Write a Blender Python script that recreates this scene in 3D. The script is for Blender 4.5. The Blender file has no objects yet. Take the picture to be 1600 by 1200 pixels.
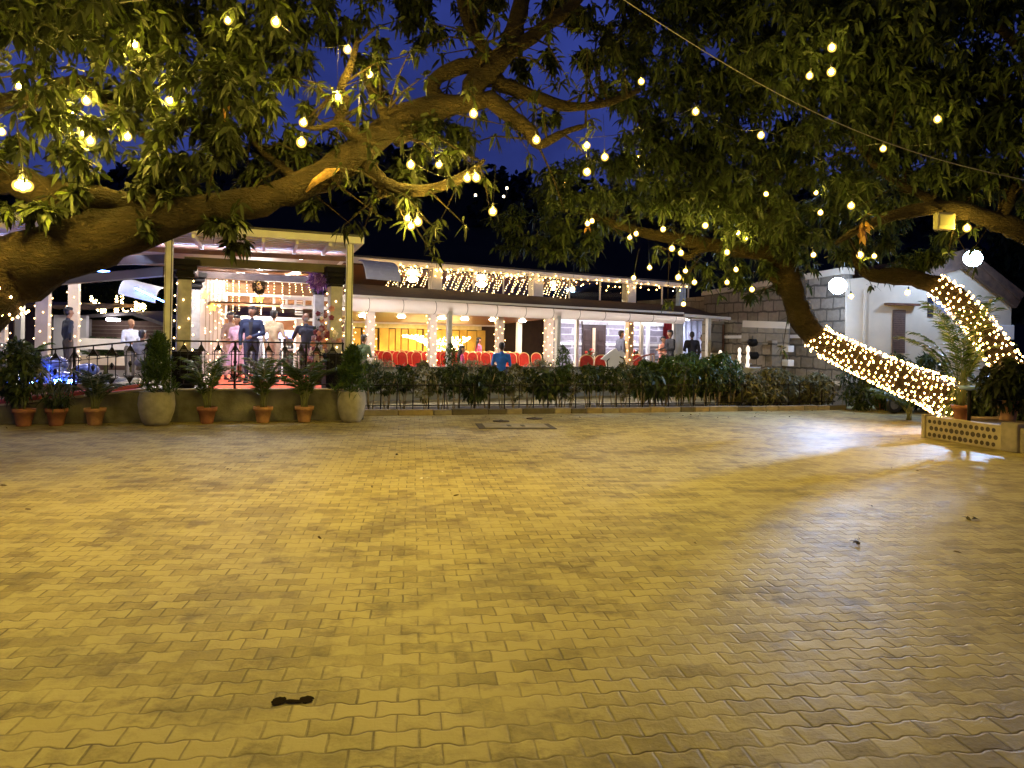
import bpy, math, random
import numpy as np
from mathutils import Vector, Matrix

rnd = random.Random(11)
rng = np.random.default_rng(5)
D2R = math.radians
scene = bpy.context.scene
COL = scene.collection

# ---------------------------------------------------------------- camera model
ROLL = D2R(1.1); CR, SR = math.cos(ROLL), math.sin(ROLL)
FPX, CAMH, CX, CY = 1180.0, 1.65, 800.0, 530.0     # focal length in photo pixels, eye height, principal point

def at(px, py, d):
    """point seen at photo pixel (px, py), d metres ahead of the camera"""
    u, v = px - CX, CY - py
    return Vector((d * (u * CR - v * SR) / FPX, d, CAMH + d * (u * SR + v * CR) / FPX))

def atz(px, py, z=0.0):
    u, v = px - CX, CY - py
    return at(px, py, (z - CAMH) * FPX / (u * SR + v * CR))

cam_data = bpy.data.cameras.new('camera')
cam = bpy.data.objects.new('camera', cam_data)
COL.objects.link(cam)
cam_data.sensor_fit = 'HORIZONTAL'
cam_data.sensor_width = 36.0
cam_data.lens = 36.0 * FPX / 1600.0
cam_data.shift_y = -(600.0 - CY) / 1600.0
cam_data.clip_start = 0.05
cam_data.clip_end = 600.0
cam.matrix_world = Matrix(((CR, -SR, 0, 0), (0, 0, -1, 0), (SR, CR, 0, CAMH), (0, 0, 0, 1)))
scene.camera = cam

class Frame:
    """a horizontal building grid: s runs along a front, t goes away from the camera"""
    def __init__(self, ox, oy, deg):
        self.o = Vector((ox, oy, 0)); self.th = D2R(deg)
        self.a = Vector((math.cos(self.th), math.sin(self.th), 0)); self.n = Vector((-math.sin(self.th), math.cos(self.th), 0))
    def P(self, s, t, z=0.0):
        return self.o + self.a * s + self.n * t + Vector((0, 0, z))
    def ray(self, px, py, t):
        a = at(px, py, 1.0); a0 = Vector((a.x, a.y, 0))
        d = (t + self.n.dot(self.o)) / self.n.dot(a0)
        p = at(px, py, d); q = p - self.o
        return q.dot(self.a), p.z
    def local(self, p):
        q = Vector((p[0], p[1], 0)) - self.o
        return q.dot(self.a), q.dot(self.n)

FA = Frame(-4.83, 14.35, 18)      # pavilion, retaining wall, kerb
FB = Frame(-4.02, 18.99, 29)      # hall

# ---------------------------------------------------------------- mesh builder
class MB:
    def __init__(self):
        self.v = []; self.f = []; self.m = []; self.s = []
    def add(self, vs, fs, m=0, smooth=False):
        b = len(self.v)
        self.v.extend([tuple(p) for p in vs])
        for f in fs:
            self.f.append(tuple(i + b for i in f)); self.m.append(m); self.s.append(smooth)
        return self
    def box(self, c, size, ang=0.0, m=0, R=None):
        c = Vector(c); hx, hy, hz = size[0] / 2, size[1] / 2, size[2] / 2
        if R is None: R = Matrix.Rotation(ang, 3, 'Z')
        vs = [c + R @ Vector((x, y, z)) for z in (-hz, hz) for x, y in ((-hx, -hy), (hx, -hy), (hx, hy), (-hx, hy))]
        return self.add(vs, [(3, 2, 1, 0), (4, 5, 6, 7), (0, 1, 5, 4), (1, 2, 6, 5), (2, 3, 7, 6), (3, 0, 4, 7)], m)
    def fbox(self, fr, s0, s1, t0, t1, z0, z1, m=0, zr=None):
        """box in a frame; zr = (z0, z1) at the s1 end when it slopes"""
        a0, a1 = zr if zr else (z0, z1)
        vs = [fr.P(s0, t0, z0), fr.P(s1, t0, a0), fr.P(s1, t1, a0), fr.P(s0, t1, z0),
              fr.P(s0, t0, z1), fr.P(s1, t0, a1), fr.P(s1, t1, a1), fr.P(s0, t1, z1)]
        return self.add(vs, [(3, 2, 1, 0), (4, 5, 6, 7), (0, 1, 5, 4), (1, 2, 6, 5), (2, 3, 7, 6), (3, 0, 4, 7)], m)
    def bar(self, p, q, w, h=None, m=0):
        """square bar between two points"""
        p, q = Vector(p), Vector(q); d = q - p; L = d.length
        if L < 1e-6: return self
        z = d.normalized(); x = z.cross(Vector((0, 0, 1)))
        if x.length < 1e-3: x = Vector((1, 0, 0))
        x.normalize(); y = z.cross(x)
        R = Matrix((x, y, z)).transposed()
        return self.box((p + q) / 2, (w, h or w, L), m=m, R=R)
    def tube(self, pts, rad, n=8, m=0, cap=True, smooth=True, jit=0.0, rg=None):
        pts = [Vector(p) for p in pts]
        if not isinstance(rad, (list, tuple)): rad = [rad] * len(pts)
        vs = []; up = None
        for i, p in enumerate(pts):
            d = (pts[min(i + 1, len(pts) - 1)] - pts[max(i - 1, 0)])
            d = d.normalized() if d.length > 1e-9 else Vector((0, 0, 1))
            if up is None:
                up = d.cross(Vector((0.3, 0.2, 1))).normalized() if abs(d.z) < .95 else d.cross(Vector((1, 0, 0))).normalized()
            x = (up - d * up.dot(d)).normalized(); up = x; y = d.cross(x)
            for k in range(n):
                a = 2 * math.pi * k / n
                r = rad[i] * (1 + (rg.uniform(-jit, jit) if rg else 0))
                vs.append(p + x * (r * math.cos(a)) + y * (r * math.sin(a)))
        fs = []
        for i in range(len(pts) - 1):
            for k in range(n):
                fs.append((i * n + k, i * n + (k + 1) % n, (i + 1) * n + (k + 1) % n, (i + 1) * n + k))
        self.add(vs, fs, m, smooth)
        if cap:
            b = len(self.v) - len(vs)
            self.f.append(tuple(b + k for k in range(n - 1, -1, -1))); self.m.append(m); self.s.append(False)
            e = b + (len(pts) - 1) * n
            self.f.append(tuple(e + k for k in range(n))); self.m.append(m); self.s.append(False)
        return self
    def lathe(self, c, prof, n=16, m=0, smooth=True, sx=1, sy=1, wob=0.0):
        c = Vector(c); vs = []; fs = []
        for r, z in prof:
            for k in range(n):
                a = 2 * math.pi * k / n; rr = r * (1 + wob * math.sin(3 * a + z * 7))
                vs.append(c + Vector((rr * math.cos(a) * sx, rr * math.sin(a) * sy, z)))
        for i in range(len(prof) - 1):
            for k in range(n):
                fs.append((i * n + k, i * n + (k + 1) % n, (i + 1) * n + (k + 1) % n, (i + 1) * n + k))
        fs.append(tuple(range(n - 1, -1, -1))); e = (len(prof) - 1) * n
        fs.append(tuple(range(e, e + n)))
        return self.add(vs, fs, m, smooth)
    def ball(self, c, r, n=10, m=0, rings=6):
        if not isinstance(r, (list, tuple)): r = (r, r, r)
        c = Vector(c); vs = [c + Vector((0, 0, -r[2]))]; fs = []
        for i in range(1, rings):
            th = math.pi * i / rings
            for k in range(n):
                a = 2 * math.pi * k / n
                vs.append(c + Vector((r[0] * math.sin(th) * math.cos(a), r[1] * math.sin(th) * math.sin(a), -r[2] * math.cos(th))))
        vs.append(c + Vector((0, 0, r[2]))); top = len(vs) - 1
        for k in range(n): fs.append((0, 1 + (k + 1) % n, 1 + k))
        for i in range(rings - 2):
            for k in range(n):
                a = 1 + i * n
                fs.append((a + k, a + (k + 1) % n, a + n + (k + 1) % n, a + n + k))
        a = 1 + (rings - 2) * n
        for k in range(n): fs.append((a + k, a + (k + 1) % n, top))
        return self.add(vs, fs, m, True)
    def octa(self, c, r, m=0):
        c = Vector(c)
        vs = [c + Vector(q) * r for q in ((1, 0, 0), (0, 1, 0), (-1, 0, 0), (0, -1, 0), (0, 0, 1.15), (0, 0, -1.15))]
        return self.add(vs, [(0, 1, 4), (1, 2, 4), (2, 3, 4), (3, 0, 4), (1, 0, 5), (2, 1, 5), (3, 2, 5), (0, 3, 5)], m, True)
    def poly_prism(self, pts, off, m=0):
        """flat polygon (3-D points) given a thickness by the vector off"""
        n = len(pts); off = Vector(off); pts = [Vector(p) for p in pts]
        vs = pts + [p + off for p in pts]
        fs = [tuple(range(n)), tuple(range(2 * n - 1, n - 1, -1))] + [(i + n, (i + 1) % n + n, (i + 1) % n, i) for i in range(n)]
        return self.add(vs, fs, m)
    def build(self, name, mats, parent=None, bevel=0.0):
        off = OFF.get(parent.name, Vector((0, 0, 0))) if parent else Vector((0, 0, 0))
        me = bpy.data.meshes.new(name)
        me.from_pydata([(p[0] - off.x, p[1] - off.y, p[2] - off.z) for p in self.v], [], self.f)
        if not isinstance(mats, (list, tuple)): mats = [mats]
        for q in mats: me.materials.append(q)
        me.polygons.foreach_set('material_index', self.m)
        me.polygons.foreach_set('use_smooth', self.s)
        me.update()
        return link(name, me, parent, bevel)

OFF = {}
def link(name, me, parent=None, bevel=0.0):
    o = bpy.data.objects.new(name, me); COL.objects.link(o)
    if parent:
        o.parent = parent; OFF[o.name] = OFF.get(parent.name, Vector((0, 0, 0)))
    if bevel:
        b = o.modifiers.new('bevel', 'BEVEL'); b.width = bevel; b.segments = 2; b.limit_method = 'ANGLE'
    return o

def tag(o, label, cat, group=None, kind=None):
    if label: o['label'] = label
    if cat: o['category'] = cat
    if group: o['group'] = group
    if kind: o['kind'] = kind
    return o
def thing(name, label, cat, loc=(0, 0, 0), group=None):
    """an Empty at the thing's base; meshes built under it keep world coordinates"""
    o = bpy.data.objects.new(name, None); COL.objects.link(o)
    o.empty_display_size = .1
    o.location = loc; OFF[o.name] = Vector(loc)
    return tag(o, label, cat, group)
def struct(o):
    o['kind'] = 'structure'; return o
def copy_tree(o, parent=None):
    c = o.copy(); COL.objects.link(c)
    if parent: c.parent = parent
    for ch in list(o.children): copy_tree(ch, c)
    return c
def place(root, loc, rz=0.0, sc=1.0, label=None, group=None):
    c = copy_tree(root); c.location = loc; c.rotation_euler = (0, 0, rz); c.scale = (sc,) * 3 if not isinstance(sc, (tuple, list)) else sc
    if label: c['label'] = label
    if group: c['group'] = group
    return c

# ---------------------------------------------------------------- materials
def new_mat(name):
    m = bpy.data.materials.new(name); m.use_nodes = True
    return m, m.node_tree, m.node_tree.nodes['Principled BSDF']
def N(nt, kind, **kw):
    n = nt.nodes.new(kind)
    for k, v in kw.items(): setattr(n, k, v)
    return n
def M(name, col, rough=.6, metal=0.0, var=.18, scale=6.0, bump=0.0, bscale=40.0, spec=.5, detail=4.0, col2=None, alpha=None):
    """procedural surface: noise-varied colour and roughness, optional bump"""
    m, nt, b = new_mat(name); L = nt.links
    tc = N(nt, 'ShaderNodeTexCoord')
    nz = N(nt, 'ShaderNodeTexNoise'); nz.inputs['Scale'].default_value = scale; nz.inputs['Detail'].default_value = detail
    L.new(tc.outputs['Object'], nz.inputs['Vector'])
    rp = N(nt, 'ShaderNodeValToRGB')
    a = [max(0, c * (1 - var)) for c in col]; z = col2 if col2 else [min(1, c * (1 + var)) for c in col]
    rp.color_ramp.elements[0].position = .3; rp.color_ramp.elements[1].position = .7
    rp.color_ramp.elements[0].color = (*a, 1); rp.color_ramp.elements[1].color = (*z, 1)
    L.new(nz.outputs['Fac'], rp.inputs['Fac']); L.new(rp.outputs['Color'], b.inputs['Base Color'])
    mr = N(nt, 'ShaderNodeMapRange'); mr.inputs['To Min'].default_value = max(.03, rough - .1); mr.inputs['To Max'].default_value = min(1, rough + .1)
    L.new(nz.outputs['Fac'], mr.inputs['Value']); L.new(mr.outputs['Result'], b.inputs['Roughness'])
    b.inputs['Metallic'].default_value = metal
    b.inputs['Specular IOR Level'].default_value = spec
    if bump:
        n2 = N(nt, 'ShaderNodeTexNoise'); n2.inputs['Scale'].default_value = bscale; n2.inputs['Detail'].default_value = 6
        L.new(tc.outputs['Object'], n2.inputs['Vector'])
        bp = N(nt, 'ShaderNodeBump'); bp.inputs['Strength'].default_value = bump; bp.inputs['Distance'].default_value = .02
        L.new(n2.outputs['Fac'], bp.inputs['Height']); L.new(bp.outputs['Normal'], b.inputs['Normal'])
    return m
def emit(name, col, strength, sample=True):
    m, nt, b = new_mat(name)
    b.inputs['Base Color'].default_value = (*[min(1, c) for c in col], 1)
    b.inputs['Roughness'].default_value = .4
    b.inputs['Emission Color'].default_value = (*col, 1)
    b.inputs['Emission Strength'].default_value = strength
    if not sample: m.cycles.emission_sampling = 'NONE'
    return m
def glass(name, tint=(.9, .95, 1), refl=.12):
    m = bpy.data.materials.new(name); m.use_nodes = True; nt = m.node_tree; nt.nodes.clear()
    o = N(nt, 'ShaderNodeOutputMaterial'); mx = N(nt, 'ShaderNodeMixShader'); t = N(nt, 'ShaderNodeBsdfTransparent'); g = N(nt, 'ShaderNodeBsdfGlossy')
    t.inputs['Color'].default_value = (*tint, 1); g.inputs['Roughness'].default_value = .03; mx.inputs['Fac'].default_value = refl
    nt.links.new(t.outputs[0], mx.inputs[1]); nt.links.new(g.outputs[0], mx.inputs[2]); nt.links.new(mx.outputs[0], o.inputs['Surface'])
    return m
def leaf_mat(name, c0, c1, trans=.35, rough=.45, c2=None):
    """leaves: colour varies from leaf to leaf, some light passes through"""
    m, nt, b = new_mat(name); L = nt.links
    g = N(nt, 'ShaderNodeNewGeometry'); rp = N(nt, 'ShaderNodeValToRGB')
    rp.color_ramp.elements[0].color = (*c0, 1); rp.color_ramp.elements[1].color = (*c1, 1)
    rp.color_ramp.elements[1].position = .85
    if c2:
        e = rp.color_ramp.elements.new(.97); e.color = (*c2, 1)
    L.new(g.outputs['Random Per Island'], rp.inputs['Fac']); L.new(rp.outputs['Color'], b.inputs['Base Color'])
    b.inputs['Roughness'].default_value = rough; b.inputs['Specular IOR Level'].default_value = .25
    t = N(nt, 'ShaderNodeBsdfTranslucent'); L.new(rp.outputs['Color'], t.inputs['Color'])
    mx = N(nt, 'ShaderNodeMixShader'); mx.inputs['Fac'].default_value = trans
    out = nt.nodes['Material Output']
    L.new(b.outputs[0], mx.inputs[1]); L.new(t.outputs[0], mx.inputs[2]); L.new(mx.outputs[0], out.inputs['Surface'])
    return m
def stone_mat(name, c0, c1, mortar, bw=.55, bh=.28, msize=.018, bump=.5, off=.5, vert='xy'):
    """coursed stone blocks; coordinates run along the wall (rotated frame) and up"""
    m, nt, b = new_mat(name); L = nt.links
    g = N(nt, 'ShaderNodeNewGeometry'); sp = N(nt, 'ShaderNodeSeparateXYZ'); L.new(g.outputs['Position'], sp.inputs[0])
    ad = N(nt, 'ShaderNodeMath', operation='SUBTRACT'); L.new(sp.outputs['X'], ad.inputs[0]); 
    ml = N(nt, 'ShaderNodeMath', operation='MULTIPLY'); ml.inputs[1].default_value = 1.0 if vert == 'xy' else 0.0
    L.new(sp.outputs['Y'], ml.inputs[0]); L.new(ml.outputs[0], ad.inputs[1])
    cb = N(nt, 'ShaderNodeCombineXYZ'); L.new(ad.outputs[0], cb.inputs['X']); L.new(sp.outputs['Z'], cb.inputs['Y'])
    nz = N(nt, 'ShaderNodeTexNoise'); nz.inputs['Scale'].default_value = 3; nz.inputs['Detail'].default_value = 3; L.new(cb.outputs[0], nz.inputs['Vector'])
    va = N(nt, 'ShaderNodeVectorMath', operation='SCALE'); va.inputs['Scale'].default_value = .11; L.new(nz.outputs['Color'], va.inputs[0])
    vs = N(nt, 'ShaderNodeVectorMath', operation='ADD'); L.new(cb.outputs[0], vs.inputs[0]); L.new(va.outputs[0], vs.inputs[1])
    br = N(nt, 'ShaderNodeTexBrick', offset=off, squash=1.0)
    br.inputs['Scale'].default_value = 1; br.inputs['Brick Width'].default_value = bw; br.inputs['Row Height'].default_value = bh
    br.inputs['Mortar Size'].default_value = msize; br.inputs['Mortar Smooth'].default_value = .3; br.inputs['Bias'].default_value = 0
    br.inputs['Color1'].default_value = (*c0, 1); br.inputs['Color2'].default_value = (*c1, 1); br.inputs['Mortar'].default_value = (*mortar, 1)
    L.new(vs.outputs[0], br.inputs['Vector'])
    n2 = N(nt, 'ShaderNodeTexNoise'); n2.inputs['Scale'].default_value = 9; n2.inputs['Detail'].default_value = 8; L.new(g.outputs['Position'], n2.inputs['Vector'])
    mx = N(nt, 'ShaderNodeMix', data_type='RGBA', blend_type='MULTIPLY'); mx.inputs['Factor'].default_value = .7
    mr = N(nt, 'ShaderNodeMapRange'); mr.inputs['To Min'].default_value = .45; mr.inputs['To Max'].default_value = 1.35; L.new(n2.outputs['Fac'], mr.inputs['Value'])
    L.new(br.outputs['Color'], mx.inputs['A']); L.new(mr.outputs['Result'], mx.inputs['B'])
    L.new(mx.outputs['Result'], b.inputs['Base Color']); b.inputs['Roughness'].default_value = .85
    hh = N(nt, 'ShaderNodeMath', operation='MULTIPLY_ADD'); hh.inputs[1].default_value = -1.6; L.new(br.outputs['Fac'], hh.inputs[0]); L.new(n2.outputs['Fac'], hh.inputs[2])
    bp = N(nt, 'ShaderNodeBump'); bp.inputs['Strength'].default_value = bump; bp.inputs['Distance'].default_value = .05
    L.new(hh.outputs[0], bp.inputs['Height']); L.new(bp.outputs['Normal'], b.inputs['Normal'])
    return m

WARM = (1.0, .71, .09)
def bark_mat():
    m, nt, b = new_mat('mango_bark'); L = nt.links
    g = N(nt, 'ShaderNodeNewGeometry'); mp = N(nt, 'ShaderNodeMapping'); mp.inputs['Scale'].default_value = (7, 9, 16); L.new(g.outputs['Position'], mp.inputs['Vector'])
    n1 = N(nt, 'ShaderNodeTexNoise'); n1.inputs['Scale'].default_value = 1.0; n1.inputs['Detail'].default_value = 10; n1.inputs['Roughness'].default_value = .68; n1.inputs['Distortion'].default_value = .8; L.new(mp.outputs[0], n1.inputs['Vector'])
    vo = N(nt, 'ShaderNodeTexVoronoi', feature='DISTANCE_TO_EDGE'); vo.inputs['Scale'].default_value = 1.5; vo.inputs['Randomness'].default_value = 1
    vm = N(nt, 'ShaderNodeVectorMath', operation='ADD'); L.new(mp.outputs[0], vm.inputs[0]); L.new(n1.outputs['Color'], vm.inputs[1]); L.new(vm.outputs[0], vo.inputs['Vector'])
    n2 = N(nt, 'ShaderNodeTexNoise'); n2.inputs['Scale'].default_value = 2.2; n2.inputs['Detail'].default_value = 5; L.new(g.outputs['Position'], n2.inputs['Vector'])
    rp = N(nt, 'ShaderNodeValToRGB'); rp.color_ramp.elements[0].position = .32; rp.color_ramp.elements[0].color = (.008, .005, .003, 1); rp.color_ramp.elements[1].position = .74; rp.color_ramp.elements[1].color = (.062, .042, .020, 1)
    e = rp.color_ramp.elements.new(.52); e.color = (.024, .016, .008, 1)
    ad = N(nt, 'ShaderNodeMath', operation='MULTIPLY_ADD'); ad.inputs[1].default_value = .45; L.new(n2.outputs['Fac'], ad.inputs[0])
    sc_ = N(nt, 'ShaderNodeMath', operation='MULTIPLY'); sc_.inputs[1].default_value = .6; L.new(n1.outputs['Fac'], sc_.inputs[0]); L.new(sc_.outputs[0], ad.inputs[2])
    L.new(ad.outputs[0], rp.inputs['Fac']); L.new(rp.outputs['Color'], b.inputs['Base Color']); b.inputs['Roughness'].default_value = .9; b.inputs['Specular IOR Level'].default_value = .2
    mn = N(nt, 'ShaderNodeMath', operation='MINIMUM'); mn.inputs[1].default_value = .22; L.new(vo.outputs['Distance'], mn.inputs[0])
    hh = N(nt, 'ShaderNodeMath', operation='MULTIPLY_ADD'); hh.inputs[1].default_value = 2.2; L.new(mn.outputs[0], hh.inputs[0]); L.new(n1.outputs['Fac'], hh.inputs[2])
    bp = N(nt, 'ShaderNodeBump'); bp.inputs['Strength'].default_value = 1; bp.inputs['Distance'].default_value = .045; L.new(hh.outputs[0], bp.inputs['Height']); L.new(bp.outputs['Normal'], b.inputs['Normal'])
    return m
mat = dict(
    white=M('white_paint', (.78, .76, .70), .5, var=.06, scale=3),
    col_paint=M('column_paint', (.46, .40, .36), .6, var=.08, scale=4),
    post=M('greyed_steel_paint', (.60, .60, .55), .45, var=.12, scale=5),
    recess_shade=M('painted_recess_shade', (.05, .045, .035), .7),  # dark colour standing in for shade inside grooves and slots
    concrete=M('mossy_concrete', (.15, .14, .10), .9, var=.5, scale=2.6, bump=.5, bscale=25),
    plinth=M('grey_plaster', (.30, .31, .28), .85, var=.25, scale=2.5, bump=.2),
    granite=M('dark_granite', (.008, .007, .006), .7, var=.4, scale=18, bump=.1, spec=.15),
    stone_col=M('dressed_stone', (.34, .33, .30), .7, var=.18, scale=9, bump=.2),
    wood=M('brown_wood', (.13, .055, .025), .4, var=.35, scale=4),
    wood_dark=M('dark_wood', (.035, .02, .014), .45, var=.35, scale=5),
    iron=M('black_iron', (.012, .012, .013), .4, metal=.6, var=.3),
    carpet=M('orange_red_carpet', (.62, .10, .035), .95, var=.2, scale=12, bump=.2, bscale=120),
    pink_carpet=M('pink_carpet', (.62, .14, .17), .95, var=.15, scale=12),
    tile=M('brown_roof_tiles', (.075, .042, .024), .8, var=.45, scale=5, bump=.6, bscale=14),
    terracotta=M('terracotta', (.30, .12, .06), .8, var=.25, scale=9, bump=.15),
    terracotta_pale=M('pale_terracotta', (.42, .22, .10), .8, var=.25, scale=9, bump=.15),
    urn=M('grey_cement_urn', (.28, .26, .21), .85, var=.22, scale=7, bump=.35, bscale=18),
    soil=M('dark_soil', (.035, .026, .018), .95, var=.5, scale=12, bump=.6, bscale=30),
    plaster=M('cream_plaster', (.60, .51, .37), .85, var=.12, scale=1.4, bump=.06, bscale=14),
    plaster_beige=M('beige_plaster', (.33, .27, .17), .85, var=.14, scale=4, bump=.15, bscale=30),
    bark=bark_mat(),
    bark_pale=M('pale_stem', (.30, .25, .17), .9, var=.3, scale=14, bump=.3),
    black_plastic=M('black_plastic', (.02, .02, .02), .5),
    cable=M('grey_cable', (.22, .20, .16), .7),
    floor=M('cream_floor_tiles', (.48, .42, .34), .35, var=.1, scale=2),
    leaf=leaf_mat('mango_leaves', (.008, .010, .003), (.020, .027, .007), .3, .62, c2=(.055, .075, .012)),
    leaf_far=leaf_mat('brightened_mango_leaves', (.014, .020, .008), (.036, .052, .016), .3, .62, c2=(.035, .055, .015)),  # paler copy of the mango leaves, brighter crowns put into the colour
    leaf_hedge=leaf_mat('hedge_leaves', (.018, .034, .013), (.075, .105, .036), c2=(.20, .20, .10)),
    leaf_pale=leaf_mat('variegated_leaves', (.06, .07, .03), (.22, .21, .11), c2=(.34, .32, .2)),
    leaf_palm=leaf_mat('palm_leaflets', (.030, .06, .014), (.10, .15, .03)),
    leaf_thuja=leaf_mat('thuja_sprays', (.025, .055, .012), (.075, .12, .022)),
    leaf_brown=leaf_mat('dead_leaves', (.16, .07, .02), (.36, .20, .05), .2),
    hill_leaf=leaf_mat('hill_leaves', (.006, .008, .004), (.014, .018, .008), .1),
    fairy=emit('fairy_bulb', (1.0, .56, .15), 38.0),
    fairy_far=emit('fairy_bulb_far', (1.0, .66, .28), 26.0, False),
    bulb=emit('filament_bulb', WARM, 2050.0), bulb_dim=emit('dimmer_filament_bulb', WARM, 700.0), fairy_mid=emit('column_fairy_bulb', (1.0, .60, .22), 13.0), fairy_dim=emit('small_fairy_bulb', (1.0, .66, .30), 7.0),
    lamp_white=emit('downlight_disc', (1.0, .90, .80), 360.0),
    lamp_hall=emit('hall_downlight_disc', (1.0, .84, .62), 260.0),
    lamp_cool=emit('cool_downlight_disc', (.78, .76, 1.0), 170.0),
    blue_led=emit('blue_led', (.08, .20, 1.0), 150.0), blue_strip=emit('blue_strip', (.10, .24, 1.0), 26.0), soft_led=emit('pale_blue_strip', (.55, .62, 1.0), 80.0),
    flood=emit('cold_floodlight_face', (.42, .60, 1.0), 165.0),
)
# ---------------------------------------------------------------- sky
w = bpy.data.worlds.new('World'); scene.world = w; w.use_nodes = True
nt = w.node_tree; L = nt.links; bg = nt.nodes['Background']
tc = N(nt, 'ShaderNodeTexCoord'); sp = N(nt, 'ShaderNodeSeparateXYZ'); L.new(tc.outputs['Generated'], sp.inputs[0])
rp = N(nt, 'ShaderNodeValToRGB')
rp.color_ramp.elements[0].position = 0.0; rp.color_ramp.elements[0].color = (.020, .029, .135, 1)
rp.color_ramp.elements[1].position = .62; rp.color_ramp.elements[1].color = (.003, .006, .04, 1)
e = rp.color_ramp.elements.new(.40); e.color = (.016, .025, .135, 1)
L.new(sp.outputs['Z'], rp.inputs['Fac'])
nz = N(nt, 'ShaderNodeTexNoise'); nz.inputs['Scale'].default_value = 3.2; nz.inputs['Detail'].default_value = 6; nz.inputs['Roughness'].default_value = .6
L.new(tc.outputs['Generated'], nz.inputs['Vector'])
mr = N(nt, 'ShaderNodeMapRange'); mr.inputs['From Min'].default_value = .42; mr.inputs['From Max'].default_value = .68
L.new(nz.outputs['Fac'], mr.inputs['Value'])
mr.inputs['To Min'].default_value = 1.0; mr.inputs['To Max'].default_value = 1.9
mx = N(nt, 'ShaderNodeMix', data_type='RGBA', blend_type='MULTIPLY'); mx.inputs['Factor'].default_value = 1.0
L.new(rp.outputs['Color'], mx.inputs['A']); L.new(mr.outputs['Result'], mx.inputs['B'])
L.new(mx.outputs['Result'], bg.inputs['Color']); bg.inputs['Strength'].default_value = 1.0

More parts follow.
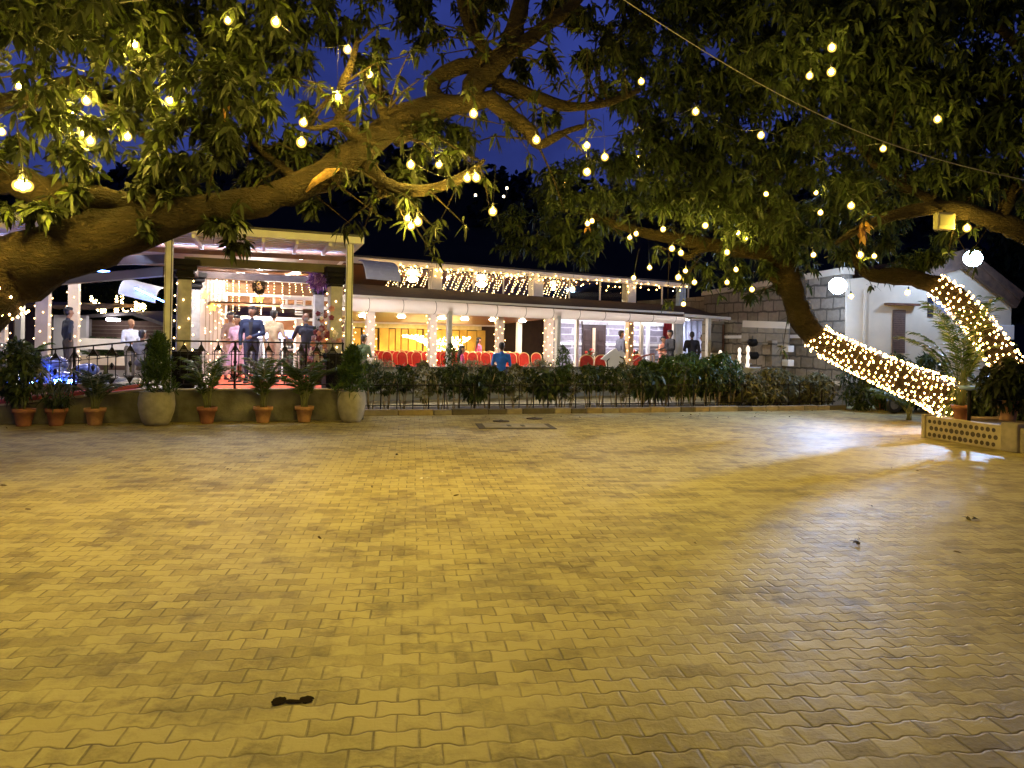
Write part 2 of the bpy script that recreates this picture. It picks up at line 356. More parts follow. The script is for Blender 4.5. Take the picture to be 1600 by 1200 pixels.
# ---------------------------------------------------------------- paved courtyard (dumb-bell pavers)
def paver_mat():
    m, nt, b = new_mat('concrete_pavers'); L = nt.links
    def sock(x, n, i):
        if isinstance(x, (int, float)): n.inputs[i].default_value = x
        else: L.new(x, n.inputs[i])
    def op(o, a, b_=0.0, c=0.0, clamp=False):
        n = N(nt, 'ShaderNodeMath', operation=o); n.use_clamp = clamp
        sock(a, n, 0)
        if len(n.inputs) > 1: sock(b_, n, 1)
        if len(n.inputs) > 2: sock(c, n, 2)
        return n.outputs[0]
    g = N(nt, 'ShaderNodeNewGeometry')
    mp = N(nt, 'ShaderNodeMapping'); mp.inputs['Rotation'].default_value = (0, 0, D2R(-7.5)); L.new(g.outputs['Position'], mp.inputs['Vector'])
    # courses are not perfectly straight
    nw = N(nt, 'ShaderNodeTexNoise'); nw.inputs['Scale'].default_value = .55; nw.inputs['Detail'].default_value = 2; L.new(mp.outputs[0], nw.inputs['Vector'])
    vm = N(nt, 'ShaderNodeVectorMath', operation='MULTIPLY_ADD'); vm.inputs[1].default_value = (.05, .05, 0); L.new(nw.outputs['Color'], vm.inputs[0]); L.new(mp.outputs[0], vm.inputs[2])
    nw2 = N(nt, 'ShaderNodeTexNoise'); nw2.inputs['Scale'].default_value = 9; nw2.inputs['Detail'].default_value = 2; L.new(mp.outputs[0], nw2.inputs['Vector'])
    vm2 = N(nt, 'ShaderNodeVectorMath', operation='MULTIPLY_ADD'); vm2.inputs[1].default_value = (.012, .012, 0); L.new(nw2.outputs['Color'], vm2.inputs[0]); L.new(vm.outputs[0], vm2.inputs[2])
    sp = N(nt, 'ShaderNodeSeparateXYZ'); L.new(vm2.outputs[0], sp.inputs[0])
    LEN, WID = .186, .129
    u = op('DIVIDE', sp.outputs['X'], LEN); v = op('DIVIDE', sp.outputs['Y'], WID)
    bb = op('ROUND', v)
    sgn = op('SUBTRACT', 1.0, op('MULTIPLY', 2.0, op('FLOORED_MODULO', bb, 2.0)))
    wave = op('MINIMUM', op('MAXIMUM', op('MULTIPLY', op('COSINE', op('MULTIPLY', u, 2 * math.pi)), 1.7), -1.0), 1.0)
    dl = op('SUBTRACT', op('SUBTRACT', v, bb), op('MULTIPLY', op('MULTIPLY', sgn, wave), .075))
    row = op('SUBTRACT', bb, op('LESS_THAN', dl, 0.0))
    d1 = op('MULTIPLY', op('ABSOLUTE', dl), WID)
    par = op('FLOORED_MODULO', row, 2.0)
    uu = op('ADD', u, op('MULTIPLY_ADD', par, -.5, .5))      # even course: joints at half lengths
    ju = op('SUBTRACT', uu, op('ROUND', uu)); d2 = op('MULTIPLY', op('ABSOLUTE', ju), LEN)
    cell = N(nt, 'ShaderNodeCombineXYZ'); L.new(op('FLOOR', uu), cell.inputs['X']); L.new(row, cell.inputs['Y'])
    wn = N(nt, 'ShaderNodeTexWhiteNoise', noise_dimensions='2D'); L.new(cell.outputs[0], wn.inputs['Vector'])
    wsp = N(nt, 'ShaderNodeSeparateColor'); L.new(wn.outputs['Color'], wsp.inputs[0])
    d = op('MINIMUM', d1, d2)
    # some joints are filled level with sand, others open
    jw = op('MULTIPLY_ADD', wsp.outputs['Red'], .0042, -.0012)
    edge = op('DIVIDE', op('SUBTRACT', d, jw), .006, clamp=True)
    nj = N(nt, 'ShaderNodeTexNoise'); nj.inputs['Scale'].default_value = 1.7; nj.inputs['Detail'].default_value = 6; nj.inputs['Roughness'].default_value = .7; L.new(mp.outputs[0], nj.inputs['Vector'])
    fill = N(nt, 'ShaderNodeMapRange'); fill.inputs['From Min'].default_value = .40; fill.inputs['From Max'].default_value = .60; fill.inputs['To Min'].default_value = .05; fill.inputs['To Max'].default_value = .85; L.new(nj.outputs['Fac'], fill.inputs['Value'])
    edge = op('MAXIMUM', edge, fill.outputs['Result'])
    # colour
    nb = N(nt, 'ShaderNodeTexNoise'); nb.inputs['Scale'].default_value = 1.15; nb.inputs['Detail'].default_value = 5; nb.inputs['Roughness'].default_value = .62; L.new(g.outputs['Position'], nb.inputs['Vector'])
    nf = N(nt, 'ShaderNodeTexNoise'); nf.inputs['Scale'].default_value = 60; nf.inputs['Detail'].default_value = 6; L.new(g.outputs['Position'], nf.inputs['Vector'])
    nm = N(nt, 'ShaderNodeTexNoise'); nm.inputs['Scale'].default_value = 7; nm.inputs['Detail'].default_value = 4; L.new(g.outputs['Position'], nm.inputs['Vector'])
    tone = op('ADD', op('MULTIPLY', wsp.outputs['Green'], .36), op('MULTIPLY', nb.outputs['Fac'], .95))
    tone = op('ADD', tone, op('MULTIPLY', nf.outputs['Fac'], .30)); tone = op('ADD', tone, op('MULTIPLY', nm.outputs['Fac'], .55)); tone = op('SUBTRACT', tone, .14)
    rp = N(nt, 'ShaderNodeValToRGB'); cr = rp.color_ramp
    cr.elements[0].position = .52; cr.elements[0].color = (.175, .135, .055, 1)
    cr.elements[1].position = 1.16; cr.elements[1].color = (.41, .345, .145, 1)
    e = cr.elements.new(.80); e.color = (.290, .237, .092, 1)
    L.new(tone, rp.inputs['Fac'])
    # dark oily stains with edges of their own
    ns = N(nt, 'ShaderNodeTexNoise'); ns.inputs['Scale'].default_value = .9; ns.inputs['Detail'].default_value = 7; ns.inputs['Roughness'].default_value = .7
    mo = N(nt, 'ShaderNodeMapping'); mo.inputs['Location'].default_value = (3.7, 9.1, 0); L.new(g.outputs['Position'], mo.inputs['Vector']); L.new(mo.outputs[0], ns.inputs['Vector'])
    st = N(nt, 'ShaderNodeMapRange'); st.inputs['From Min'].default_value = .53; st.inputs['From Max'].default_value = .66; st.inputs['To Max'].default_value = .62; L.new(ns.outputs['Fac'], st.inputs['Value'])
    mxs = N(nt, 'ShaderNodeMix', data_type='RGBA'); L.new(st.outputs['Result'], mxs.inputs['Factor']); L.new(rp.outputs['Color'], mxs.inputs['A']); mxs.inputs['B'].default_value = (.10, .075, .05, 1)
    n5 = N(nt, 'ShaderNodeTexNoise'); n5.inputs['Scale'].default_value = 3.6; n5.inputs['Detail'].default_value = 8; n5.inputs['Roughness'].default_value = .66; L.new(mo.outputs[0], n5.inputs['Vector'])
    ad5 = op('ADD', n5.outputs['Fac'], op('MULTIPLY', op('SUBTRACT', wsp.outputs['Blue'], .5), .16))
    s5 = N(nt, 'ShaderNodeMapRange'); s5.inputs['From Min'].default_value = .54; s5.inputs['From Max'].default_value = .70; s5.inputs['To Max'].default_value = .62; L.new(ad5, s5.inputs['Value'])
    mx5 = N(nt, 'ShaderNodeMix', data_type='RGBA'); L.new(s5.outputs['Result'], mx5.inputs['Factor']); L.new(mxs.outputs['Result'], mx5.inputs['A']); mx5.inputs['B'].default_value = (.085, .055, .028, 1)
    mxs = mx5
    mxj = N(nt, 'ShaderNodeMix', data_type='RGBA'); L.new(edge, mxj.inputs['Factor']); mxj.inputs['A'].default_value = (.078, .057, .028, 1); L.new(mxs.outputs['Result'], mxj.inputs['B'])
    L.new(mxj.outputs['Result'], b.inputs['Base Color'])
    mr = N(nt, 'ShaderNodeMapRange'); mr.inputs['To Min'].default_value = .42; mr.inputs['To Max'].default_value = .68; L.new(nm.outputs['Fac'], mr.inputs['Value'])
    L.new(mr.outputs['Result'], b.inputs['Roughness']); b.inputs['Specular IOR Level'].default_value = .28
    # relief: rounded edges, each paver a little higher or lower and tilted, worn faces
    soft = op('SMOOTH_MIN', op('DIVIDE', op('SUBTRACT', d, .001), .011, clamp=True), 1.0, .4)
    tilt = op('ADD', op('MULTIPLY', ju, op('SUBTRACT', wsp.outputs['Blue'], .5)), op('MULTIPLY', dl, op('SUBTRACT', wsp.outputs['Red'], .5)))
    h = op('ADD', op('MULTIPLY', op('MULTIPLY', soft, op('SUBTRACT', 1.15, fill.outputs['Result'])), .6), op('MULTIPLY', wsp.outputs['Green'], .35))
    h = op('ADD', h, op('MULTIPLY', tilt, 1.6)); h = op('ADD', h, op('MULTIPLY', nf.outputs['Fac'], .20)); h = op('ADD', h, op('MULTIPLY', nm.outputs['Fac'], .6))
    bp = N(nt, 'ShaderNodeBump'); bp.inputs['Strength'].default_value = .6; bp.inputs['Distance'].default_value = .009
    L.new(h, bp.inputs['Height']); L.new(bp.outputs['Normal'], b.inputs['Normal'])
    return m
mat['paver'] = paver_mat()
mb = MB(); mb.add([(-60, -25, 0), (60, -25, 0), (60, 130, 0), (-60, 130, 0)], [(0, 1, 2, 3)])
struct(mb.build('courtyard', mat['paver']))

# planting bed behind the kerb
mb = MB(); mb.fbox(FA, 2.05, 14.4, .82, 1.95, -.05, .07)
struct(mb.build('planting_bed', mat['soil']))

# kerb of separate stones, painted in turn
def kerb_mat():
    m, nt, b = new_mat('painted_kerb'); L = nt.links
    g = N(nt, 'ShaderNodeNewGeometry'); nz = N(nt, 'ShaderNodeTexNoise'); nz.inputs['Scale'].default_value = 6; nz.inputs['Detail'].default_value = 7; L.new(g.outputs['Position'], nz.inputs['Vector'])
    rp = N(nt, 'ShaderNodeValToRGB'); rp.color_ramp.interpolation = 'CONSTANT'
    rp.color_ramp.elements[0].color = (.27, .23, .16, 1); rp.color_ramp.elements[1].position = .34; rp.color_ramp.elements[1].color = (.10, .085, .06, 1)
    e = rp.color_ramp.elements.new(.58); e.color = (.30, .23, .12, 1); e = rp.color_ramp.elements.new(.8); e.color = (.24, .21, .16, 1)
    L.new(g.outputs['Random Per Island'], rp.inputs['Fac'])
    mx = N(nt, 'ShaderNodeMix', data_type='RGBA', blend_type='MULTIPLY'); mx.inputs['Factor'].default_value = .75
    mr = N(nt, 'ShaderNodeMapRange'); mr.inputs['To Min'].default_value = .2; mr.inputs['To Max'].default_value = 1.5; L.new(nz.outputs['Fac'], mr.inputs['Value'])
    L.new(rp.outputs['Color'], mx.inputs['A']); L.new(mr.outputs['Result'], mx.inputs['B']); L.new(mx.outputs['Result'], b.inputs['Base Color'])
    b.inputs['Roughness'].default_value = .85
    return m
mb = MB(); s = 2.05
while s < 14.3:
    l = rnd.choice((.38, .4, .42, .76, .8)); e = min(14.35, s + l)
    dz = rnd.uniform(-.012, .012); dt = rnd.uniform(-.012, .012)
    mb.fbox(FA, s + .008, e - .008, .64 + dt, .79 + dt, -.03, .12 + dz); s += l
struct(mb.build('kerb', kerb_mat(), bevel=.012))

# wooded hill behind
mb = MB(); nx, ny = 90, 16; vs = []; fs = []
def hz(x, f):
    base = 13 + 5.5 * math.exp(-((x + 18) / 22) ** 2) + 4 * math.exp(-((x - 40) / 25) ** 2)
    return base * math.sin(f * math.pi / 2) ** .8
hr = random.Random(4)
for j in range(ny):
    f = j / (ny - 1)
    for i in range(nx):
        x = -75 + 150 * i / (nx - 1)
        vs.append((x, 48 + 26 * f, -.2 + hz(x, f) + hr.uniform(-.7, .7) * f))
for j in range(ny - 1):
    for i in range(nx - 1): a = j * nx + i; fs.append((a, a + 1, a + nx + 1, a + nx))
mb.add(vs, fs, 0, True)
struct(mb.build('hill', M('dark_hillside', (.010, .012, .007), .95, var=.5, scale=.8)))

# ---------------------------------------------------------------- leaves
def leaf_arrays(P, D, Ln, W, droop, g):
    """six-point blades that bend along their length; P base, D direction, arrays of n"""
    n = len(P)
    D = D / np.linalg.norm(D, axis=1, keepdims=True)
    up = g.normal(size=(n, 3)) * .5 + np.array([0, 0, 1.0])
    S = np.cross(D, up); S /= np.maximum(np.linalg.norm(S, axis=1, keepdims=True), 1e-6)
    dr = np.array([0, 0, -1.0])[None] * (droop * Ln)[:, None]
    def c(f): return P + D * (Ln * f)[:, None] + dr * (f * f)
    h = (W / 2)[:, None]
    V = np.stack([c(0), c(.3) + S * h, c(.3) - S * h, c(.68) + S * h * .85, c(.68) - S * h * .85, c(1.0)], axis=1)
    return V.reshape(-1, 3)
def leaf_object(name, V, material, parent=None):
    n = len(V) // 6
    off = OFF.get(parent.name, Vector((0, 0, 0))) if parent else Vector((0, 0, 0))
    V = V - np.array(off)[None]
    me = bpy.data.meshes.new(name)
    me.vertices.add(len(V)); me.vertices.foreach_set('co', V.astype(np.float32).ravel())
    base = (np.arange(n) * 6)[:, None]
    loops = (base + np.array([0, 2, 1, 1, 2, 4, 3, 3, 4, 5])[None]).astype(np.int32).ravel()
    me.loops.add(len(loops)); me.loops.foreach_set('vertex_index', loops)
    st = ((np.arange(n) * 10)[:, None] + np.array([0, 3, 7])[None]).astype(np.int32).ravel()
    me.polygons.add(3 * n); me.polygons.foreach_set('loop_start', st)
    me.polygons.foreach_set('use_smooth', np.ones(3 * n, dtype=bool))
    me.update(calc_edges=True); me.validate()
    me.materials.append(material)
    return link(name, me, parent)
def whorl(centers, k, length, width, g, droop=.45, spread=1.0, down=.35):
    """k leaves round each shoot tip"""
    n = len(centers)
    P = np.repeat(centers, k, axis=0) + g.normal(size=(n * k, 3)) * length * .12
    D = g.normal(size=(n * k, 3)) * spread; D[:, 2] -= down
    Ln = length * g.uniform(.6, 1.25, n * k); W = width * g.uniform(.75, 1.2, n * k)
    return leaf_arrays(P, D, Ln, W, droop * g.uniform(.4, 1.4, n * k), g)
def lobe_points(c, r, n, g, squash=.75, shell=.5):
    """shoot tips in a lumpy ellipsoid, denser towards its outside and in clumps"""
    m = max(2, n // 9)
    d = g.normal(size=(m, 3)); d /= np.linalg.norm(d, axis=1, keepdims=True)
    rr = g.uniform(shell, 1.0, (m, 1)) ** .6
    cl = d * rr * r; k = g.integers(0, m, n)
    p = cl[k] + g.normal(size=(n, 3)) * r * .13
    p[:, 2] *= squash
    return np.array(c)[None] + p

# tree line along the hill crest
pts = []
for i in range(1500):
    x = rnd.uniform(-45, 50); f = rnd.uniform(.35, 1.0)
    pts.append((x, 48 + 26 * f, hz(x, f) + rnd.uniform(-.5, 1.6)))
tl = leaf_object('treeline', whorl(np.array(pts), 7, .95, .5, rng, .3), mat['hill_leaf'])
tag(tl, 'dark wooded hillside against the blue night sky', 'wood', kind='stuff')
def pbox(mb, fr, t, x0, y0, x1, y1, th=.1, m=0):
    """box standing on a plane of a frame, outlined by two photo corners (levels taken at the first)"""
    s0, z1 = fr.ray(x0, y0, t); _, z0 = fr.ray(x0, y1, t); s1, _ = fr.ray(x1, y0, t)
    return mb.fbox(fr, s0, s1, t, t + th, z0, z1, m)

# ---------------------------------------------------------------- retaining wall and ramp
def ramp_z(s): return .60 if s > -1.9 else max(.03, .60 + (s + 1.9) * .125)
t_ = thing('retaining_wall', 'low mossy concrete wall under the pavilion railing, behind the row of clay pots', 'wall', FA.P(-1, .1))
mb = MB()
mb.fbox(FA, -1.9, 2.02, 0, .22, 0, .585)
mb.fbox(FA, -6.8, -1.9, 0, .22, 0, .03, zr=(0, .585))
mb.build('wall_face', mat['concrete'], t_, bevel=.015)
mb = MB(); mb.fbox(FA, -6.8, -1.92, .01, .2, ramp_z(-6.8) , ramp_z(-6.8) + .03, zr=(.589, .62))
mb.fbox(FA, -1.9, 2.0, .01, .2, .589, .612)
mb.build('coping', mat['plaster'], t_)
mb = MB(); mb.fbox(FA, -6.7, -2.0, .06, .22, .05, .13, zr=(.625, .70))
mb.build('carpet_strip', mat['pink_carpet'], t_)

# ---------------------------------------------------------------- pavilion
pav = thing('pavilion', 'open white-roofed pavilion on dark granite columns with brown beams and a red carpet', 'pavilion', FA.P(0, 2))
mb = MB(); mb.fbox(FA, -2.2, 2.0, .225, 8.0, 0, .50); mb.build('platform', mat['floor'], pav)
mb = MB(); mb.fbox(FA, -1.0, 1.62, .24, 7.0, .505, .52); mb.build('carpet', mat['carpet'], pav)
mb = MB(); mb.add([FA.P(-6.8, .225, .03), FA.P(-2.2, .225, .56), FA.P(-2.2, 1.7, .56), FA.P(-6.8, 1.7, .03)], [(0, 1, 2, 3)])
mb.build('ramp', mat['pink_carpet'], pav)
mb = MB(); mb.fbox(FA, -7.6, -2.2, 1.75, 9.0, 0, .42); mb.build('side_floor', mat['floor'], pav)
# roof: white sheets in front, boarded ceiling behind
m_sheet = M('white_roof_sheet', (.74, .76, .80), .45, var=.04, scale=3)
mb = MB(); mb.fbox(FA, -7.8, 1.82, .02, 2.1, 3.50, 3.515, zr=(3.50, 3.515)); mb.build('roof_sheet', m_sheet, pav)
mb = MB(); mb.fbox(FA, -7.9, 1.95, -.10, .02, 3.55, 3.74, zr=(3.47, 3.60)); mb.fbox(FA, 1.82, 1.95, .02, 7.4, 3.47, 3.60); mb.build('fascia', mat['white'], pav, bevel=.01)
mb = MB()
s = -7.4
while s < 1.8:
    mb.fbox(FA, s, s + .06, .03, 2.08, 3.41, 3.497); s += .62
mb.build('rafter', mat['white'], pav)
mb = MB()
for k in range(6): mb.fbox(FA, -7.8, 1.8, .2 + k * .33, .225 + k * .33, 3.478, 3.498)
mb.build('batten', mat['white'], pav)
mb = MB(); mb.fbox(FA, -7.8, 1.82, 2.1, 7.4, 3.46, 3.52); mb.build('ceiling', mat['wood'], pav)
mb = MB(); mb.fbox(FA, -7.9, 1.95, -.1, 7.5, 3.605, 3.64, zr=(3.605, 3.64)); 
for v_i in range(len(mb.v)):
    x, y, z = mb.v[v_i]; sl, _ = FA.local((x, y)); mb.v[v_i] = (x, y, z + (.15 if sl < 0 else 0))
mb.build('roof', M('grey_roof_top', (.12, .12, .11), .8), pav)
# front steel posts
for x in (262, 545):
    s0, _ = FA.ray(x, 500, 0.0)
    mb = MB(); mb.fbox(FA, s0 - .066, s0 + .066, -.02, .10, .0, 3.47)
    mb.fbox(FA, s0 - .055, s0 - .045, -.024, -.0201, .0, 3.46, 1); mb.fbox(FA, s0 + .040, s0 + .056, -.024, -.0201, .0, 3.46, 1)  # groove shade put on the post as dark strips
    mb.build('post', [mat['post'], mat['recess_shade']], pav)
# granite columns with pedestal and stepped capital
def column(x, t, zc, ped=.40, sh=.25, ptop=1.24):
    s, _ = FA.ray(x, 500, t); c = FA.P(s, t)
    mb = MB(); mb.box(c + Vector((0, 0, (.5 + zc) / 2)), (sh, sh, zc - .5), FA.th + D2R(9)); col = mb.build('column', mat['stone_col'], pav, bevel=.012)
    mb = MB(); mb.box(c + Vector((0, 0, (.5 + ptop) / 2)), (ped, ped, ptop - .5), FA.th + D2R(9)); mb.box(c + Vector((0, 0, ptop + .03)), (ped + .05, ped + .05, .06), FA.th + D2R(9))
    mb.build('pedestal', mat['granite'], col, bevel=.015)
    mb = MB()
    for k, (w_, h) in enumerate(((.26, .05), (.34, .07), (.30, .06), (.42, .09), (.50, .12))):
        z = zc - .24 + sum((.05, .07, .06, .09, .12)[:k]); mb.box(c + Vector((0, 0, z + h / 2)), (w_ * sh / .25, w_ * sh / .25, h), FA.th + D2R(9))
    mb.build('capital', mat['granite'], col, bevel=.012)
    return c
cA = column(287, .55, 2.90); cB = column(523, .55, 2.88)
cC = column(304, 3.2, 2.86, .32, .22); cD = column(497, 3.2, 2.84, .32, .22)
# beams
def beam(p, q, w_, h, nm='beam', m='wood_dark'):
    mb = MB(); mb.bar(p, q, h, w_); return mb.build(nm, mat[m], pav)
zb = 3.02
beam(cA + Vector((0, 0, zb)), cB + Vector((.25, .08, zb - .02)), .17, .17)
beam(cC + Vector((0, 0, 2.97)), cD + Vector((.2, .06, 2.95)), .15, .16)
beam(cA + Vector((0, .2, 3.0)), cC + Vector((0, 0, 2.95)), .14, .14)
beam(cB + Vector((0, .2, 3.0)), cD + Vector((0, 0, 2.95)), .14, .14)
beam(at(50, 443, 19.0), at(262, 424, 15.2), .18, .19)
beam(at(120, 409, 17.2), at(264, 405, 14.9), .18, .19)
# blue lit edge of the roof light, and curved plastic canopies with blue light along the edge
mb = MB(); mb.bar(at(126, 419, 17.6), at(170, 425, 17.3), .05); mb.build('blue_light_strip', mat['blue_strip'], pav)
mb = MB(); mb.fbox(FA, -7.8, 1.8, 1.90, 1.94, 3.30, 3.405); mb.build('strip_cover_board', mat['wood'], pav)  # added board that hides the roof-lighting strip from view
mb = MB(); mb.fbox(FA, -7.4, 1.7, 1.98, 2.04, 3.34, 3.37); mb.build('pale_light_strip', mat['soft_led'], pav)
def arch_canopy(fr, p0, dirv, depth, r, nm, mats, parent, a0=0.0, a1=1.5, nseg=8):
    """quarter-barrel sheet: swept along dirv, bulging along depth, with ribs"""
    mb = MB(); dirv = Vector(dirv); depth = Vector(depth).normalized()
    prof = [depth * (r * math.sin(a0 + (a1 - a0) * k / nseg)) + Vector((0, 0, r * math.cos(a0 + (a1 - a0) * k / nseg))) for k in range(nseg + 1)]
    for i in range(nseg):
        a, b = prof[i], prof[i + 1]
        o_ = (a + b).normalized() * .012
        mb.poly_prism([p0 + a, p0 + a + dirv, p0 + b + dirv, p0 + b], o_, 0)
    for f in (0, .33, .66, 1):
        mb.tube([p0 + dirv * f + q * .985 for q in prof], .018, 6, 1)
    return mb.build(nm, mats, parent)
m_poly = glass('clear_roof_plastic', (.75, .78, .82), .25)
m_arch = M('milky_plastic', (.62, .64, .68), .25, var=.05)
p0 = at(254, 470, 18.5)
arch_canopy(FA, p0 + Vector((0, 0, -.1)), (-.75, -.20, .18), (0, -1, 0), .42, 'curved_canopy', [m_arch, mat['white']], pav)
mb = MB(); mb.bar(at(211, 450, 17.9), at(266, 476, 17.9), .035); mb.build('blue_light_strip', mat['blue_strip'], pav)
# ceiling lights
for x, y in ((230, 385), (343, 393), (352, 393), (471, 403), (357, 417), (407, 420), (463, 425), (300, 409), (120, 396), (40, 400), (180, 412), (80, 428)):  # the far-left lamps are added, to brighten the left wing
    p = atz(x, y, 3.452)
    mb = MB(); mb.lathe(p, [(.0, -.028), (.105, -.026), (.12, 0)], 14); f = mb.build('ceiling_light', mat['lamp_white'], pav)
    mb = MB(); mb.tube([p + Vector((.135 * math.cos(a), .135 * math.sin(a), -.006)) for a in np.linspace(0, 2 * math.pi, 15)], .016, 5); mb.build('bezel', mat['white'], f)
# white square columns at the left, where the pavilion turns
for x0, x1, y0, y1, d in ((-8, 11, 455, 585, 18.0), (57, 78, 440, 580, 18.6), (107, 124, 412, 580, 19.6)):
    a = at(x0, 500, d); b = at(x1, 500, d); zt = at(x0, y0, d).z
    mb = MB(); wd = b.x - a.x; mb.box(((a.x + b.x) / 2, d, (.35 + zt) / 2), (wd * .86, wd * .86, zt - .35), .3)
    mb.box(((a.x + b.x) / 2, d, zt - .06), (wd, wd, .12), .3); mb.build('white_column', mat['col_paint'], pav, bevel=.012)

# ---------------------------------------------------------------- wrought-iron railing
rail = thing('railing', 'black wrought-iron railing with lantern-shaped motifs along the pavilion edge and ramp', 'railing', FA.P(-1, .1))
def rz(s): return ramp_z(s) + .06
mbb = MB(); mbt = MB()
knots = [-6.6, -1.9, 1.62]
for i in range(2):
    a, b = knots[i], knots[i + 1]
    mbt.bar(FA.P(a, .11, rz(a) + .84), FA.P(b, .11, rz(b) + .84), .045, .03)
    mbb.bar(FA.P(a, .11, rz(a) + .03), FA.P(b, .11, rz(b) + .03), .035, .025)
    mbb.bar(FA.P(a, .11, rz(a) + .60), FA.P(b, .11, rz(b) + .60), .012, .012)
mbt.build('top_rail', mat['iron'], rail); mbb.build('lower_rail', mat['iron'], rail)
def motif(s):
    z = rz(s); mb = MB(); c = lambda ds, dz: FA.P(s + ds, .11, z + dz)
    w_ = .065
    for sg in (-1, 1):
        mb.bar(c(sg * w_, .22), c(sg * w_, .66), .013)
        mb.bar(c(sg * w_, .66), c(0, .78), .022); mb.bar(c(sg * w_, .22), c(0, .10), .022)
        mb.tube([c(sg * w_, .60), c(sg * (w_ + .035), .61), c(sg * (w_ + .045), .64), c(sg * (w_ + .02), .655)], .007, 5)
        mb.tube([c(sg * w_, .28), c(sg * (w_ + .035), .27), c(sg * (w_ + .045), .24), c(sg * (w_ + .02), .225)], .007, 5)
        mb.tube([c(0, .50), c(sg * .03, .46), c(0, .38)], .008, 5)
    mb.bar(c(-w_ - .02, .66), c(w_ + .02, .66), .016); mb.bar(c(-w_ - .02, .22), c(w_ + .02, .22), .016)
    mb.poly_prism([c(-w_ * .7, .675), c(w_ * .7, .675), c(0, .765)], FA.n * .01); mb.poly_prism([c(-w_ * .7, .205), c(0, .115), c(w_ * .7, .205)], FA.n * .01)
    mb.bar(c(0, .03), c(0, .12), .018); mb.bar(c(0, .76), c(0, .84), .018)
    mb.ball(c(0, .44), (.022, .022, .05), 6, rings=4)
    return mb.build('motif', mat['iron'], rail)
s = -6.4
while s < 1.6: motif(s); s += .30
for s in (-6.5, -4.5, -3.1, -1.9, -.4, .9, 1.6):
    mb = MB(); mb.bar(FA.P(s, .11, ramp_z(s) - .03), FA.P(s, .11, rz(s) + .84), .035); mb.build('upright', mat['iron'], rail)

# ---------------------------------------------------------------- blue-lit pool and benches behind the ramp
pool = thing('water_feature', 'shallow pool of glossy stones glowing in blue light behind the ramp railing', 'fountain', FA.P(-4.6, 2.6))
mb = MB()
for a, b, c_, d_ in ((-6.6, -2.6, 1.8, 1.95), (-6.6, -2.6, 3.85, 4.0), (-6.6, -6.45, 1.95, 3.85), (-2.75, -2.6, 1.95, 3.85)): mb.fbox(FA, a, b, c_, d_, .423, .60)
mb.build('rim', mat['concrete'], pool, bevel=.01)
mw = M('pool_water', (.06, .09, .16), .06, var=.3, scale=5, bump=.6, bscale=7, spec=.8)
mb = MB(); mb.fbox(FA, -6.45, -2.75, 1.95, 3.85, .424, .55); mb.build('water', mw, pool)
mst = M('blue_tinted_wet_stone', (.07, .09, .20), .12, var=.4, scale=8, bump=.4, bscale=15, spec=.7)  # blue deepened in the stone colour to carry the pool's blue light
for k in range(16):
    s = rnd.uniform(-5.6, -3.0); tt = rnd.uniform(2.5, 3.7); r = rnd.uniform(.14, .30)
    mb = MB(); mb.ball(FA.P(s, tt, .56 + max(0, tt - 2.9) * .5), (r, r * rnd.uniform(.6, .9), r * rnd.uniform(.5, .95)), 9); mb.build('stone', mst, pool)
for s, tt in ((-4.9, 2.15), (-4.35, 2.2), (-3.95, 2.6), (-4.6, 2.9), (-3.6, 2.2), (-4.2, 3.3)):
    mb = MB(); mb.lathe(FA.P(s, tt, .555), [(.06, 0), (.085, .05), (.07, .09), (0.01, .10)], 10); mb.build('blue_lamp', mat['blue_led'], pool)
cw = thing('low_wall', 'cream low wall behind the pool, beside the man in the pale blue shirt', 'wall', at(180, 575, 20.5))
mb = MB(); a, b = at(122, 572, 21.0), at(240, 577, 20.6); mb.bar(Vector((a.x, a.y, .85)), Vector((b.x, b.y, .85)), .86, .22); mb.build('wall_face', mat['plaster'], cw)
mb = MB(); mb.bar(Vector((a.x, a.y, 1.30)), Vector((b.x, b.y, 1.30)), .05, .30); mb.build('coping', mat['white'], cw)

# ---------------------------------------------------------------- buildings behind the left side
sh = thing('outbuilding', 'small white-walled outbuilding with a low dark roof behind the left columns', 'building', at(90, 560, 27))
def flat(mb, x0, y0, x1, y1, d, th=.1, m=0):
    a, b = at(x0, y0, d), at(x1, y1, d)
    return mb.box(((a.x + b.x) / 2, d + th / 2, (a.z + b.z) / 2), (abs(b.x - a.x), th, abs(a.z - b.z)), 0, m)
mb = MB(); flat(mb, -60, 495, 135, 640, 27, .25); mb.build('wall', M('dim_plaster', (.22, .2, .17), .9), sh)
mb = MB(); flat(mb, 84, 492, 132, 640, 26.8, .18); mb.build('white_panel', mat['white'], sh)
mb = MB(); flat(mb, 12, 466, 30, 640, 24, .2); mb.build('white_panel', mat['white'], sh)
mb = MB(); a, b = at(-60, 478, 26.2), at(140, 484, 26.2); mb.poly_prism([a, b, b + Vector((.3, 2.5, .2)), a + Vector((0, 2.5, .2))], (0, 0, .12)); mb.build('roof', mat['tile'], sh)
mb = MB(); flat(mb, 12, 500, 20, 560, 23.9, .06); mb.build('doorway', mat['wood_dark'], sh)
mb = MB(); flat(mb, 30, 470, 78, 560, 26.85, .06); mb.build('doorway', mat['wood_dark'], sh)
sd = thing('shed', 'long low shed with a tiled roof and slatted front, lit by one tube light', 'building', at(190, 560, 28))
mb = MB(); flat(mb, 135, 500, 262, 600, 28, .2); mb.build('slatted_wall', M('slat_brown', (.16, .10, .07), .8), sd)
mb = MB()
for y in (508, 514, 520, 527): flat(mb, 136, y, 262, y + 2, 27.9, .06)
mb.build('rail', mat['plaster'], sd)
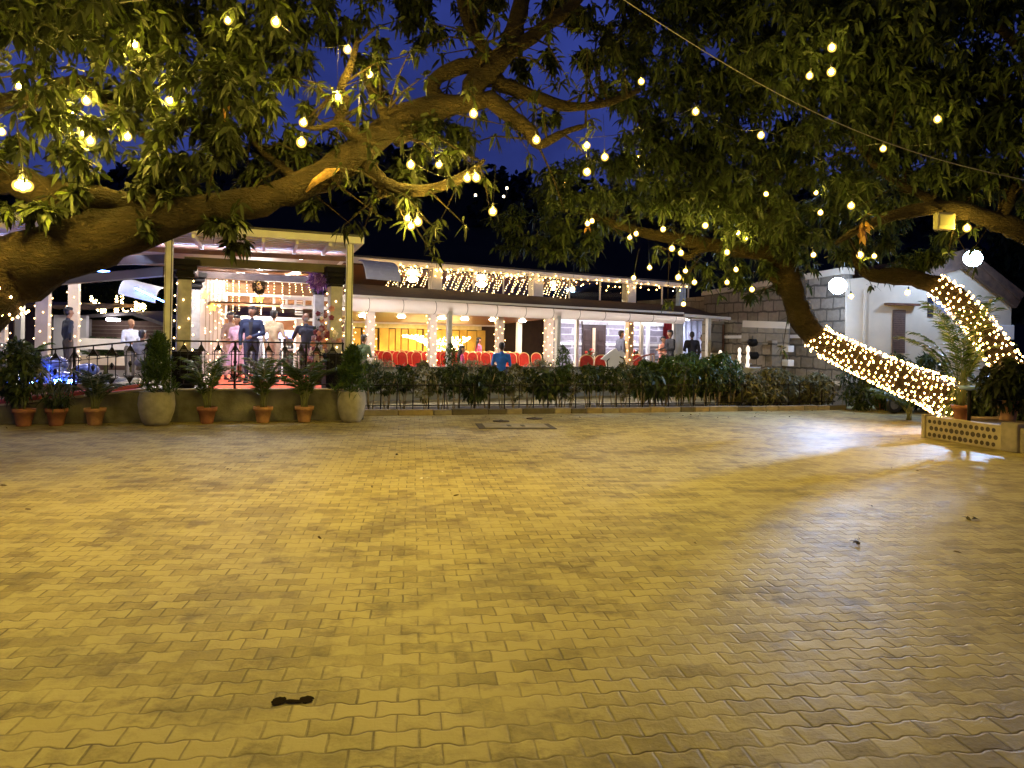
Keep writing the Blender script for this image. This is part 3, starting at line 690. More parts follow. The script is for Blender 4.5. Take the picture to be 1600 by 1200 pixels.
mb = MB(); a, b, c_ = at(128, 497, 27.3), at(205, 492, 27.3), at(262, 512, 27.3); mb.poly_prism([a, b, b + Vector((0, 2.5, .12)), a + Vector((0, 2.5, .12))], (0, 0, .12)); mb.poly_prism([b, c_, c_ + Vector((0, 2.5, .12)), b + Vector((0, 2.5, .12))], (0, 0, .12)); mb.build('roof', M('grey_sheet_roof', (.20, .18, .16), .7), sd)
mb = MB(); mb.tube([at(167, 499, 27.2), at(187, 500, 27.2)], .05, 8); mb.build('tube_light', emit('tube_light', (.9, .85, 1), 30), sd)
# ---------------------------------------------------------------- decorations on the pavilion
wr = thing('monogram_wreath', 'round dark leafy wreath with a gold letter S, hung from the back beam', 'wreath', at(405, 447, 17.9))
c = at(405, 447, 17.85); ring = []
for k in range(150):
    a = rnd.uniform(0, 2 * math.pi); r = rnd.uniform(.08, .17); ring.append(c + Vector((r * math.cos(a), .03, r * math.sin(a))))
leaf_object('leaves', whorl(np.array([tuple(p) for p in ring]), 3, .07, .035, rng, .2), leaf_mat('bronze_leaves', (.03, .022, .012), (.10, .07, .03)), wr)
mb = MB(); pts = []
for k in range(13):
    a = math.pi * (.15 + 1.35 * k / 12); pts.append(c + Vector((.045 * math.cos(a), -.03, .045 + .042 * math.sin(a))))
for k in range(1, 13):
    a = math.pi * (.5 - 1.35 * k / 12); pts.append(c + Vector((.047 * math.cos(a), -.03, -.042 + .045 * math.sin(a))))
mb.tube(pts, .012, 6); mb.build('letter', M('gold', (.75, .5, .15), .3, metal=.7), wr)
mb = MB(); mb.tube([c + Vector((0, 0, .17)), c + Vector((0, 0, .45))], .004, 4); mb.build('string', mat['cable'], wr)
def ball_cluster(nm, lab, cat, c, r, n, k, ln, wd, m):
    t = thing(nm, lab, cat, c)
    d = rng.normal(size=(n, 3)); d /= np.linalg.norm(d, axis=1, keepdims=True)
    leaf_object('tinsel', whorl(np.array(c)[None] + d * r * rng.uniform(.5, 1, (n, 1)), k, ln, wd, rng, .2, down=0), m, t)
    mb = MB(); mb.tube([Vector(c) + Vector((0, 0, r * .8)), Vector(c) + Vector((0, 0, r + .2))], .005, 4); mb.build('string', mat['cable'], t)
    return t
mt = leaf_mat('violet_tinsel', (.10, .04, .35), (.45, .22, .85), .2, .2, c2=(.7, .5, 1))
ball_cluster('tinsel_ball', 'shaggy violet tinsel ball hung beside the right-hand granite column', 'decoration', at(497, 438, 15.4), .19, 170, 5, .12, .02, mt)
ga = thing('flower_garland', 'dusty pink, wine and white flower garland climbing the right granite column', 'garland', at(510, 560, 15.3))
fm = [M('dusty_pink_petals', (.55, .25, .22), .7), M('wine_petals', (.18, .03, .06), .7), M('white_petals', (.75, .68, .66), .7), M('mauve_petals', (.35, .22, .34), .7)]
path = [(516, 488), (520, 505), (514, 522), (503, 515), (497, 530), (513, 545), (492, 548), (490, 565), (505, 500), (520, 530), (498, 560)]
for k in range(96):
    x, y = rnd.choice(path); c = at(x + rnd.gauss(0, 5), y + rnd.gauss(0, 6), 15.3 + rnd.uniform(-.15, .12)); r = rnd.uniform(.03, .055)
    mb = MB(); mb.ball(c, (r, r, r * .8), 7, rings=4)
    for j in range(5):
        a = j * 1.257 + k; mb.ball(c + Vector((r * .8 * math.cos(a), -r * .3, r * .8 * math.sin(a))), (r * .6, r * .35, r * .6), 6, rings=4)
    mb.build('flower', fm[rnd.choice((0, 0, 1, 1, 2, 3))], ga)
leaf_object('leaves', whorl(np.array([tuple(at(x + rnd.gauss(0, 6), y + rnd.gauss(0, 7), 15.38)) for x, y in path for _ in range(6)]), 4, .09, .035, rng), mat['leaf_hedge'], ga)
# ---------------------------------------------------------------- banquet hall
hall = thing('banquet_hall', 'long open-fronted banquet hall with a brown tiled awning and a light-hung glazed upper band', 'hall', FB.P(5, 1))
H_ = lambda s, t, z: FB.P(s, t, z)
m_beam = mat['white']
FZ = .25
mb = MB(); mb.fbox(FB, -7, 18.5, .35, 12.5, 0, FZ); mb.build('floor_slab', mat['floor'], hall)
# parapet
mb = MB(); mb.fbox(FB, -.2, 13.2, .0, .16, .0, .84); mb.build('parapet', mat['plinth'], hall)
mb = MB(); mb.fbox(FB, -.25, 13.2, -.10, .20, .842, .875); mb.build('coping', M('dark_coping', (.08, .075, .06), .6), hall)
mb = MB(); mb.fbox(FB, -.25, 13.2, -.13, -.003, .22, .26); mb.build('ledge', mat['plinth'], hall)
# awning posts
for x in (703, 873, 1108):
    s, _ = FB.ray(x, 500, 0.05); mb = MB(); mb.fbox(FB, s - .06, s + .06, .02, .15, 0, 2.5); mb.build('awning_post', mat['post'], hall)
for x, y1 in ((903, 575), (1055, 570), (1004, 575)):
    s, _ = FB.ray(x, 500, 1.2); mb = MB(); mb.fbox(FB, s - .05, s + .05, 1.2, 1.3, FZ, 2.4); mb.build('screen_post', mat['white'], hall)
# tiled awning roof with gutter
def q(x, y, t): s, z = FB.ray(x, y, t); return FB.P(s, t, z)
e0, e1, r1, r0 = q(538, 459, 0), q(1181, 500, 0), q(1110, 481, 2.4), q(538, 442.5, 2.4)
mb = MB(); mb.poly_prism([e0, e1, r1, r0], (0, 0, -.05)); mb.build('awning_roof', mat['tile'], hall)
s1_ = FB.local(e1)[0]
mb = MB(); mb.bar(q(1069, 492.5, -.05), q(1181, 500.5, -.05), .06, .09); mb.bar(e0 + Vector((0, 0, -.04)), q(1068, 489.5, -.03), .05, .06); mb.build('gutter', mat['white'], hall)
# rolled clear blind under the eave: a bulging pale band with seams
m_blind = leaf_mat('rolled_plastic_blind', (.80, .74, .70), (.84, .78, .74), .55, .25)
sa, za = FB.ray(545, 461, .12); sb, zb_ = FB.ray(1068, 490, .12)
prof = [(.10, 0), (-.02, -.02), (-.10, -.08), (-.13, -.17), (-.11, -.26), (-.04, -.33), (.06, -.36)]
def blind_prof(f):
    s = sa + (sb - sa) * f; z = za + (zb_ - za) * f; return [FB.P(s, .12 + a, z - .01 + b * (1.08 - .18 * f)) for a, b in prof]
mb = MB(); n = 24; vs = []; fs = []
for i in range(n + 1): vs += blind_prof(i / n)
k = len(prof)
for i in range(n):
    for j in range(k - 1): fs.append((i * k + j, (i + 1) * k + j, (i + 1) * k + j + 1, i * k + j + 1))
fs += [tuple(range(k)), tuple(range(n * k + k - 1, n * k - 1, -1))]
mb.add(vs, fs, 0, True); mb.build('rolled_blind', m_blind, hall)
for i in range(12):
    p = blind_prof((i + .55) / 12); mb = MB(); mb.tube([a + FB.n * -.006 for a in p], .009, 5); mb.build('blind_strap', mat['cable'], hall)
for i in range(6):
    s_ = .8 + i * 1.9; mb = MB(); mb.lathe(FB.P(s_, 1.25, 2.70 - .028 * s_), [(0, -.04), (.09, -.035), (.11, 0)], 12); mb.build('ceiling_light', mat['lamp_white'], hall)  # added lamps hidden behind the blind, to make it glow and brighten the front
# upper glazed band
TG = 2.45
sL, zT = FB.ray(552, 401, TG); _, zB = FB.ray(552, 445, TG); sR, _ = FB.ray(1076, 440, TG)
mb = MB(); mb.fbox(FB, sL - 1.4, sR, TG - .12, TG + .04, zT - .17, zT, zr=(zT - .29, zT - .12)); mb.build('upper_fascia', mat['white'], hall, bevel=.01)
mb = MB(); mb.fbox(FB, sL - 1.2, sR, TG - .03, TG + .05, zB - .06, zB + .01, zr=(zB - .36, zB - .29)); mb.build('lower_rail', mat['white'], hall)
for a, b in ((675, 690), (833, 848), (980.5, 993)):
    s0, _ = FB.ray(a, 430, TG); s1, _ = FB.ray(b, 430, TG); mb = MB(); mb.fbox(FB, s0, s1, TG - .06, TG + .3, zB - .35, zT - .12); mb.build('upper_pier', mat['white'], hall, bevel=.01)
s0, _ = FB.ray(1062, 450, TG); s1, _ = FB.ray(1072, 450, TG); mb = MB(); mb.fbox(FB, s0, s1, TG, TG + .2, zB - .4, zT - .2); mb.build('upper_pier', M('painted_blue_light', (.45, .6, .8), .5), hall)  # blue light falling on this pier is put into its colour
for x in (622, 740, 787, 890, 938, 1035, 1076):
    s, _ = FB.ray(x, 430, TG); mb = MB(); mb.fbox(FB, s - .018, s + .018, TG - .02, TG + .03, zB - .4, zT - .12); mb.build('mullion', mat['white'], hall)
m_glass = glass('window_glass', (.93, .93, .9), .05)
for a, b in ((600, 622), (622, 675), (690, 740), (740, 787), (787, 833), (848, 890), (890, 938), (938, 980)):
    s0, _ = FB.ray(a, 430, TG); s1, _ = FB.ray(b, 430, TG); mb = MB(); mb.fbox(FB, s0 + .02, s1 - .02, TG + .005, TG + .013, zB - .34, zT - .13); mb.build('glass_pane', m_glass, hall)
# roof and the boarded room seen through the upper glass
mb = MB(); mb.fbox(FB, sL - 1.4, sR, TG - .12, 10, zT + .003, zT + .06, zr=(zT - .117, zT - .06)); mb.build('roof', M('roof_felt', (.05, .05, .05), .9), hall)
m_ply = M('varnished_boards', (.17, .075, .03), .4, var=.3, scale=3)
mb = MB(); mb.add([H_(sL - 1.2, TG + .35, zT - .17), H_(9.4, TG + .35, zT - .27), H_(9.4, 8.5, zT - .5), H_(sL - 1.2, 8.5, zT - .4)], [(0, 1, 2, 3)])
mb.add([H_(sL - 1.2, 8.45, zT - .1), H_(9.4, 8.45, zT - .1), H_(9.4, 8.45, 2.4), H_(sL - 1.2, 8.45, 2.4)], [(0, 1, 2, 3)]); mb.build('upper_boards', m_ply, hall)
# front beam line and columns
TB = 2.5
mb = MB(); mb.fbox(FB, -1.2, 8.35, TB, TB + .18, 2.38, 2.47); mb.build('front_beam', m_beam, hall)
mb = MB(); mb.fbox(FB, -1.2, 8.35, TB + .02, TB + .10, 2.62, 2.70)
s = -1.1
while s < 8.3: mb.fbox(FB, s, s + .05, TB + .02, TB + .08, 2.47, 2.62); s += .24
mb.build('lattice', mat['white'], hall)
colx = [(580, 12.5, TB), (677.5, 11.5, TB), (783, 10.5, TB + 1.2), (860, 11, TB)]
COLS = []
for x, wpx, t in colx:
    s, _ = FB.ray(x, 500, t); d = FB.P(s, t).y; wd = wpx * d / FPX
    mb = MB(); mb.fbox(FB, s - wd / 2, s + wd / 2, t - .02, t + .22, FZ, 2.375); mb.build('hall_column', mat['col_paint'], hall, bevel=.01)
    COLS.append((s, t, wd))
# boarded ceiling, dropping to the back transom
mb = MB(); mb.add([H_(-3.0, TB + .18, 2.46), H_(8.4, TB + .18, 2.46), H_(8.4, 8.6, 2.2), H_(-3.0, 8.6, 2.2)], [(0, 1, 2, 3)]); mb.add([H_(-3.0, TB + .18, 2.50), H_(8.4, TB + .18, 2.50), H_(8.4, 8.6, 2.24), H_(-3.0, 8.6, 2.24)], [(3, 2, 1, 0)])
mb.build('ceiling', m_ply, hall)
for x, y in ((627, 502), (726, 508), (816, 512), (567, 498), (690, 503), (770, 508)):
    s, z = FB.ray(x, y, 5.4); p = H_(s, 5.4, 2.46 - .26 * (5.4 - TB) / 6.1)
    mb = MB(); mb.lathe(p, [(0, -.045), (.09, -.04), (.125, -.02), (.13, 0)], 14); mb.build('ceiling_light', mat['lamp_hall'], hall)
mb = MB(); mb.fbox(FB, -2, 9, 8.6, 8.75, 2.14, 2.25); mb.build('transom', m_beam, hall)
# back wall: yellow upper band, tall boards with dark gaps
m_board = M('honey_boards', (.58, .36, .07), .5, var=.25, scale=2.5)
mb = MB(); mb.fbox(FB, -2, 12.6, 10.0, 10.1, FZ, 2.9); mb.build('back_wall', M('dark_back_wall', (.06, .035, .02), .8), hall)
mb = MB(); s = -1.6; bi = 0
while s < 8.6:
    l = rnd.uniform(.24, .48); mb.fbox(FB, s, s + l - rnd.choice((.03, .05, .10)), 9.90, 9.96 + .02 * (bi % 2), FZ, 1.96 + .03 * (bi % 2)); s += l; bi += 1
mb.build('boards', m_board, hall)
mb = MB(); mb.fbox(FB, -1.6, 8.6, 9.88, 9.95, 2.0, 2.2); mb.build('upper_band', M('cream_band', (.65, .56, .32), .6), hall)
# warm uplights along the foot of the boards
ml = emit('stage_uplight', (1.0, .72, .14), 330)
for s in (1.6, 3.0, 4.4, 5.8, 7.2):
    mb = MB(); mb.fbox(FB, s - .16, s + .16, 9.35, 9.47, FZ, FZ + .08); b = mb.build('uplight', mat['black_plastic'], hall)
    mb = MB(); mb.fbox(FB, s - .14, s + .14, 9.36, 9.46, FZ + .083, FZ + .09); mb.build('lens', ml, b)
# white inner frame
for x in (812, 925):
    s, _ = FB.ray(x, 540, 6.2)
    if x == 812: mb = MB(); mb.fbox(FB, s - .09, s + .09, 6.2, 6.35, FZ, 2.3); mb.build('inner_post', m_beam, hall)
# stone-faced end room
m_stone = stone_mat('violet_grey_stone', (.32, .30, .32), (.22, .21, .24), (.55, .54, .56), .62, .24, .02, .4)
m_stone_y = stone_mat('buff_stone', (.30, .25, .17), (.20, .17, .12), (.13, .11, .08), .66, .29, .022, .6)
TS = 4.3
sa_, _ = FB.ray(868, 520, TS); sb2, _ = FB.ray(1036, 520, TS)
mb = MB(); mb.fbox(FB, sa_, sb2, TS, TS + .25, FZ, 2.62); mb.build('stone_wall', m_stone, hall)
_, zc = FB.ray(900, 537, TS); _, zt2 = FB.ray(900, 499, TS)
mb = MB(); mb.fbox(FB, sa_, sb2, TS - .03, TS + .02, zc - .05, zc + .05); mb.fbox(FB, sa_, sb2, TS - .03, TS + .02, 2.26, 2.40); mb.build('white_course', mat['white'], hall)
s0, zd = FB.ray(911.5, 507, TS - .1); s1, _ = FB.ray(947, 507, TS - .1)
mb = MB(); mb.fbox(FB, s0, s1, TS - .10, TS - .031, FZ, zd); dr = mb.build('door', mat['wood_dark'], hall)
sm, _ = FB.ray(928, 520, TS - .1)
mb = MB(); mb.fbox(FB, sm - .07, sm + .05, TS - .13, TS - .101, FZ, zd - .12); mb.build('gap_panel', M('bright_gap', (.55, .42, .25), .5), dr)  # the bright gap between the open leaves, put in as a pale panel
for f in (.18, .78):
    mb = MB(); x0_ = s0 + (s1 - s0) * f
    for z in (FZ + .25, FZ + .85, FZ + 1.4): mb.fbox(FB, x0_ - .12, x0_ + .12, TS - .125, TS - .101, z, z + .4)
    mb.build('door_leaf', mat['wood_dark'], dr, bevel=.01)
mb = MB(); mb.fbox(FB, s0 - .06, s1 + .05, TS - .16, TS - .02, zd + .003, zd + .12); mb.build('lintel', mat['stone_col'], dr)
sg, _ = FB.ray(1006, 520, TS); mb = MB(); mb.fbox(FB, sg - .06, sg + .06, TS - .3, TS - .2, FZ, 2.3); mb.build('screen_post', mat['white'], hall)
# ceiling over the end room with cool downlights
mb = MB(); mb.fbox(FB, 8.4, 18.0, TB, 10, 2.62, 2.68); mb.build('end_room_ceiling', mat['white'], hall)
for s, t in ((8.9, 3.2), (10.0, 3.3), (11.0, 3.3), (12.2, 3.6), (13.2, 4.2), (13.9, 5.4), (15.0, 5.2), (16.0, 5.6)):
    mb = MB(); mb.lathe(H_(s, t, 2.618), [(0, -.03), (.13, -.028), (.15, 0)], 14); mb.build('ceiling_light', mat['lamp_cool'], hall)
# red drape and the bright curtained room
s0, zc0 = FB.ray(1034, 508, 5.0); s1, _ = FB.ray(1052, 508, 5.0)
def drape(name, fr, s0, s1, t, z0, z1, m, folds, amp, parent):
    n = folds * 6; vs = []; fs = []
    for i in range(n + 1):
        s = s0 + (s1 - s0) * i / n; o = amp * math.sin(2 * math.pi * i / 6) + amp * .5 * math.sin(i * .37)
        vs += [fr.P(s, t + o, z0), fr.P(s, t + o * .8, z1)]
    for i in range(n): fs.append((2 * i, 2 * i + 2, 2 * i + 3, 2 * i + 1))
    mb = MB(); mb.add(vs, fs, 0, True); return mb.build(name, m, parent)
drape('red_drape', FB, s0, s1, 5.0, FZ, 2.55, M('red_cloth', (.42, .03, .04), .8), 4, .05, hall)
s0, _ = FB.ray(1052, 520, 6.4); s1, _ = FB.ray(1135, 520, 6.4)
drape('white_drape', FB, s0, s1, 6.4, FZ, 2.6, M('pale_blue_cloth', (.62, .70, .82), .8), 9, .05, hall)
for k in range(5):
    s = s0 + (s1 - s0) * (k + .6) / 6; mb = MB()
    mb.tube([H_(s + .10 * math.sin(a), 6.26, 2.0 + .16 * math.cos(a)) for a in np.linspace(0, 5.4, 12)], .012, 5); mb.build('curl_motif', M('mauve_curl', (.35, .25, .4), .6), hall)
sw, _ = FB.ray(1053, 520, 1.25); mb = MB(); a_, _ = FB.ray(1057, 500, 1.25); b_, _ = FB.ray(1068, 500, 1.25); mb.fbox(FB, a_, b_, 1.25, 1.45, FZ, 2.42); mb.build('end_pier', M('pale_wall', (.66, .70, .76), .7), hall)
# buff stone pier with window at the right end
s0, zt3 = FB.ray(1112, 499, .25); s1, _ = FB.ray(1176, 499, .25)
mb = MB(); mb.fbox(FB, s0, s1, .25, .7, 0, 2.38); mb.build('end_wall', m_stone_y, hall)
s2, zw1 = FB.ray(1129, 507, .25); s3, zw0 = FB.ray(1154, 549, .25)
mb = MB(); mb.fbox(FB, s2, s3, .215, .249, zw0, zw1); wn_ = mb.build('window', M('dim_window', (.10, .075, .05), .15, var=.3), hall)
mb = MB()
for a, b in ((s2 - .03, s2 + .02), (s3 - .02, s3 + .03), ((s2 + s3) / 2 - .02, (s2 + s3) / 2 + .02)): mb.fbox(FB, a, b, .19, .214, zw0, zw1)
mb.build('window_frame', mat['wood'], wn_)
mb = MB(); mb.fbox(FB, s0, s1, .20, .249, 1.20, 1.32); mb.build('white_course', mat['white'], hall)
# facade behind the pavilion
T2 = 3.3
def pb2(nm, x0, y0, x1, y1, th, m, dt=0.0, par=None):
    mb = MB(); pbox(mb, FB, T2 + dt, x0, y0, x1, y1, th); return mb.build(nm, m, par or hall)
pb2('upper_rail', 318, 430, 548, 434.5, .12, m_beam)
pb2('side_wall', 312, 432, 352, 606, .15, mat['col_paint'], .05)
for x in (322, 328, 334, 341, 347): pb2('wall_groove', x, 434, x + 1.2, 590, .012, M('groove', (.25, .18, .13), .8) if x == 322 else bpy.data.materials['groove'], .03)
pb2('brown_board', 352, 435, 548, 457, .05, m_ply, .10)
pb2('glazing_rail', 352, 457, 548, 461, .12, m_beam); pb2('glazing_rail', 352, 493, 548, 498, .14, m_beam)
for x in (352, 391, 427, 498, 536): pb2('glazing_bar', x, 461, x + 3.5, 494, .08, m_beam, .02)
for a, b in ((355.5, 391), (394.5, 427), (430.5, 462), (473, 498)): pb2('glass_pane', a, 461, b, 493.5, .008, m_glass, .05)
for y in range(462, 492, 4): pb2('slat', 462, y, 473, y + 2, .06, m_beam, .02)
pb2('brown_board', 352, 498.5, 548, 514, .05, m_ply, .10)
pb2('fanlight', 362, 516, 462, 527, .03, emit('self_glowing_fanlight', (.30, .42, 1.0), 1.6), .12)  # blue light on the pane is put in as its own glow
pb2('fanlight_rail', 352, 513.5, 548, 516.5, .1, m_beam, .04)
pb2('door_glass', 362, 528, 548, 606, .04, M('dark_door_glass', (.05, .05, .06), .1), .16)
for x in (363, 388, 412, 440, 448, 460): pb2('door_frame', x, 528, x + 2.5, 606, .06, mat['white'] if x not in (448,) else mat['wood_dark'], .08)
pb2('porch_column', 463, 498.3, 474, 606, .2, mat['col_paint'], -.25)
pb2('porch_column', 540, 498.3, 552, 606, .2, mat['col_paint'], -.25)
mb = MB(); a, b = FB.ray(300, 430, T2)[0], FB.ray(548, 430, T2)[0]; mb.fbox(FB, a, b, T2 + 1.9, T2 + 2.0, 1.9, 3.4); mb.build('inner_wall', m_ply, hall)
mb = MB(); mb.fbox(FB, a, b, T2 + .16, T2 + 2.0, 3.38, 3.44); mb.build('inner_ceiling', m_ply, hall)
mb = MB(); mb.fbox(FB, a, b, T2 - .3, T2 + 2.0, FZ - .02, FZ + .01); mb.build('porch_floor', mat['floor'], hall)
p = FB.P(FB.ray(408, 506, T2 - .3)[0], T2 - .3, FB.ray(408, 506, T2 - .3)[1])
mb = MB(); mb.lathe(p, [(0, -.06), (.15, -.05), (.17, .02)], 14); mb.build('ceiling_light', mat['lamp_white'], hall)
for x in (375, 412, 450, 485):
    s, z = FB.ray(x, 480, T2 + 1.0); mb = MB(); mb.lathe(FB.P(s, T2 + 1.0, 3.375), [(0, -.03), (.1, -.028), (.12, 0)], 12); mb.build('ceiling_light', mat['lamp_hall'], hall)
# curved canopy over the corner of the upper storey
p0 = FB.P(FB.ray(560, 450, 1.6)[0], 1.6, FB.ray(560, 447, 1.6)[1])
arch_canopy(FB, p0, FB.a * .95 + Vector((0, 0, -.03)), FB.n * -1, .72, 'curved_canopy', [m_arch, mat['white']], hall, 0, 1.35)
# pendant lamps behind the upper glass, and the ring chandelier
m_pend = emit('pendant_lamp', (1.0, .78, .45), 60)
for x, y, nm in ((645, 436, 0), (752, 444, 0), (700, 432, 1), (865, 449, 1)):
    s, z = FB.ray(x, y, 4.2); p = FB.P(s, 4.2, z); r = .19 if nm == 0 else .07
    t = thing('pendant_lamp', ('wide glowing pendant lamp behind the upper glass, %s the white pier' % ('left of' if x == 645 else 'right of')) if nm == 0 else 'small round pendant lamp glowing faintly behind the upper glass', 'lamp', p, None if nm == 0 else 'small pendants behind the upper glass')
    mb = MB(); mb.lathe(p, [(r * .2, -.10), (r * .8, -.05), (r, 0), (r * .6, .05), (.02, .12)], 14); mb.build('lamp_shade', m_pend, t)
    mb = MB(); mb.tube([p + Vector((0, 0, .1)), p + Vector((0, 0, .45))], .008, 5); mb.build('cord', mat['cable'], t)
p = FB.P(*[FB.ray(803, 433, 3.6)[0], 3.6, FB.ray(803, 433, 3.6)[1]])
ch = thing('chandelier', 'wide ring chandelier wound with tiny lights behind the upper glass', 'chandelier', p)
mb = MB(); mb.tube([p + Vector((.33 * math.cos(a), .2 * math.sin(a), 0)) for a in np.linspace(0, 2 * math.pi, 25)], .02, 6); mb.build('ring', m_beam, ch)
for k in range(56):
    a = k * .59; rr = .30 + .03 * math.sin(k * 2.3); o = MB(); o.octa(p + Vector((rr * math.cos(a), .2 * math.sin(a), .055 * math.sin(a * 4 + k * .2))), .021); o.build('bulb', mat['fairy_far'], ch)
mb = MB(); mb.tube([p, p + Vector((0, 0, .35))], .008, 5); mb.build('cord', mat['cable'], ch)

# ---------------------------------------------------------------- stone building at the right of the hall
sw1 = Vector((at(1098, 600, 26.5).x, 26.5, 0)); sw2 = Vector((9.10, 20.75, 0))
stb = thing('stone_wall', 'tall wall of rough stone blocks with pale copings, between the hall and the cream house', 'wall', (sw1 + sw2) / 2)
dv = sw2 - sw1; FS = Frame(sw1.x, sw1.y, math.degrees(math.atan2(dv.y, dv.x))); LS = dv.length
m_sw = stone_mat('rough_stone_blocks', (.31, .26, .19), (.20, .17, .12), (.10, .085, .06), .62, .34, .03, .9)
mb = MB(); mb.fbox(FS, 0, LS, 0, .3, 0, 3.30, zr=(0, 3.62)); mb.build('masonry', m_sw, stb)
mb = MB(); mb.fbox(FS, -.1, LS, -.06, .36, 3.303, 3.45, zr=(3.623, 3.80)); mb.build('coping', mat['plaster'], stb)
mb = MB(); mb.fbox(FS, 0, LS, -.04, -.002, 1.80, 1.90, zr=(1.86, 1.96)); mb.build('white_course', mat['white'], stb)
mb = MB(); mb.fbox(FS, 0, LS, -.05, -.002, .55, .66, zr=(.55, .66)); mb.build('plinth_course', mat['plaster'], stb)
mb = MB(); mb.fbox(FS, -4.5, 0, .05, .3, 2.5, 3.30, zr=(2.5, 3.28)); mb.build('far_masonry', m_stone_y, stb)

gw = thing('stone_gateway', 'rough stone lintel on a pillar with white quoins, in front of the stone block wall', 'gateway', at(1195, 600, 22.6))
lp, lq = at(1160, 524, 22.9), at(1233, 527, 22.2)
mb = MB(); mb.bar(lp, lq, .22, .5); mb.build('lintel', m_stone_y, gw)
mb = MB(); mb.bar(lp + Vector((0, 0, .15)), lq + Vector((0, 0, .15)), .07, .6); mb.build('cornice', mat['plaster'], gw)
mb = MB(); a, b = at(1196, 600, 22.5), at(1226, 600, 22.3); zt = at(1210, 532, 22.4).z
mb.box(((a.x + b.x) / 2, 22.5, zt / 2), (b.x - a.x, .45, zt), .3); mb.build('pillar', m_sw, gw)
for y in (545, 567):
    c = at(1231, y, 22.2); mb = MB(); mb.box(c, (.2, .3, .19), .3); mb.build('quoin', mat['white'], gw, bevel=.01)
for x, y in ((1176, 535), (1178, 555)):
    c = at(x, y, 22.6); t = thing('round_planter', 'dark round hanging pot, %s of the two under the stone lintel' % ('upper' if y == 535 else 'lower'), 'pot', c)
    mb = MB(); mb.lathe(c, [(.04, -.13), (.13, -.09), (.16, 0), (.12, .09), (.10, .10)], 12); mb.build('bowl', mat['granite'], t)
    mb = MB(); mb.tube([c + Vector((0, 0, .09)), c + Vector((0, 0, .2))], .01, 5); mb.build('hanger', mat['iron'], t)
# little fountain bowls with jets whose lit look is put in as their own glow
m_jet = emit('self_glowing_jet', (1.0, .85, .66), .9)
for x, y0, y1, d, desc in ((1125, 547, 570, 22.6, 'shortest glowing water jet on a low bowl, under the stone pier window'), (1155, 543, 568, 22.2, 'broad glowing water jet on a stone bowl, middle of the three'), (1168, 540, 574, 21.4, 'tallest glowing water jet on a pale bowl, nearest the stone pillar')):
    c = at(x, y1, d); h = at(x, y0, d).z - c.z
    t = thing('fountain_jet', desc, 'fountain', (c.x, c.y, 0))
    mb = MB(); prof = [(.045 + .014 * math.sin(i * 1.9), i * h / 9) for i in range(9)] + [(.02, h)]
    mb.lathe(c, prof, 9, wob=.12); mb.build('water_jet', m_jet, t)
    mb = MB(); mb.lathe((c.x, c.y, 0), [(.2, 0), (.2, .3), (.12, .4), (.12, c.z - .16), (.34, c.z - .02), (.36, c.z + .01), (.3, c.z + .005)], 16); mb.build('bowl', M('pale_bowl', (.5, .5, .47), .6) if x == 1168 else mat['stone_col'], t)

# ---------------------------------------------------------------- cream house
FH = Frame(9.16, 20.72, 10)
ho = thing('house', 'cream plastered gabled house with a brown shutter and a stone plinth, behind the lit trees', 'house', FH.P(2.5, 0))
def hp(x, y, t=0.0): s, z = FH.ray(x, y, t); return FH.P(s, t, z)
def hz0(x): p = hp(x, 600); p.z = 0; return p
mb = MB(); mb.poly_prism([hz0(1322), hz0(1580), hp(1580, 466), hp(1512, 405), hp(1450, 426), hp(1322, 436)], FH.n * .25); mb.build('wall', mat['plaster'], ho)
mb = MB(); mb.bar(hp(1505, 402, -.25), hp(1592, 470, -.25), .14, .5); mb.bar(hp(1514, 402, -.25), hp(1440, 423, -.25), .10, .5); 
a, b = hp(1512, 399, -.4), hp(1594, 468, -.4); mb.poly_prism([a, b, b + FH.n * 7, a + FH.n * 7], (0, 0, .10)); mb.build('roof', mat['tile'], ho)
mb = MB(); s0, z1 = FH.ray(1320, 603, -.08); s1, _ = FH.ray(1402, 603, -.08); mb.fbox(FH, s0, s1, -.08, -.003, 0, z1); s1b, _ = FH.ray(1580, 603, -.08); mb.fbox(FH, s1, s1b, -.06, -.003, 0, z1 - .05); mb.build('plinth', m_stone_y, ho)
s0, z1 = FH.ray(1396, 484, -.04); s1, z0 = FH.ray(1414, 552, -.04)
mb = MB(); mb.fbox(FH, s0, s1, -.04, -.003, z0, z1); shu = mb.build('shutter', M('brown_shutter', (.12, .075, .05), .6, var=.3, scale=20), ho)
mb = MB(); k = z0
while k < z1 - .03: mb.fbox(FH, s0 + .02, s1 - .02, -.055, -.0405, k, k + .025); k += .06
mb.build('louvre', M('shutter_louvre', (.16, .10, .07), .6), shu)
s0, z1 = FH.ray(1388, 473, -.18); s1, z0 = FH.ray(1437, 478, -.18); mb = MB(); mb.fbox(FH, s0, s1, -.22, -.003, z0, z1); mb.build('shelf_hood', mat['wood'], ho)
s0, z1 = FH.ray(1450, 463, -.02); s1, z0 = FH.ray(1458, 495, -.02); mb = MB(); mb.fbox(FH, s0, s1, -.03, -.003, z0, z1); mb.build('window', M('dark_window', (.03, .03, .04), .15), ho)
s0, z1 = FH.ray(1462, 466, -.02); s1, z0 = FH.ray(1490, 490, -.02); mb = MB(); mb.fbox(FH, s0, s1, -.03, -.003, z0, z1); wb = mb.build('window', M('grey_window', (.25, .26, .3), .2), ho)
mb = MB(); mb.fbox(FH, s0 - .03, s1 + .03, -.05, -.031, z1, z1 + .05); mb.build('sill', mat['white'], wb)
s0, _ = FH.ray(1352, 500, -.1); mb = MB(); mb.fbox(FH, s0, s0 + .06, -.06, -.003, .6, 3.2); mb.build('drainpipe', mat['plaster'], ho)
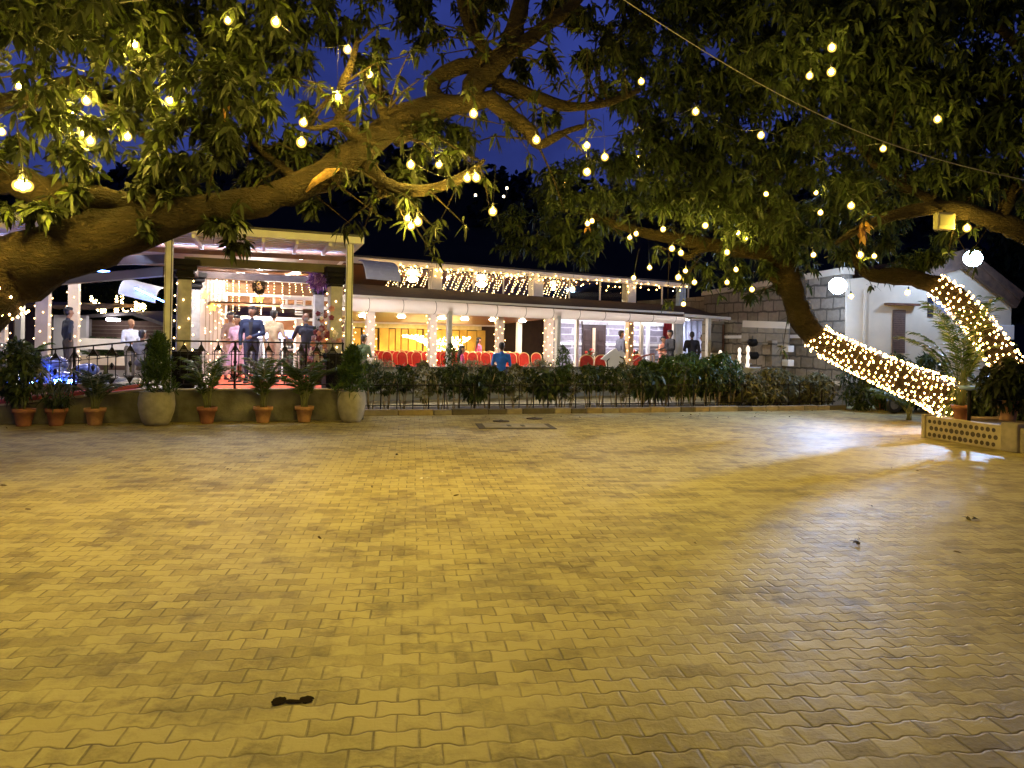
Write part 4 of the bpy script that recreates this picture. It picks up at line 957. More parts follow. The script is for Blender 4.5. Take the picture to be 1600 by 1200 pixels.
s0, z1 = FH.ray(1541, 507, -.35); s1, z0 = FH.ray(1582, 531, -.35)
ac = thing('air_conditioner', 'pale air-conditioner box fixed on the cream house wall', 'air conditioner', FH.P(s0, -.4, z0))
mb = MB(); mb.fbox(FH, s0, s1, -.42, -.02, z0, z1); mb.build('casing', mat['white'], ac, bevel=.02)
mb = MB(); c = FH.P(s0 + (s1 - s0) * .36, -.43, (z0 + z1) / 2)
for r in (.05, .10, .15): mb.tube([c + FH.a * (r * math.cos(q_)) + Vector((0, 0, r * math.sin(q_))) for q_ in np.linspace(0, 2 * math.pi, 17)], .006, 5)
mb.build('fan_grille', mat['cable'], ac)
mb = MB(); mb.fbox(FH, s0 + .05, s0 + .09, -.40, -.003, z0 - .16, z0 - .003); mb.fbox(FH, s1 - .09, s1 - .05, -.40, -.003, z0 - .16, z0 - .003); mb.build('bracket', mat['iron'], ac)
yd = thing('yard_wall', 'low brown wall running on beyond the right corner of the cream house', 'wall', hz0(1600))
mb = MB(); a, b = hz0(1581), hz0(1720); mb.bar(a + Vector((0, 0.2, 1.1)), b + Vector((0, -.5, 1.1)), 2.2, .2); mb.build('wall_face', M('brown_plaster', (.20, .14, .09), .9, var=.3, scale=2), yd)

# floodlights on the house
def flood(x, y, d, aim, lab, power, spread):
    p = at(x, y, d); t = thing('floodlight', lab, 'floodlight', p)
    dirv = (Vector(aim) - p).normalized(); R = dirv.to_track_quat('Y', 'Z').to_matrix()
    mb = MB(); mb.box(p - dirv * .05, (.28, .12, .26), R=R); mb.build('housing', mat['black_plastic'], t, bevel=.02)
    mb = MB(); mb.ball(p + dirv * .10, (.22, .22, .21), 20, rings=14); mb.build('lamp_face', mat['flood'], t)
    mb = MB(); mb.bar(p - dirv * .1, p - dirv * .1 + Vector((0, .35, -.15)), .04); mb.build('bracket', mat['iron'], t)
    ld = bpy.data.lights.new('flood_beam', 'SPOT'); ld.energy = power; ld.color = (.42, .60, 1.0); ld.spot_size = D2R(spread); ld.spot_blend = 1.0; ld.shadow_soft_size = .12
    lo = bpy.data.objects.new('flood_beam', ld); COL.objects.link(lo); lo.location = p + dirv * .36; lo.rotation_euler = dirv.to_track_quat('-Z', 'Y').to_euler()
flood(1312, 446, 19.8, (-4.0, 9.5, .5), 'bright cold floodlight on the corner of the stone block wall', 1500, 104)
flood(1520, 403, 19.9, (4.0, 5.5, 0), 'bright cold floodlight at the gable top of the cream house', 2000, 78)
# ---------------------------------------------------------------- the big mango trees
tr = random.Random(21)
def limb(mb, spec, jit=.10, n=12, sub=4):
    """spec: (px, py, depth, width px); smooth curve through the points with lumpy girth"""
    P = [at(a, b, c) for a, b, c, _ in spec]; R = [w_ * c / FPX / 2 for _, _, c, w_ in spec]
    pts = []; rad = []
    for i in range(len(P) - 1):
        p0, p1, p2, p3 = P[max(i - 1, 0)], P[i], P[i + 1], P[min(i + 2, len(P) - 1)]
        for k in range(sub):
            f = k / sub
            q_ = .5 * ((2 * p1) + (p2 - p0) * f + (2 * p0 - 5 * p1 + 4 * p2 - p3) * f * f + (3 * p1 - p0 - 3 * p2 + p3) * f ** 3)
            r = R[i] * (1 - f) + R[i + 1] * f
            pts.append(q_ + Vector((tr.gauss(0, 1), tr.gauss(0, 1), tr.gauss(0, 1))) * r * .06); rad.append(r * (1 + tr.uniform(-jit, jit)))
    pts.append(P[-1]); rad.append(R[-1])
    mb.tube(pts, rad, n, 0, True, True, .09, tr)
    return pts
def twigs(mb, pts, n, ln, r=.012, up=.2):
    tips = []
    for _ in range(n):
        p = tr.choice(pts); d = Vector((tr.gauss(0, 1), tr.gauss(0, .8), tr.gauss(up, .8))).normalized(); l = ln * tr.uniform(.5, 1.3)
        a = p + d * l * .5 + Vector((0, 0, tr.uniform(-.1, .15))) * l; b = p + d * l + Vector((0, 0, -.15 * l))
        mb.tube([p, a, b], [r * 1.6, r, r * .4], 5); tips.append(b); tips.append(a)
    return tips
def crown(lobes, dens, ln, wd, squash=.8):
    out = []
    for x, y, d, r in lobes:
        R = r * d / FPX; n = max(10, int(dens * R * R * 1.0))
        out.append(lobe_points(at(x, y, d), R, n, rng, squash))
    return np.concatenate(out)
LT = thing('mango_tree', 'big mango tree leaning in from the left, its thick bare limb arching over the pavilion', 'tree', (-8.3, 7.2, 0))
mb = MB()
p_ = at(-150, 500, 7.5)
mb.tube([(-8.4, 7.1, -.1), (-8.2, 7.2, .35), (-7.7, 7.3, .85), (-7.0, 7.4, 1.4), p_], [.75, .58, .50, .47, .44], 14, jit=.08, rg=tr)
main = limb(mb, [(-150, 505, 7.5, 136), (-40, 452, 7.8, 118), (60, 406, 8.0, 104), (160, 372, 8.2, 82), (250, 346, 8.4, 60), (340, 326, 8.6, 48), (430, 306, 8.8, 44), (500, 277, 9.0, 44), (560, 241, 9.2, 46), (610, 197, 9.4, 44), (660, 173, 9.6, 38), (730, 161, 9.8, 30), (772, 152, 9.9, 24)], n=16)
br = [main]
for sp_ in (
    [(735, 162, 9.8, 34), (745, 128, 9.9, 34), (775, 102, 10, 32), (800, 60, 10.2, 30), (815, 5, 10.4, 26), (828, -90, 10.7, 20)],
    [(775, 104, 10, 24), (752, 72, 10, 18), (728, 30, 10.1, 15), (708, -50, 10.2, 11)],
    [(792, 82, 10.1, 24), (845, 48, 10.3, 23), (895, 5, 10.6, 19), (950, -70, 11, 14)],
    [(760, 152, 9.9, 30), (795, 178, 9.9, 27), (828, 205, 10, 22), (842, 226, 10, 16), (868, 214, 10.1, 13), (890, 204, 10.2, 10), (915, 196, 10.3, 7)],
    [(775, 128, 10, 24), (832, 150, 10.1, 21), (890, 166, 10.3, 16), (950, 160, 10.5, 12), (1000, 140, 10.7, 7)],
    [(690, 170, 9.7, 26), (678, 128, 9.8, 22), (720, 104, 9.9, 24), (770, 100, 10, 24)],
    [(572, 258, 9.2, 28), (588, 274, 9.1, 24), (602, 288, 9.1, 22), (645, 300, 9.1, 20), (692, 290, 9.2, 16), (735, 270, 9.3, 12), (756, 250, 9.4, 6)],
    [(594, 284, 9.1, 12), (596, 305, 9.1, 8)],
    [(576, 228, 9.2, 24), (548, 205, 9.1, 22), (530, 188, 9.0, 18), (541, 160, 9.0, 15), (532, 138, 9, 13), (546, 108, 9, 12), (560, 60, 9.2, 8)],
    [(532, 188, 9.0, 12), (498, 200, 8.9, 9), (470, 196, 8.8, 6)],
    [(602, 190, 9.3, 20), (596, 165, 9.3, 15), (580, 140, 9.3, 13), (566, 112, 9.3, 9)],
    [(-90, 262, 8.0, 60), (0, 276, 8.1, 52), (80, 302, 8.2, 47), (180, 318, 8.3, 44), (265, 326, 8.4, 40), (330, 328, 8.5, 34)],
    [(-60, 158, 9, 34), (20, 160, 9, 30), (80, 145, 9, 28), (130, 132, 9, 30), (165, 160, 9, 24), (215, 200, 9, 18), (255, 225, 9.1, 10)],
    [(655, 176, 9.6, 28), (640, 205, 9.5, 26), (618, 222, 9.4, 18)],
    [(480, 292, 8.9, 20), (440, 262, 9.1, 14), (400, 225, 9.2, 10), (370, 170, 9.3, 7)],
):
    br.append(limb(mb, sp_))
tipsL = []
for b in br[1:]: tipsL += twigs(mb, b, 9, .9)
# a torn pale scar and knot on the main limb
ot = mb.build('trunk', mat['bark'], LT)
mb = MB(); a, b = at(478, 300, 8.68), at(530, 264, 8.90); mb.tube([a, a.lerp(b, .3) + Vector((0, -.05, .03)), a.lerp(b, .7) + Vector((0, -.05, .03)), b], [.01, .045, .05, .012], 9, jit=.35, rg=tr)
mb.build('bark_scar', M('torn_pale_bark', (.16, .085, .025), .85, var=.6, scale=14, bump=1, bscale=22), LT)
lobesL = [(30, 40, 7.6, 150), (60, 190, 8.4, 70), (170, 70, 9, 120), (300, 110, 9.2, 120), (350, 170, 8.6, 80), (310, 250, 8.8, 90), (215, 270, 8.2, 60), (130, 285, 8.0, 50),
          (150, -40, 9, 140), (330, -20, 9.5, 140), (415, 110, 9.6, 75), (420, 30, 9.8, 80), (510, 10, 10.2, 70), (610, -10, 10.5, 60), (575, 75, 9.6, 34), (655, 60, 10.6, 34), (695, 225, 9.8, 55), (650, 250, 9.6, 36), (460, 225, 9.0, 42), (700, -30, 10.6, 90),
          (835, 105, 10.8, 34), (880, 10, 10.9, 46), (930, 80, 11, 34), (860, 185, 10.5, 20), (760, 10, 10.8, 30), (965, 20, 11, 50), (60, 330, 7.7, 28), (20, 320, 7.6, 30), (350, 338, 8.4, 22), (362, 360, 8.4, 22), (374, 384, 8.4, 15), (338, 352, 8.4, 14), (230, 352, 8.2, 12), (640, 318, 9.1, 14), (488, 322, 8.9, 9), (0, 250, 7.9, 36), (470, 160, 8.9, 20), (175, 205, 8.6, 50), (60, -60, 8, 120)]
cp = crown(lobesL, 430, .2, .05)
tp = np.array([tuple(p) for p in tipsL])
leaf_object('crown', np.concatenate([whorl(cp, 8, .155, .046, rng), whorl(tp, 8, .16, .042, rng)]), mat['leaf'], LT)
dl = np.array([tuple(at(1349 + rnd.gauss(0, 7), 352 + rnd.gauss(0, 7), 11.1)) for _ in range(5)] + [tuple(at(345, 140, 8.4)), tuple(at(350, 155, 8.4)), tuple(at(918, 352, 14.0))])

RT = thing('mango_tree', 'leaning mango tree whose lower trunk is wound with fairy lights, rising from the round-holed planter', 'tree', atz(1550, 668, 0))
mb = MB(); brR = []
trunkR_spec = [(1550, 668, 14.9, 96), (1510, 637, 14.8, 60), (1455, 610, 14.8, 48), (1400, 588, 14.8, 43), (1340, 561, 14.9, 39), (1288, 537, 15.0, 37), (1258, 508, 15.1, 38), (1243, 470, 15.2, 37), (1230, 430, 15.3, 44), (1215, 390, 15.3, 40), (1205, 340, 15.2, 36), (1195, 280, 15, 26), (1180, 200, 14.8, 16)]
trunkR = limb(mb, trunkR_spec, n=16)
for sp_ in (
    [(1218, 395, 15.3, 30), (1165, 392, 15.1, 26), (1110, 382, 15, 24), (1060, 374, 14.9, 20), (1000, 362, 14.7, 15), (940, 342, 14.5, 11), (895, 325, 14.4, 6)],
    [(1110, 384, 15, 15), (1085, 395, 14.9, 13), (1072, 402, 14.9, 10), (1062, 390, 14.9, 7)],
    [(1206, 350, 15.2, 26), (1150, 308, 15, 22), (1085, 265, 14.6, 18), (1020, 215, 14, 13), (985, 160, 13.5, 8)],
    [(1190, 300, 15, 20), (1240, 240, 14.6, 18), (1290, 170, 14, 14), (1320, 90, 13.5, 10)],
    [(1240, 455, 15.2, 20), (1215, 440, 15.2, 16), (1195, 425, 15.1, 11)],
): brR.append(limb(mb, sp_))
tipsR = []
for b in brR: tipsR += twigs(mb, b, 12, 1.1)
mb.build('trunk', mat['bark'], RT)
lobesR = [(1000, 110, 12.4, 80), (1070, 60, 12.6, 120), (1090, 180, 13, 110), (1160, 30, 12.6, 110), (1190, 170, 13.4, 120), (1060, 260, 13.6, 95), (985, 270, 14, 80), (905, 300, 14.6, 76), (845, 345, 15, 62), (800, 360, 15.2, 36), (890, 380, 15, 50), (960, 370, 15, 42), (1150, 290, 13.8, 105), (1250, 300, 14, 105), (1300, 230, 13.4, 105), (1285, 366, 14.6, 62), (1210, 395, 15, 40), (1130, 415, 15.2, 44), (1360, 350, 14.6, 62), (1160, 455, 15.4, 22), (1090, 420, 15.2, 26), (1400, 398, 14.8, 40)]
cpR = crown(lobesR, 260, .2, .05)
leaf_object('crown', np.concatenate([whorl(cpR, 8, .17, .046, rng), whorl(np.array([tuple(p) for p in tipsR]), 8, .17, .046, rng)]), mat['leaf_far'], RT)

TT = thing('mango_tree', 'mango tree at the right edge with a fairy-lit arched limb before the house gable', 'tree', (9.6, 12.2, 0))
mb = MB()
mb.tube([(9.7, 12.2, -.1), (9.6, 12.2, .3), at(1690, 650, 12.4)], [.5, .4, .36], 14, jit=.08, rg=tr)
limbT_spec = [(1690, 655, 12.4, 60), (1640, 640, 12.7, 50), (1600, 605, 13, 42), (1562, 552, 13.2, 38), (1525, 502, 13.4, 36), (1490, 464, 13.5, 34), (1458, 444, 13.6, 30), (1420, 433, 13.7, 26), (1380, 432, 13.8, 23), (1355, 428, 13.9, 18), (1340, 412, 14.0, 13), (1335, 390, 14.1, 8)]
limbT = limb(mb, limbT_spec, n=14)
brT = [limbT]
for sp_ in (
    [(1690, 655, 12.4, 56), (1700, 560, 12.0, 52), (1690, 460, 11.6, 48), (1660, 400, 11.3, 42), (1610, 366, 11.1, 36), (1560, 346, 11, 30), (1500, 328, 11, 25), (1440, 328, 11.1, 21), (1385, 340, 11.2, 16), (1335, 362, 11.3, 11), (1305, 382, 11.4, 6)],
    [(1560, 348, 11, 22), (1578, 310, 11, 19), (1585, 250, 11.1, 16), (1560, 190, 11.3, 11)],
    [(1500, 330, 11, 16), (1450, 310, 11.2, 13), (1380, 270, 11.4, 10), (1330, 215, 11.6, 7)],
    [(1690, 470, 11.6, 40), (1720, 350, 11, 36), (1700, 230, 10.6, 30), (1640, 120, 10.3, 22), (1560, 40, 10.2, 14)],
    [(1700, 250, 10.6, 24), (1600, 175, 10.6, 18), (1500, 130, 10.8, 13), (1400, 110, 11, 8)],
): brT.append(limb(mb, sp_))
tipsT = []
for b in brT[1:]: tipsT += twigs(mb, b, 12, 1.0)
mb.build('trunk', mat['bark'], TT)
lobesT = [(1250, 60, 11, 110), (1340, 60, 11, 110), (1330, 160, 11.4, 80), (1400, 170, 11.4, 90), (1450, 60, 10.8, 120), (1500, 170, 11, 90), (1560, 70, 10.4, 120), (1560, 220, 11, 80), (1620, 160, 10.6, 90), (1380, 280, 11.6, 66), (1460, 250, 11.4, 70), (1530, 290, 11.2, 44), (1240, -50, 11, 110), (1380, -50, 10.8, 120), (1530, -60, 10.4, 120), (1450, 385, 13.6, 34), (1430, 405, 13.8, 26), (1100, -60, 11.5, 100), (1490, 350, 12, 24), (1590, 310, 11, 30)]
cpT = crown(lobesT, 460, .2, .05)
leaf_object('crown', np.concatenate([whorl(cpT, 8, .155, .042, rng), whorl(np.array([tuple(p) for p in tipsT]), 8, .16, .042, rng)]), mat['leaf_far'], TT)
leaf_object('dead_leaves', whorl(dl, 3, .17, .06, rng, .3, down=1.4), mat['leaf_brown'], TT)

# trees behind the house, the hall and the left sheds: dark masses with their own trunks
def back_tree(x, ytop, d, wpx, lab, nl=5, base=None, m='leaf_far'):
    c = at(x, ytop, d); g0 = Vector((c.x, d, 0)); t = thing('dark_tree', lab, 'tree', g0); Rr = wpx * d / FPX
    mb = MB(); zc = c.z - Rr * .6
    mb.tube([g0, g0 + Vector((.1, 0, zc * .5)), g0 + Vector((0, 0, zc))], [.22, .17, .1], 8); 
    pts = []
    for k in range(nl):
        o = Vector((rnd.uniform(-.6, .6) * Rr, rnd.uniform(-.5, .5) * Rr, -rnd.uniform(.3, 1.3) * Rr)); q_ = c + o
        mb.tube([g0 + Vector((0, 0, zc * .7)), q_], [.09, .03], 6); pts.append(lobe_points(q_, Rr * .62, int(60 * Rr * Rr) + 60, rng, .9))
    mb.build('trunk', mat['bark'], t)
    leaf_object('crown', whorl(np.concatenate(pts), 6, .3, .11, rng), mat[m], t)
back_tree(1560, 395, 30, 60, 'dark tree behind the gable of the cream house, by the higher floodlight', 7)
back_tree(1640, 340, 28, 90, 'dark tree at the right edge behind the brown yard wall', 7)
back_tree(1400, 400, 33, 70, 'dark tree behind the flat left end of the cream house roof', 6)
back_tree(160, 440, 32, 70, 'dark tree behind the slatted shed, hung with patches of fairy lights', 8)
back_tree(60, 420, 34, 80, 'dark tree behind the small white-walled outbuilding', 6)
back_tree(235, 420, 33, 50, 'dark tree between the slatted shed and the blue-edged curved canopy', 6)

# ---------------------------------------------------------------- festoon bulbs hanging in the trees
bulb_proto = thing('hanging_bulb', 'x', 'light bulb', (0, 0, 0))
mb = MB(); mb.lathe((0, 0, 0), [(.008, .024), (.018, .016), (.024, 0), (.020, -.014), (.008, -.024)], 10)
mb.build('filament', mat['bulb'], bulb_proto)
gm = bpy.data.materials.new('bulb_halo_glow'); gm.use_nodes = True; gn = gm.node_tree; gn.nodes.clear()
g_o = N(gn, 'ShaderNodeOutputMaterial'); g_e = N(gn, 'ShaderNodeEmission'); g_e.inputs['Color'].default_value = (1.0, .60, .10, 1); g_e.inputs['Strength'].default_value = 26.0
gn.links.new(g_e.outputs[0], g_o.inputs['Volume'])
mb = MB(); mb.ball((0, 0, -.004), (.052, .052, .054), 16, rings=10); mb.build('halo_globe', gm, bulb_proto)  # glowing volume added for the soft halo round each bulb
mb = MB(); mb.lathe((0, 0, 0), [(.012, .044), (.015, .052), (.014, .085), (.008, .10), (.003, .105)], 8); mb.build('socket', mat['black_plastic'], bulb_proto)
mb = MB(); mb.tube([(0, 0, .105), (.006, .004, .3), (-.004, 0, .55)], .0022, 5); mb.build('cord', mat['iron'], bulb_proto)
first = True
bulb_dim_mesh = [c for c in bulb_proto.children if c.name.startswith('filament')][0].data.copy(); bulb_dim_mesh.materials[0] = mat['bulb_dim']
def bulbs(lst, label, group, dim=False):
    global first
    for x, y, d in lst:
        p = at(x, y, d)
        if first: o = bulb_proto; first = False; o.location = p
        else: o = copy_tree(bulb_proto); o.location = p
        o.rotation_euler = (rnd.uniform(-.15, .15), rnd.uniform(-.15, .15), rnd.uniform(0, 6)); s_ = rnd.uniform(.88, 1.12) * (1.3 if d > 16 else 1); o.scale = (s_, s_, s_)
        o['label'] = label
        if group: o['group'] = group
        if dim: [c for c in o.children if c.name.startswith('filament')][0].data = bulb_dim_mesh
bulbs([(356, 32, 8.4), (431, 34, 8.3), (211, 70, 8.4)], 'bare warm bulb high among the leaves at the upper left', 'bulbs high in the upper left leaves')
bulbs([(30, 134, 8.2), (135, 157, 8.6), (112, 178, 8.7), (130, 207, 8.5), (141, 220, 8.0), (199, 213, 8.3), (168, 196, 9.4), (265, 157, 8.8), (3, 206, 8.6)], 'bare warm bulb clustered round the thin brown limb at the left', 'bulbs round the thin left limb')
bulbs([(28, 289, 7.2), (36, 286, 7.3), (43, 290, 7.2), (36, 293, 7.1)], 'bare warm bulb in the tight bunch lying against the thick left limb', 'tight bunch on the left limb')
bulbs([(543, 77, 8.7), (578, 117, 8.8), (528, 151, 8.6), (474, 191, 8.2), (471, 222, 8.1)], 'bare warm bulb beside the twisting upright twigs left of the arching limb', 'bulbs by the upright twigs')
bulbs([(740, 177, 9.3), (838, 218, 9.4)], 'bare warm bulb close under the fork where the arching limb ends', 'bulbs at the limb fork', True)
bulbs([(642, 257, 9.0), (686, 257, 9.4), (730, 278, 8.9), (744, 277, 8.9)], 'bare warm bulb over the low side branch under the arching limb', 'bulbs over the low side branch')
bulbs([(637, 341, 8.8), (653, 346, 8.8), (642, 353, 8.7)], 'bare warm bulb in the hanging trio below the low side branch', 'hanging trio')
bulbs([(770, 330, 9.2)], 'lone warm bulb on a long cord in front of the black hill', None)
bulbs([(917, 227, 9.6), (945, 245, 9.8), (917, 268, 9.7)], 'bare warm bulb in the triangle of three above the hall roof', 'triangle of three bulbs', True)
bulbs([(1002, 127, 11.0), (1029, 141, 14.0), (998, 247, 13.6), (1047, 294, 14.4), (884, 288, 14.6)], 'small dim bulb deep in the leaves between the two big trees', 'dim bulbs between the trees', True)
bulbs([(1087, 174, 9.6), (1189, 211, 9.9)], 'bright warm bulb out in front of the green centre of the right crown', 'bright bulbs before the right crown', True)
bulbs([(1300, 74, 9.8), (1265, 118, 9.9), (1299, 112, 9.7)], 'bare warm bulb in the bunch of three high in the right crown', 'bunch of three in the right crown', True)
bulbs([(1465, 186, 10.2), (1380, 232, 10.0)], 'bare warm bulb beside the long sagging cable at the right', 'bulbs beside the cable', True)
bulbs([(1197, 303, 12.6), (1282, 332, 12.2), (1330, 321, 10.9), (1275, 301, 14)], 'bare warm bulb in the lower leaves left of the square box', 'bulbs left of the square box', True)
bulbs([(925, 345, 13.2), (918, 349, 13.4), (984, 371, 13.3), (994, 365, 13.4), (1036, 358, 13.5), (1102, 352, 13.2), (1153, 364, 13.2), (1165, 372, 13.3), (1050, 388, 13.4), (1064, 395, 13.5), (1136, 394, 13.3), (1015, 418, 13.8), (1071, 423, 13.6)], 'bare warm bulb strung along the low left branch over the hall roof', 'bulbs along the low left branch', True)
bulbs([(1060, 433, 13.2), (1085, 441, 13.1), (1150, 421, 13.4), (1136, 441, 13.8), (1175, 452, 13.6), (990, 434, 13.6), (1068, 475, 13.2), (895, 451, 13.8)], 'bare warm bulb hanging low in front of the hall awning or stone wall', 'low bulbs before the awning', True)
bulbs([(1271, 398, 12.0), (1344, 398, 11.6), (1366, 400, 12.4)], 'bare warm bulb above the lower cold floodlight', 'bulbs above the floodlight', True)
bulbs([(1330, 463, 16.4), (1418, 457, 16.4)], 'bare warm bulb hanging in front of the cream house wall', 'bulbs before the cream house')
bulbs([(1511, 356, 10.6)], 'bare warm bulb beside the square box on the right-hand branch', None)
# added bulbs above the view, unseen, put in to light the paving
bulbs([(-420, -60, 6.2), (-180, -90, 6.0), (60, -110, 5.8), (330, -90, 6.2), (560, -120, 6.0), (-300, -330, 5.2), (-20, -330, 5.0), (260, -330, 5.2), (520, -330, 5.4), (-600, 80, 6.6), (780, -160, 6.8), (150, -250, 7.0), (-350, -250, 7.2)], 'added warm bulb overhead, out of the picture, lighting the paving', 'added overhead bulbs')

# cables and the square box on the right branch
cb_ = MB(); pts = []
for k in range(25):
    f = k / 24; p = at(960, -10, 9.0).lerp(at(1680, 296, 9.6), f); p.z -= .42 * math.sin(math.pi * f); pts.append(p)
cb_.tube(pts, .006, 6); tag(cb_.build('sagging_cable', mat['cable']), 'long grey cable sagging across the right-hand trees', 'cable')
cb_ = MB(); pts = [at(180, 5, 8).lerp(at(470, -30, 8.6), k / 8) for k in range(9)]; cb_.tube(pts, .006, 5); tag(cb_.build('thin_wire', mat['cable']), 'thin pale wire crossing the leaves at the top left', 'wire')
bx = thing('box_lamp', 'square cream plastic box strapped under the right-hand branch', 'lamp box', at(1475, 346, 10.7))
c = at(1475, 346, 10.7); mb = MB(); mb.box(c, (.27, .12, .245), .1); mb.build('casing', M('cream_plastic', (.26, .23, .13), .45, var=.06), bx, bevel=.025)
mb = MB(); mb.box(c + Vector((0, -.064, .01)), (.19, .008, .15), .1); mb.build('front_panel', M('cream_panel', (.20, .18, .10), .4, var=.06), bx)
mb = MB(); mb.bar(c + Vector((0, 0, .12)), at(1476, 330, 10.9), .03); mb.build('bracket', mat['iron'], bx)

for pts_, nm, lab in (([(40, 120, 8.6), (140, 150, 8.7), (290, 205, 9.0), (420, 210, 9.2)], 'thin_wire', 'thin wire running past the clustered bulbs by the thin left limb'), ([(440, 40, 8.4), (540, 70, 8.7), (640, 250, 9.2), (745, 270, 9.0)], 'thin_wire', 'thin wire linking the bulbs across the arching limb'), ([(900, 215, 9.7), (1090, 165, 9.7), (1190, 203, 10.0), (1380, 224, 10.1), (1520, 200, 10.3)], 'thin_wire', 'thin wire linking the bright bulbs across the right crown')):
    mb = MB(); q_ = []
    for a_, b_ in zip(pts_, pts_[1:]):
        A_, B_ = at(*a_), at(*b_)
        for k in range(8): p = A_.lerp(B_, k / 8); p.z -= .12 * math.sin(math.pi * k / 8); q_.append(p)
    q_.append(at(*pts_[-1])); mb.tube(q_, .004, 5); tag(mb.build(nm, mat['iron']), lab, 'wire')
# ---------------------------------------------------------------- plants in pots
def palm_parts(t, h, n, g, m, spread=.55, base=Vector((0, 0, 0)), leafw=.03, ll=.24, lean=1.0):
    """areca palm: arching fronds with leaflets along both sides"""
    mb = MB(); Ps = []; Ds = []; Ls = []
    for i in range(n):
        a = 2 * math.pi * i / n + g.uniform(-.4, .4); f = g.uniform(.55, 1.0); hh = h * f; out = spread * h * g.uniform(.5, 1.1) * lean
        P0 = base + Vector((g.uniform(-.05, .05), g.uniform(-.05, .05), 0)); dirh = Vector((math.cos(a), math.sin(a), 0)); pts = []
        for k in range(11):
            u = k / 10; pts.append(P0 + dirh * out * u ** 1.7 + Vector((0, 0, hh * (1.15 * u - .32 * u ** 3))))
        mb.tube(pts, [.012 * (1 - .8 * k / 10) for k in range(11)], 5)
        side = dirh.cross(Vector((0, 0, 1)))
        for k in range(26):
            u = .30 + .70 * k / 25; j = min(9, int(u * 10)); fr_ = u * 10 - j; p = pts[j].lerp(pts[j + 1], fr_); tg = (pts[j + 1] - pts[j]).normalized()
            for sg in (-1, 1):
                Ps.append(tuple(p)); Ds.append(tuple(tg * .75 + side * sg * .8 + Vector((0, 0, .15)))); Ls.append(ll * (1.1 - abs(u - .6)) * g.uniform(.8, 1.15))
    st = mb.build('stems', M_STEM, t)
    V = leaf_arrays(np.array(Ps), np.array(Ds), np.array(Ls), np.full(len(Ps), leafw), np.full(len(Ps), .45), rng)
    off = np.array(OFF.get(t.name, Vector((0, 0, 0))))
    return leaf_object('fronds', V, m, t)
M_STEM = M('green_stem', (.14, .15, .05), .6)
def pot(t, c, r, h, m, style='flower'):
    c = Vector(c); mb = MB()
    if style == 'urn': prof = [(r * .62, 0), (r * .78, h * .12), (r * .95, h * .4), (r, h * .62), (r * .96, h * .85), (r * .90, h * .97), (r * .93, h), (r * .82, h), (r * .80, h * .93)]
    else: prof = [(r * .62, 0), (r * .66, h * .1), (r * .86, h * .76), (r, h * .77), (r * 1.03, h), (r * .9, h), (r * .87, h * .9)]
    mb.lathe(c, prof, 22); o = mb.build('pot', m, t)
    mb = MB(); mb.lathe(c + Vector((0, 0, h * .86)), [(r * .86, 0), (r * .6, .02), (0.01, .03)], 14); mb.build('soil', mat['soil'], t)
    return o
pg = random.Random(31)
def bush_pts(c, rx, rz, n, g, top=False):
    out = []
    for _ in range(n):
        a = g.uniform(0, 6.283); r = rx * math.sqrt(g.random()); z = g.uniform(-1, 1)
        k = math.sqrt(max(0, 1 - z * z)); out.append((c[0] + r * k * math.cos(a), c[1] + r * k * math.sin(a), c[2] + rz * z))
    return np.array(out)
for x, lab in ((250, 'tall grey cement urn with a feathery green conifer, left of the granite columns'), (545, 'tall grey cement urn with a feathery green conifer, at the right corner of the pavilion')):
    y = 659 if x == 250 else 655; b = atz(x, y, 0); b = Vector((b.x, b.y, 0)) - FA.n * .02; b = FA.P(FA.local(b)[0], -.36); t = thing('urn_planter', lab, 'planter', b)
    pot(t, b, .31 if x == 250 else .27, .60, mat['urn'], 'urn')
    c = b + Vector((0, 0, .58)); pts = []
    hh = 1.0 if x == 250 else .82
    for _ in range(560):
        z = pg.random() ** .8; rr = (.30 * (1 - z) ** .7 + .05) * math.sqrt(pg.random()) * (1 + .25 * math.sin(z * 17)); a = pg.uniform(0, 6.283)
        pts.append((c.x + rr * math.cos(a), c.y + rr * math.sin(a), c.z + z * hh))
    leaf_object('foliage', whorl(np.array(pts), 6, .13, .02, rng, .15, spread=.6, down=-.6), mat['leaf_thuja'], t)
    mb = MB(); mb.tube([c, c + Vector((.02, 0, hh * .8))], [.02, .008], 6); mb.build('stem', mat['bark_pale'], t)
potlist = [(33, 665, 'terracotta', 'bush', 'purplish clay pot with a big dark bushy plant, at the foot of the ramp'), (90, 662, 'terracotta', 'thin', 'orange clay pot with a thin drooping plant, second along the ramp wall'),
           (152, 660, 'terracotta_pale', 'bush2', 'pale clay pot with a fine-leaved dark plant, just left of the cement urn'), (325, 657, 'terracotta', 'palm', 'clay pot with a spiky areca palm, just right of the granite pedestals'),
           (411, 657, 'terracotta_pale', 'palm2', 'pale clay pot with a tall areca palm, in front of the blue-jacketed man'), (475, 656, 'terracotta_pale', 'palm3', 'pale clay pot with a wide areca palm, nearest the right-hand urn')]
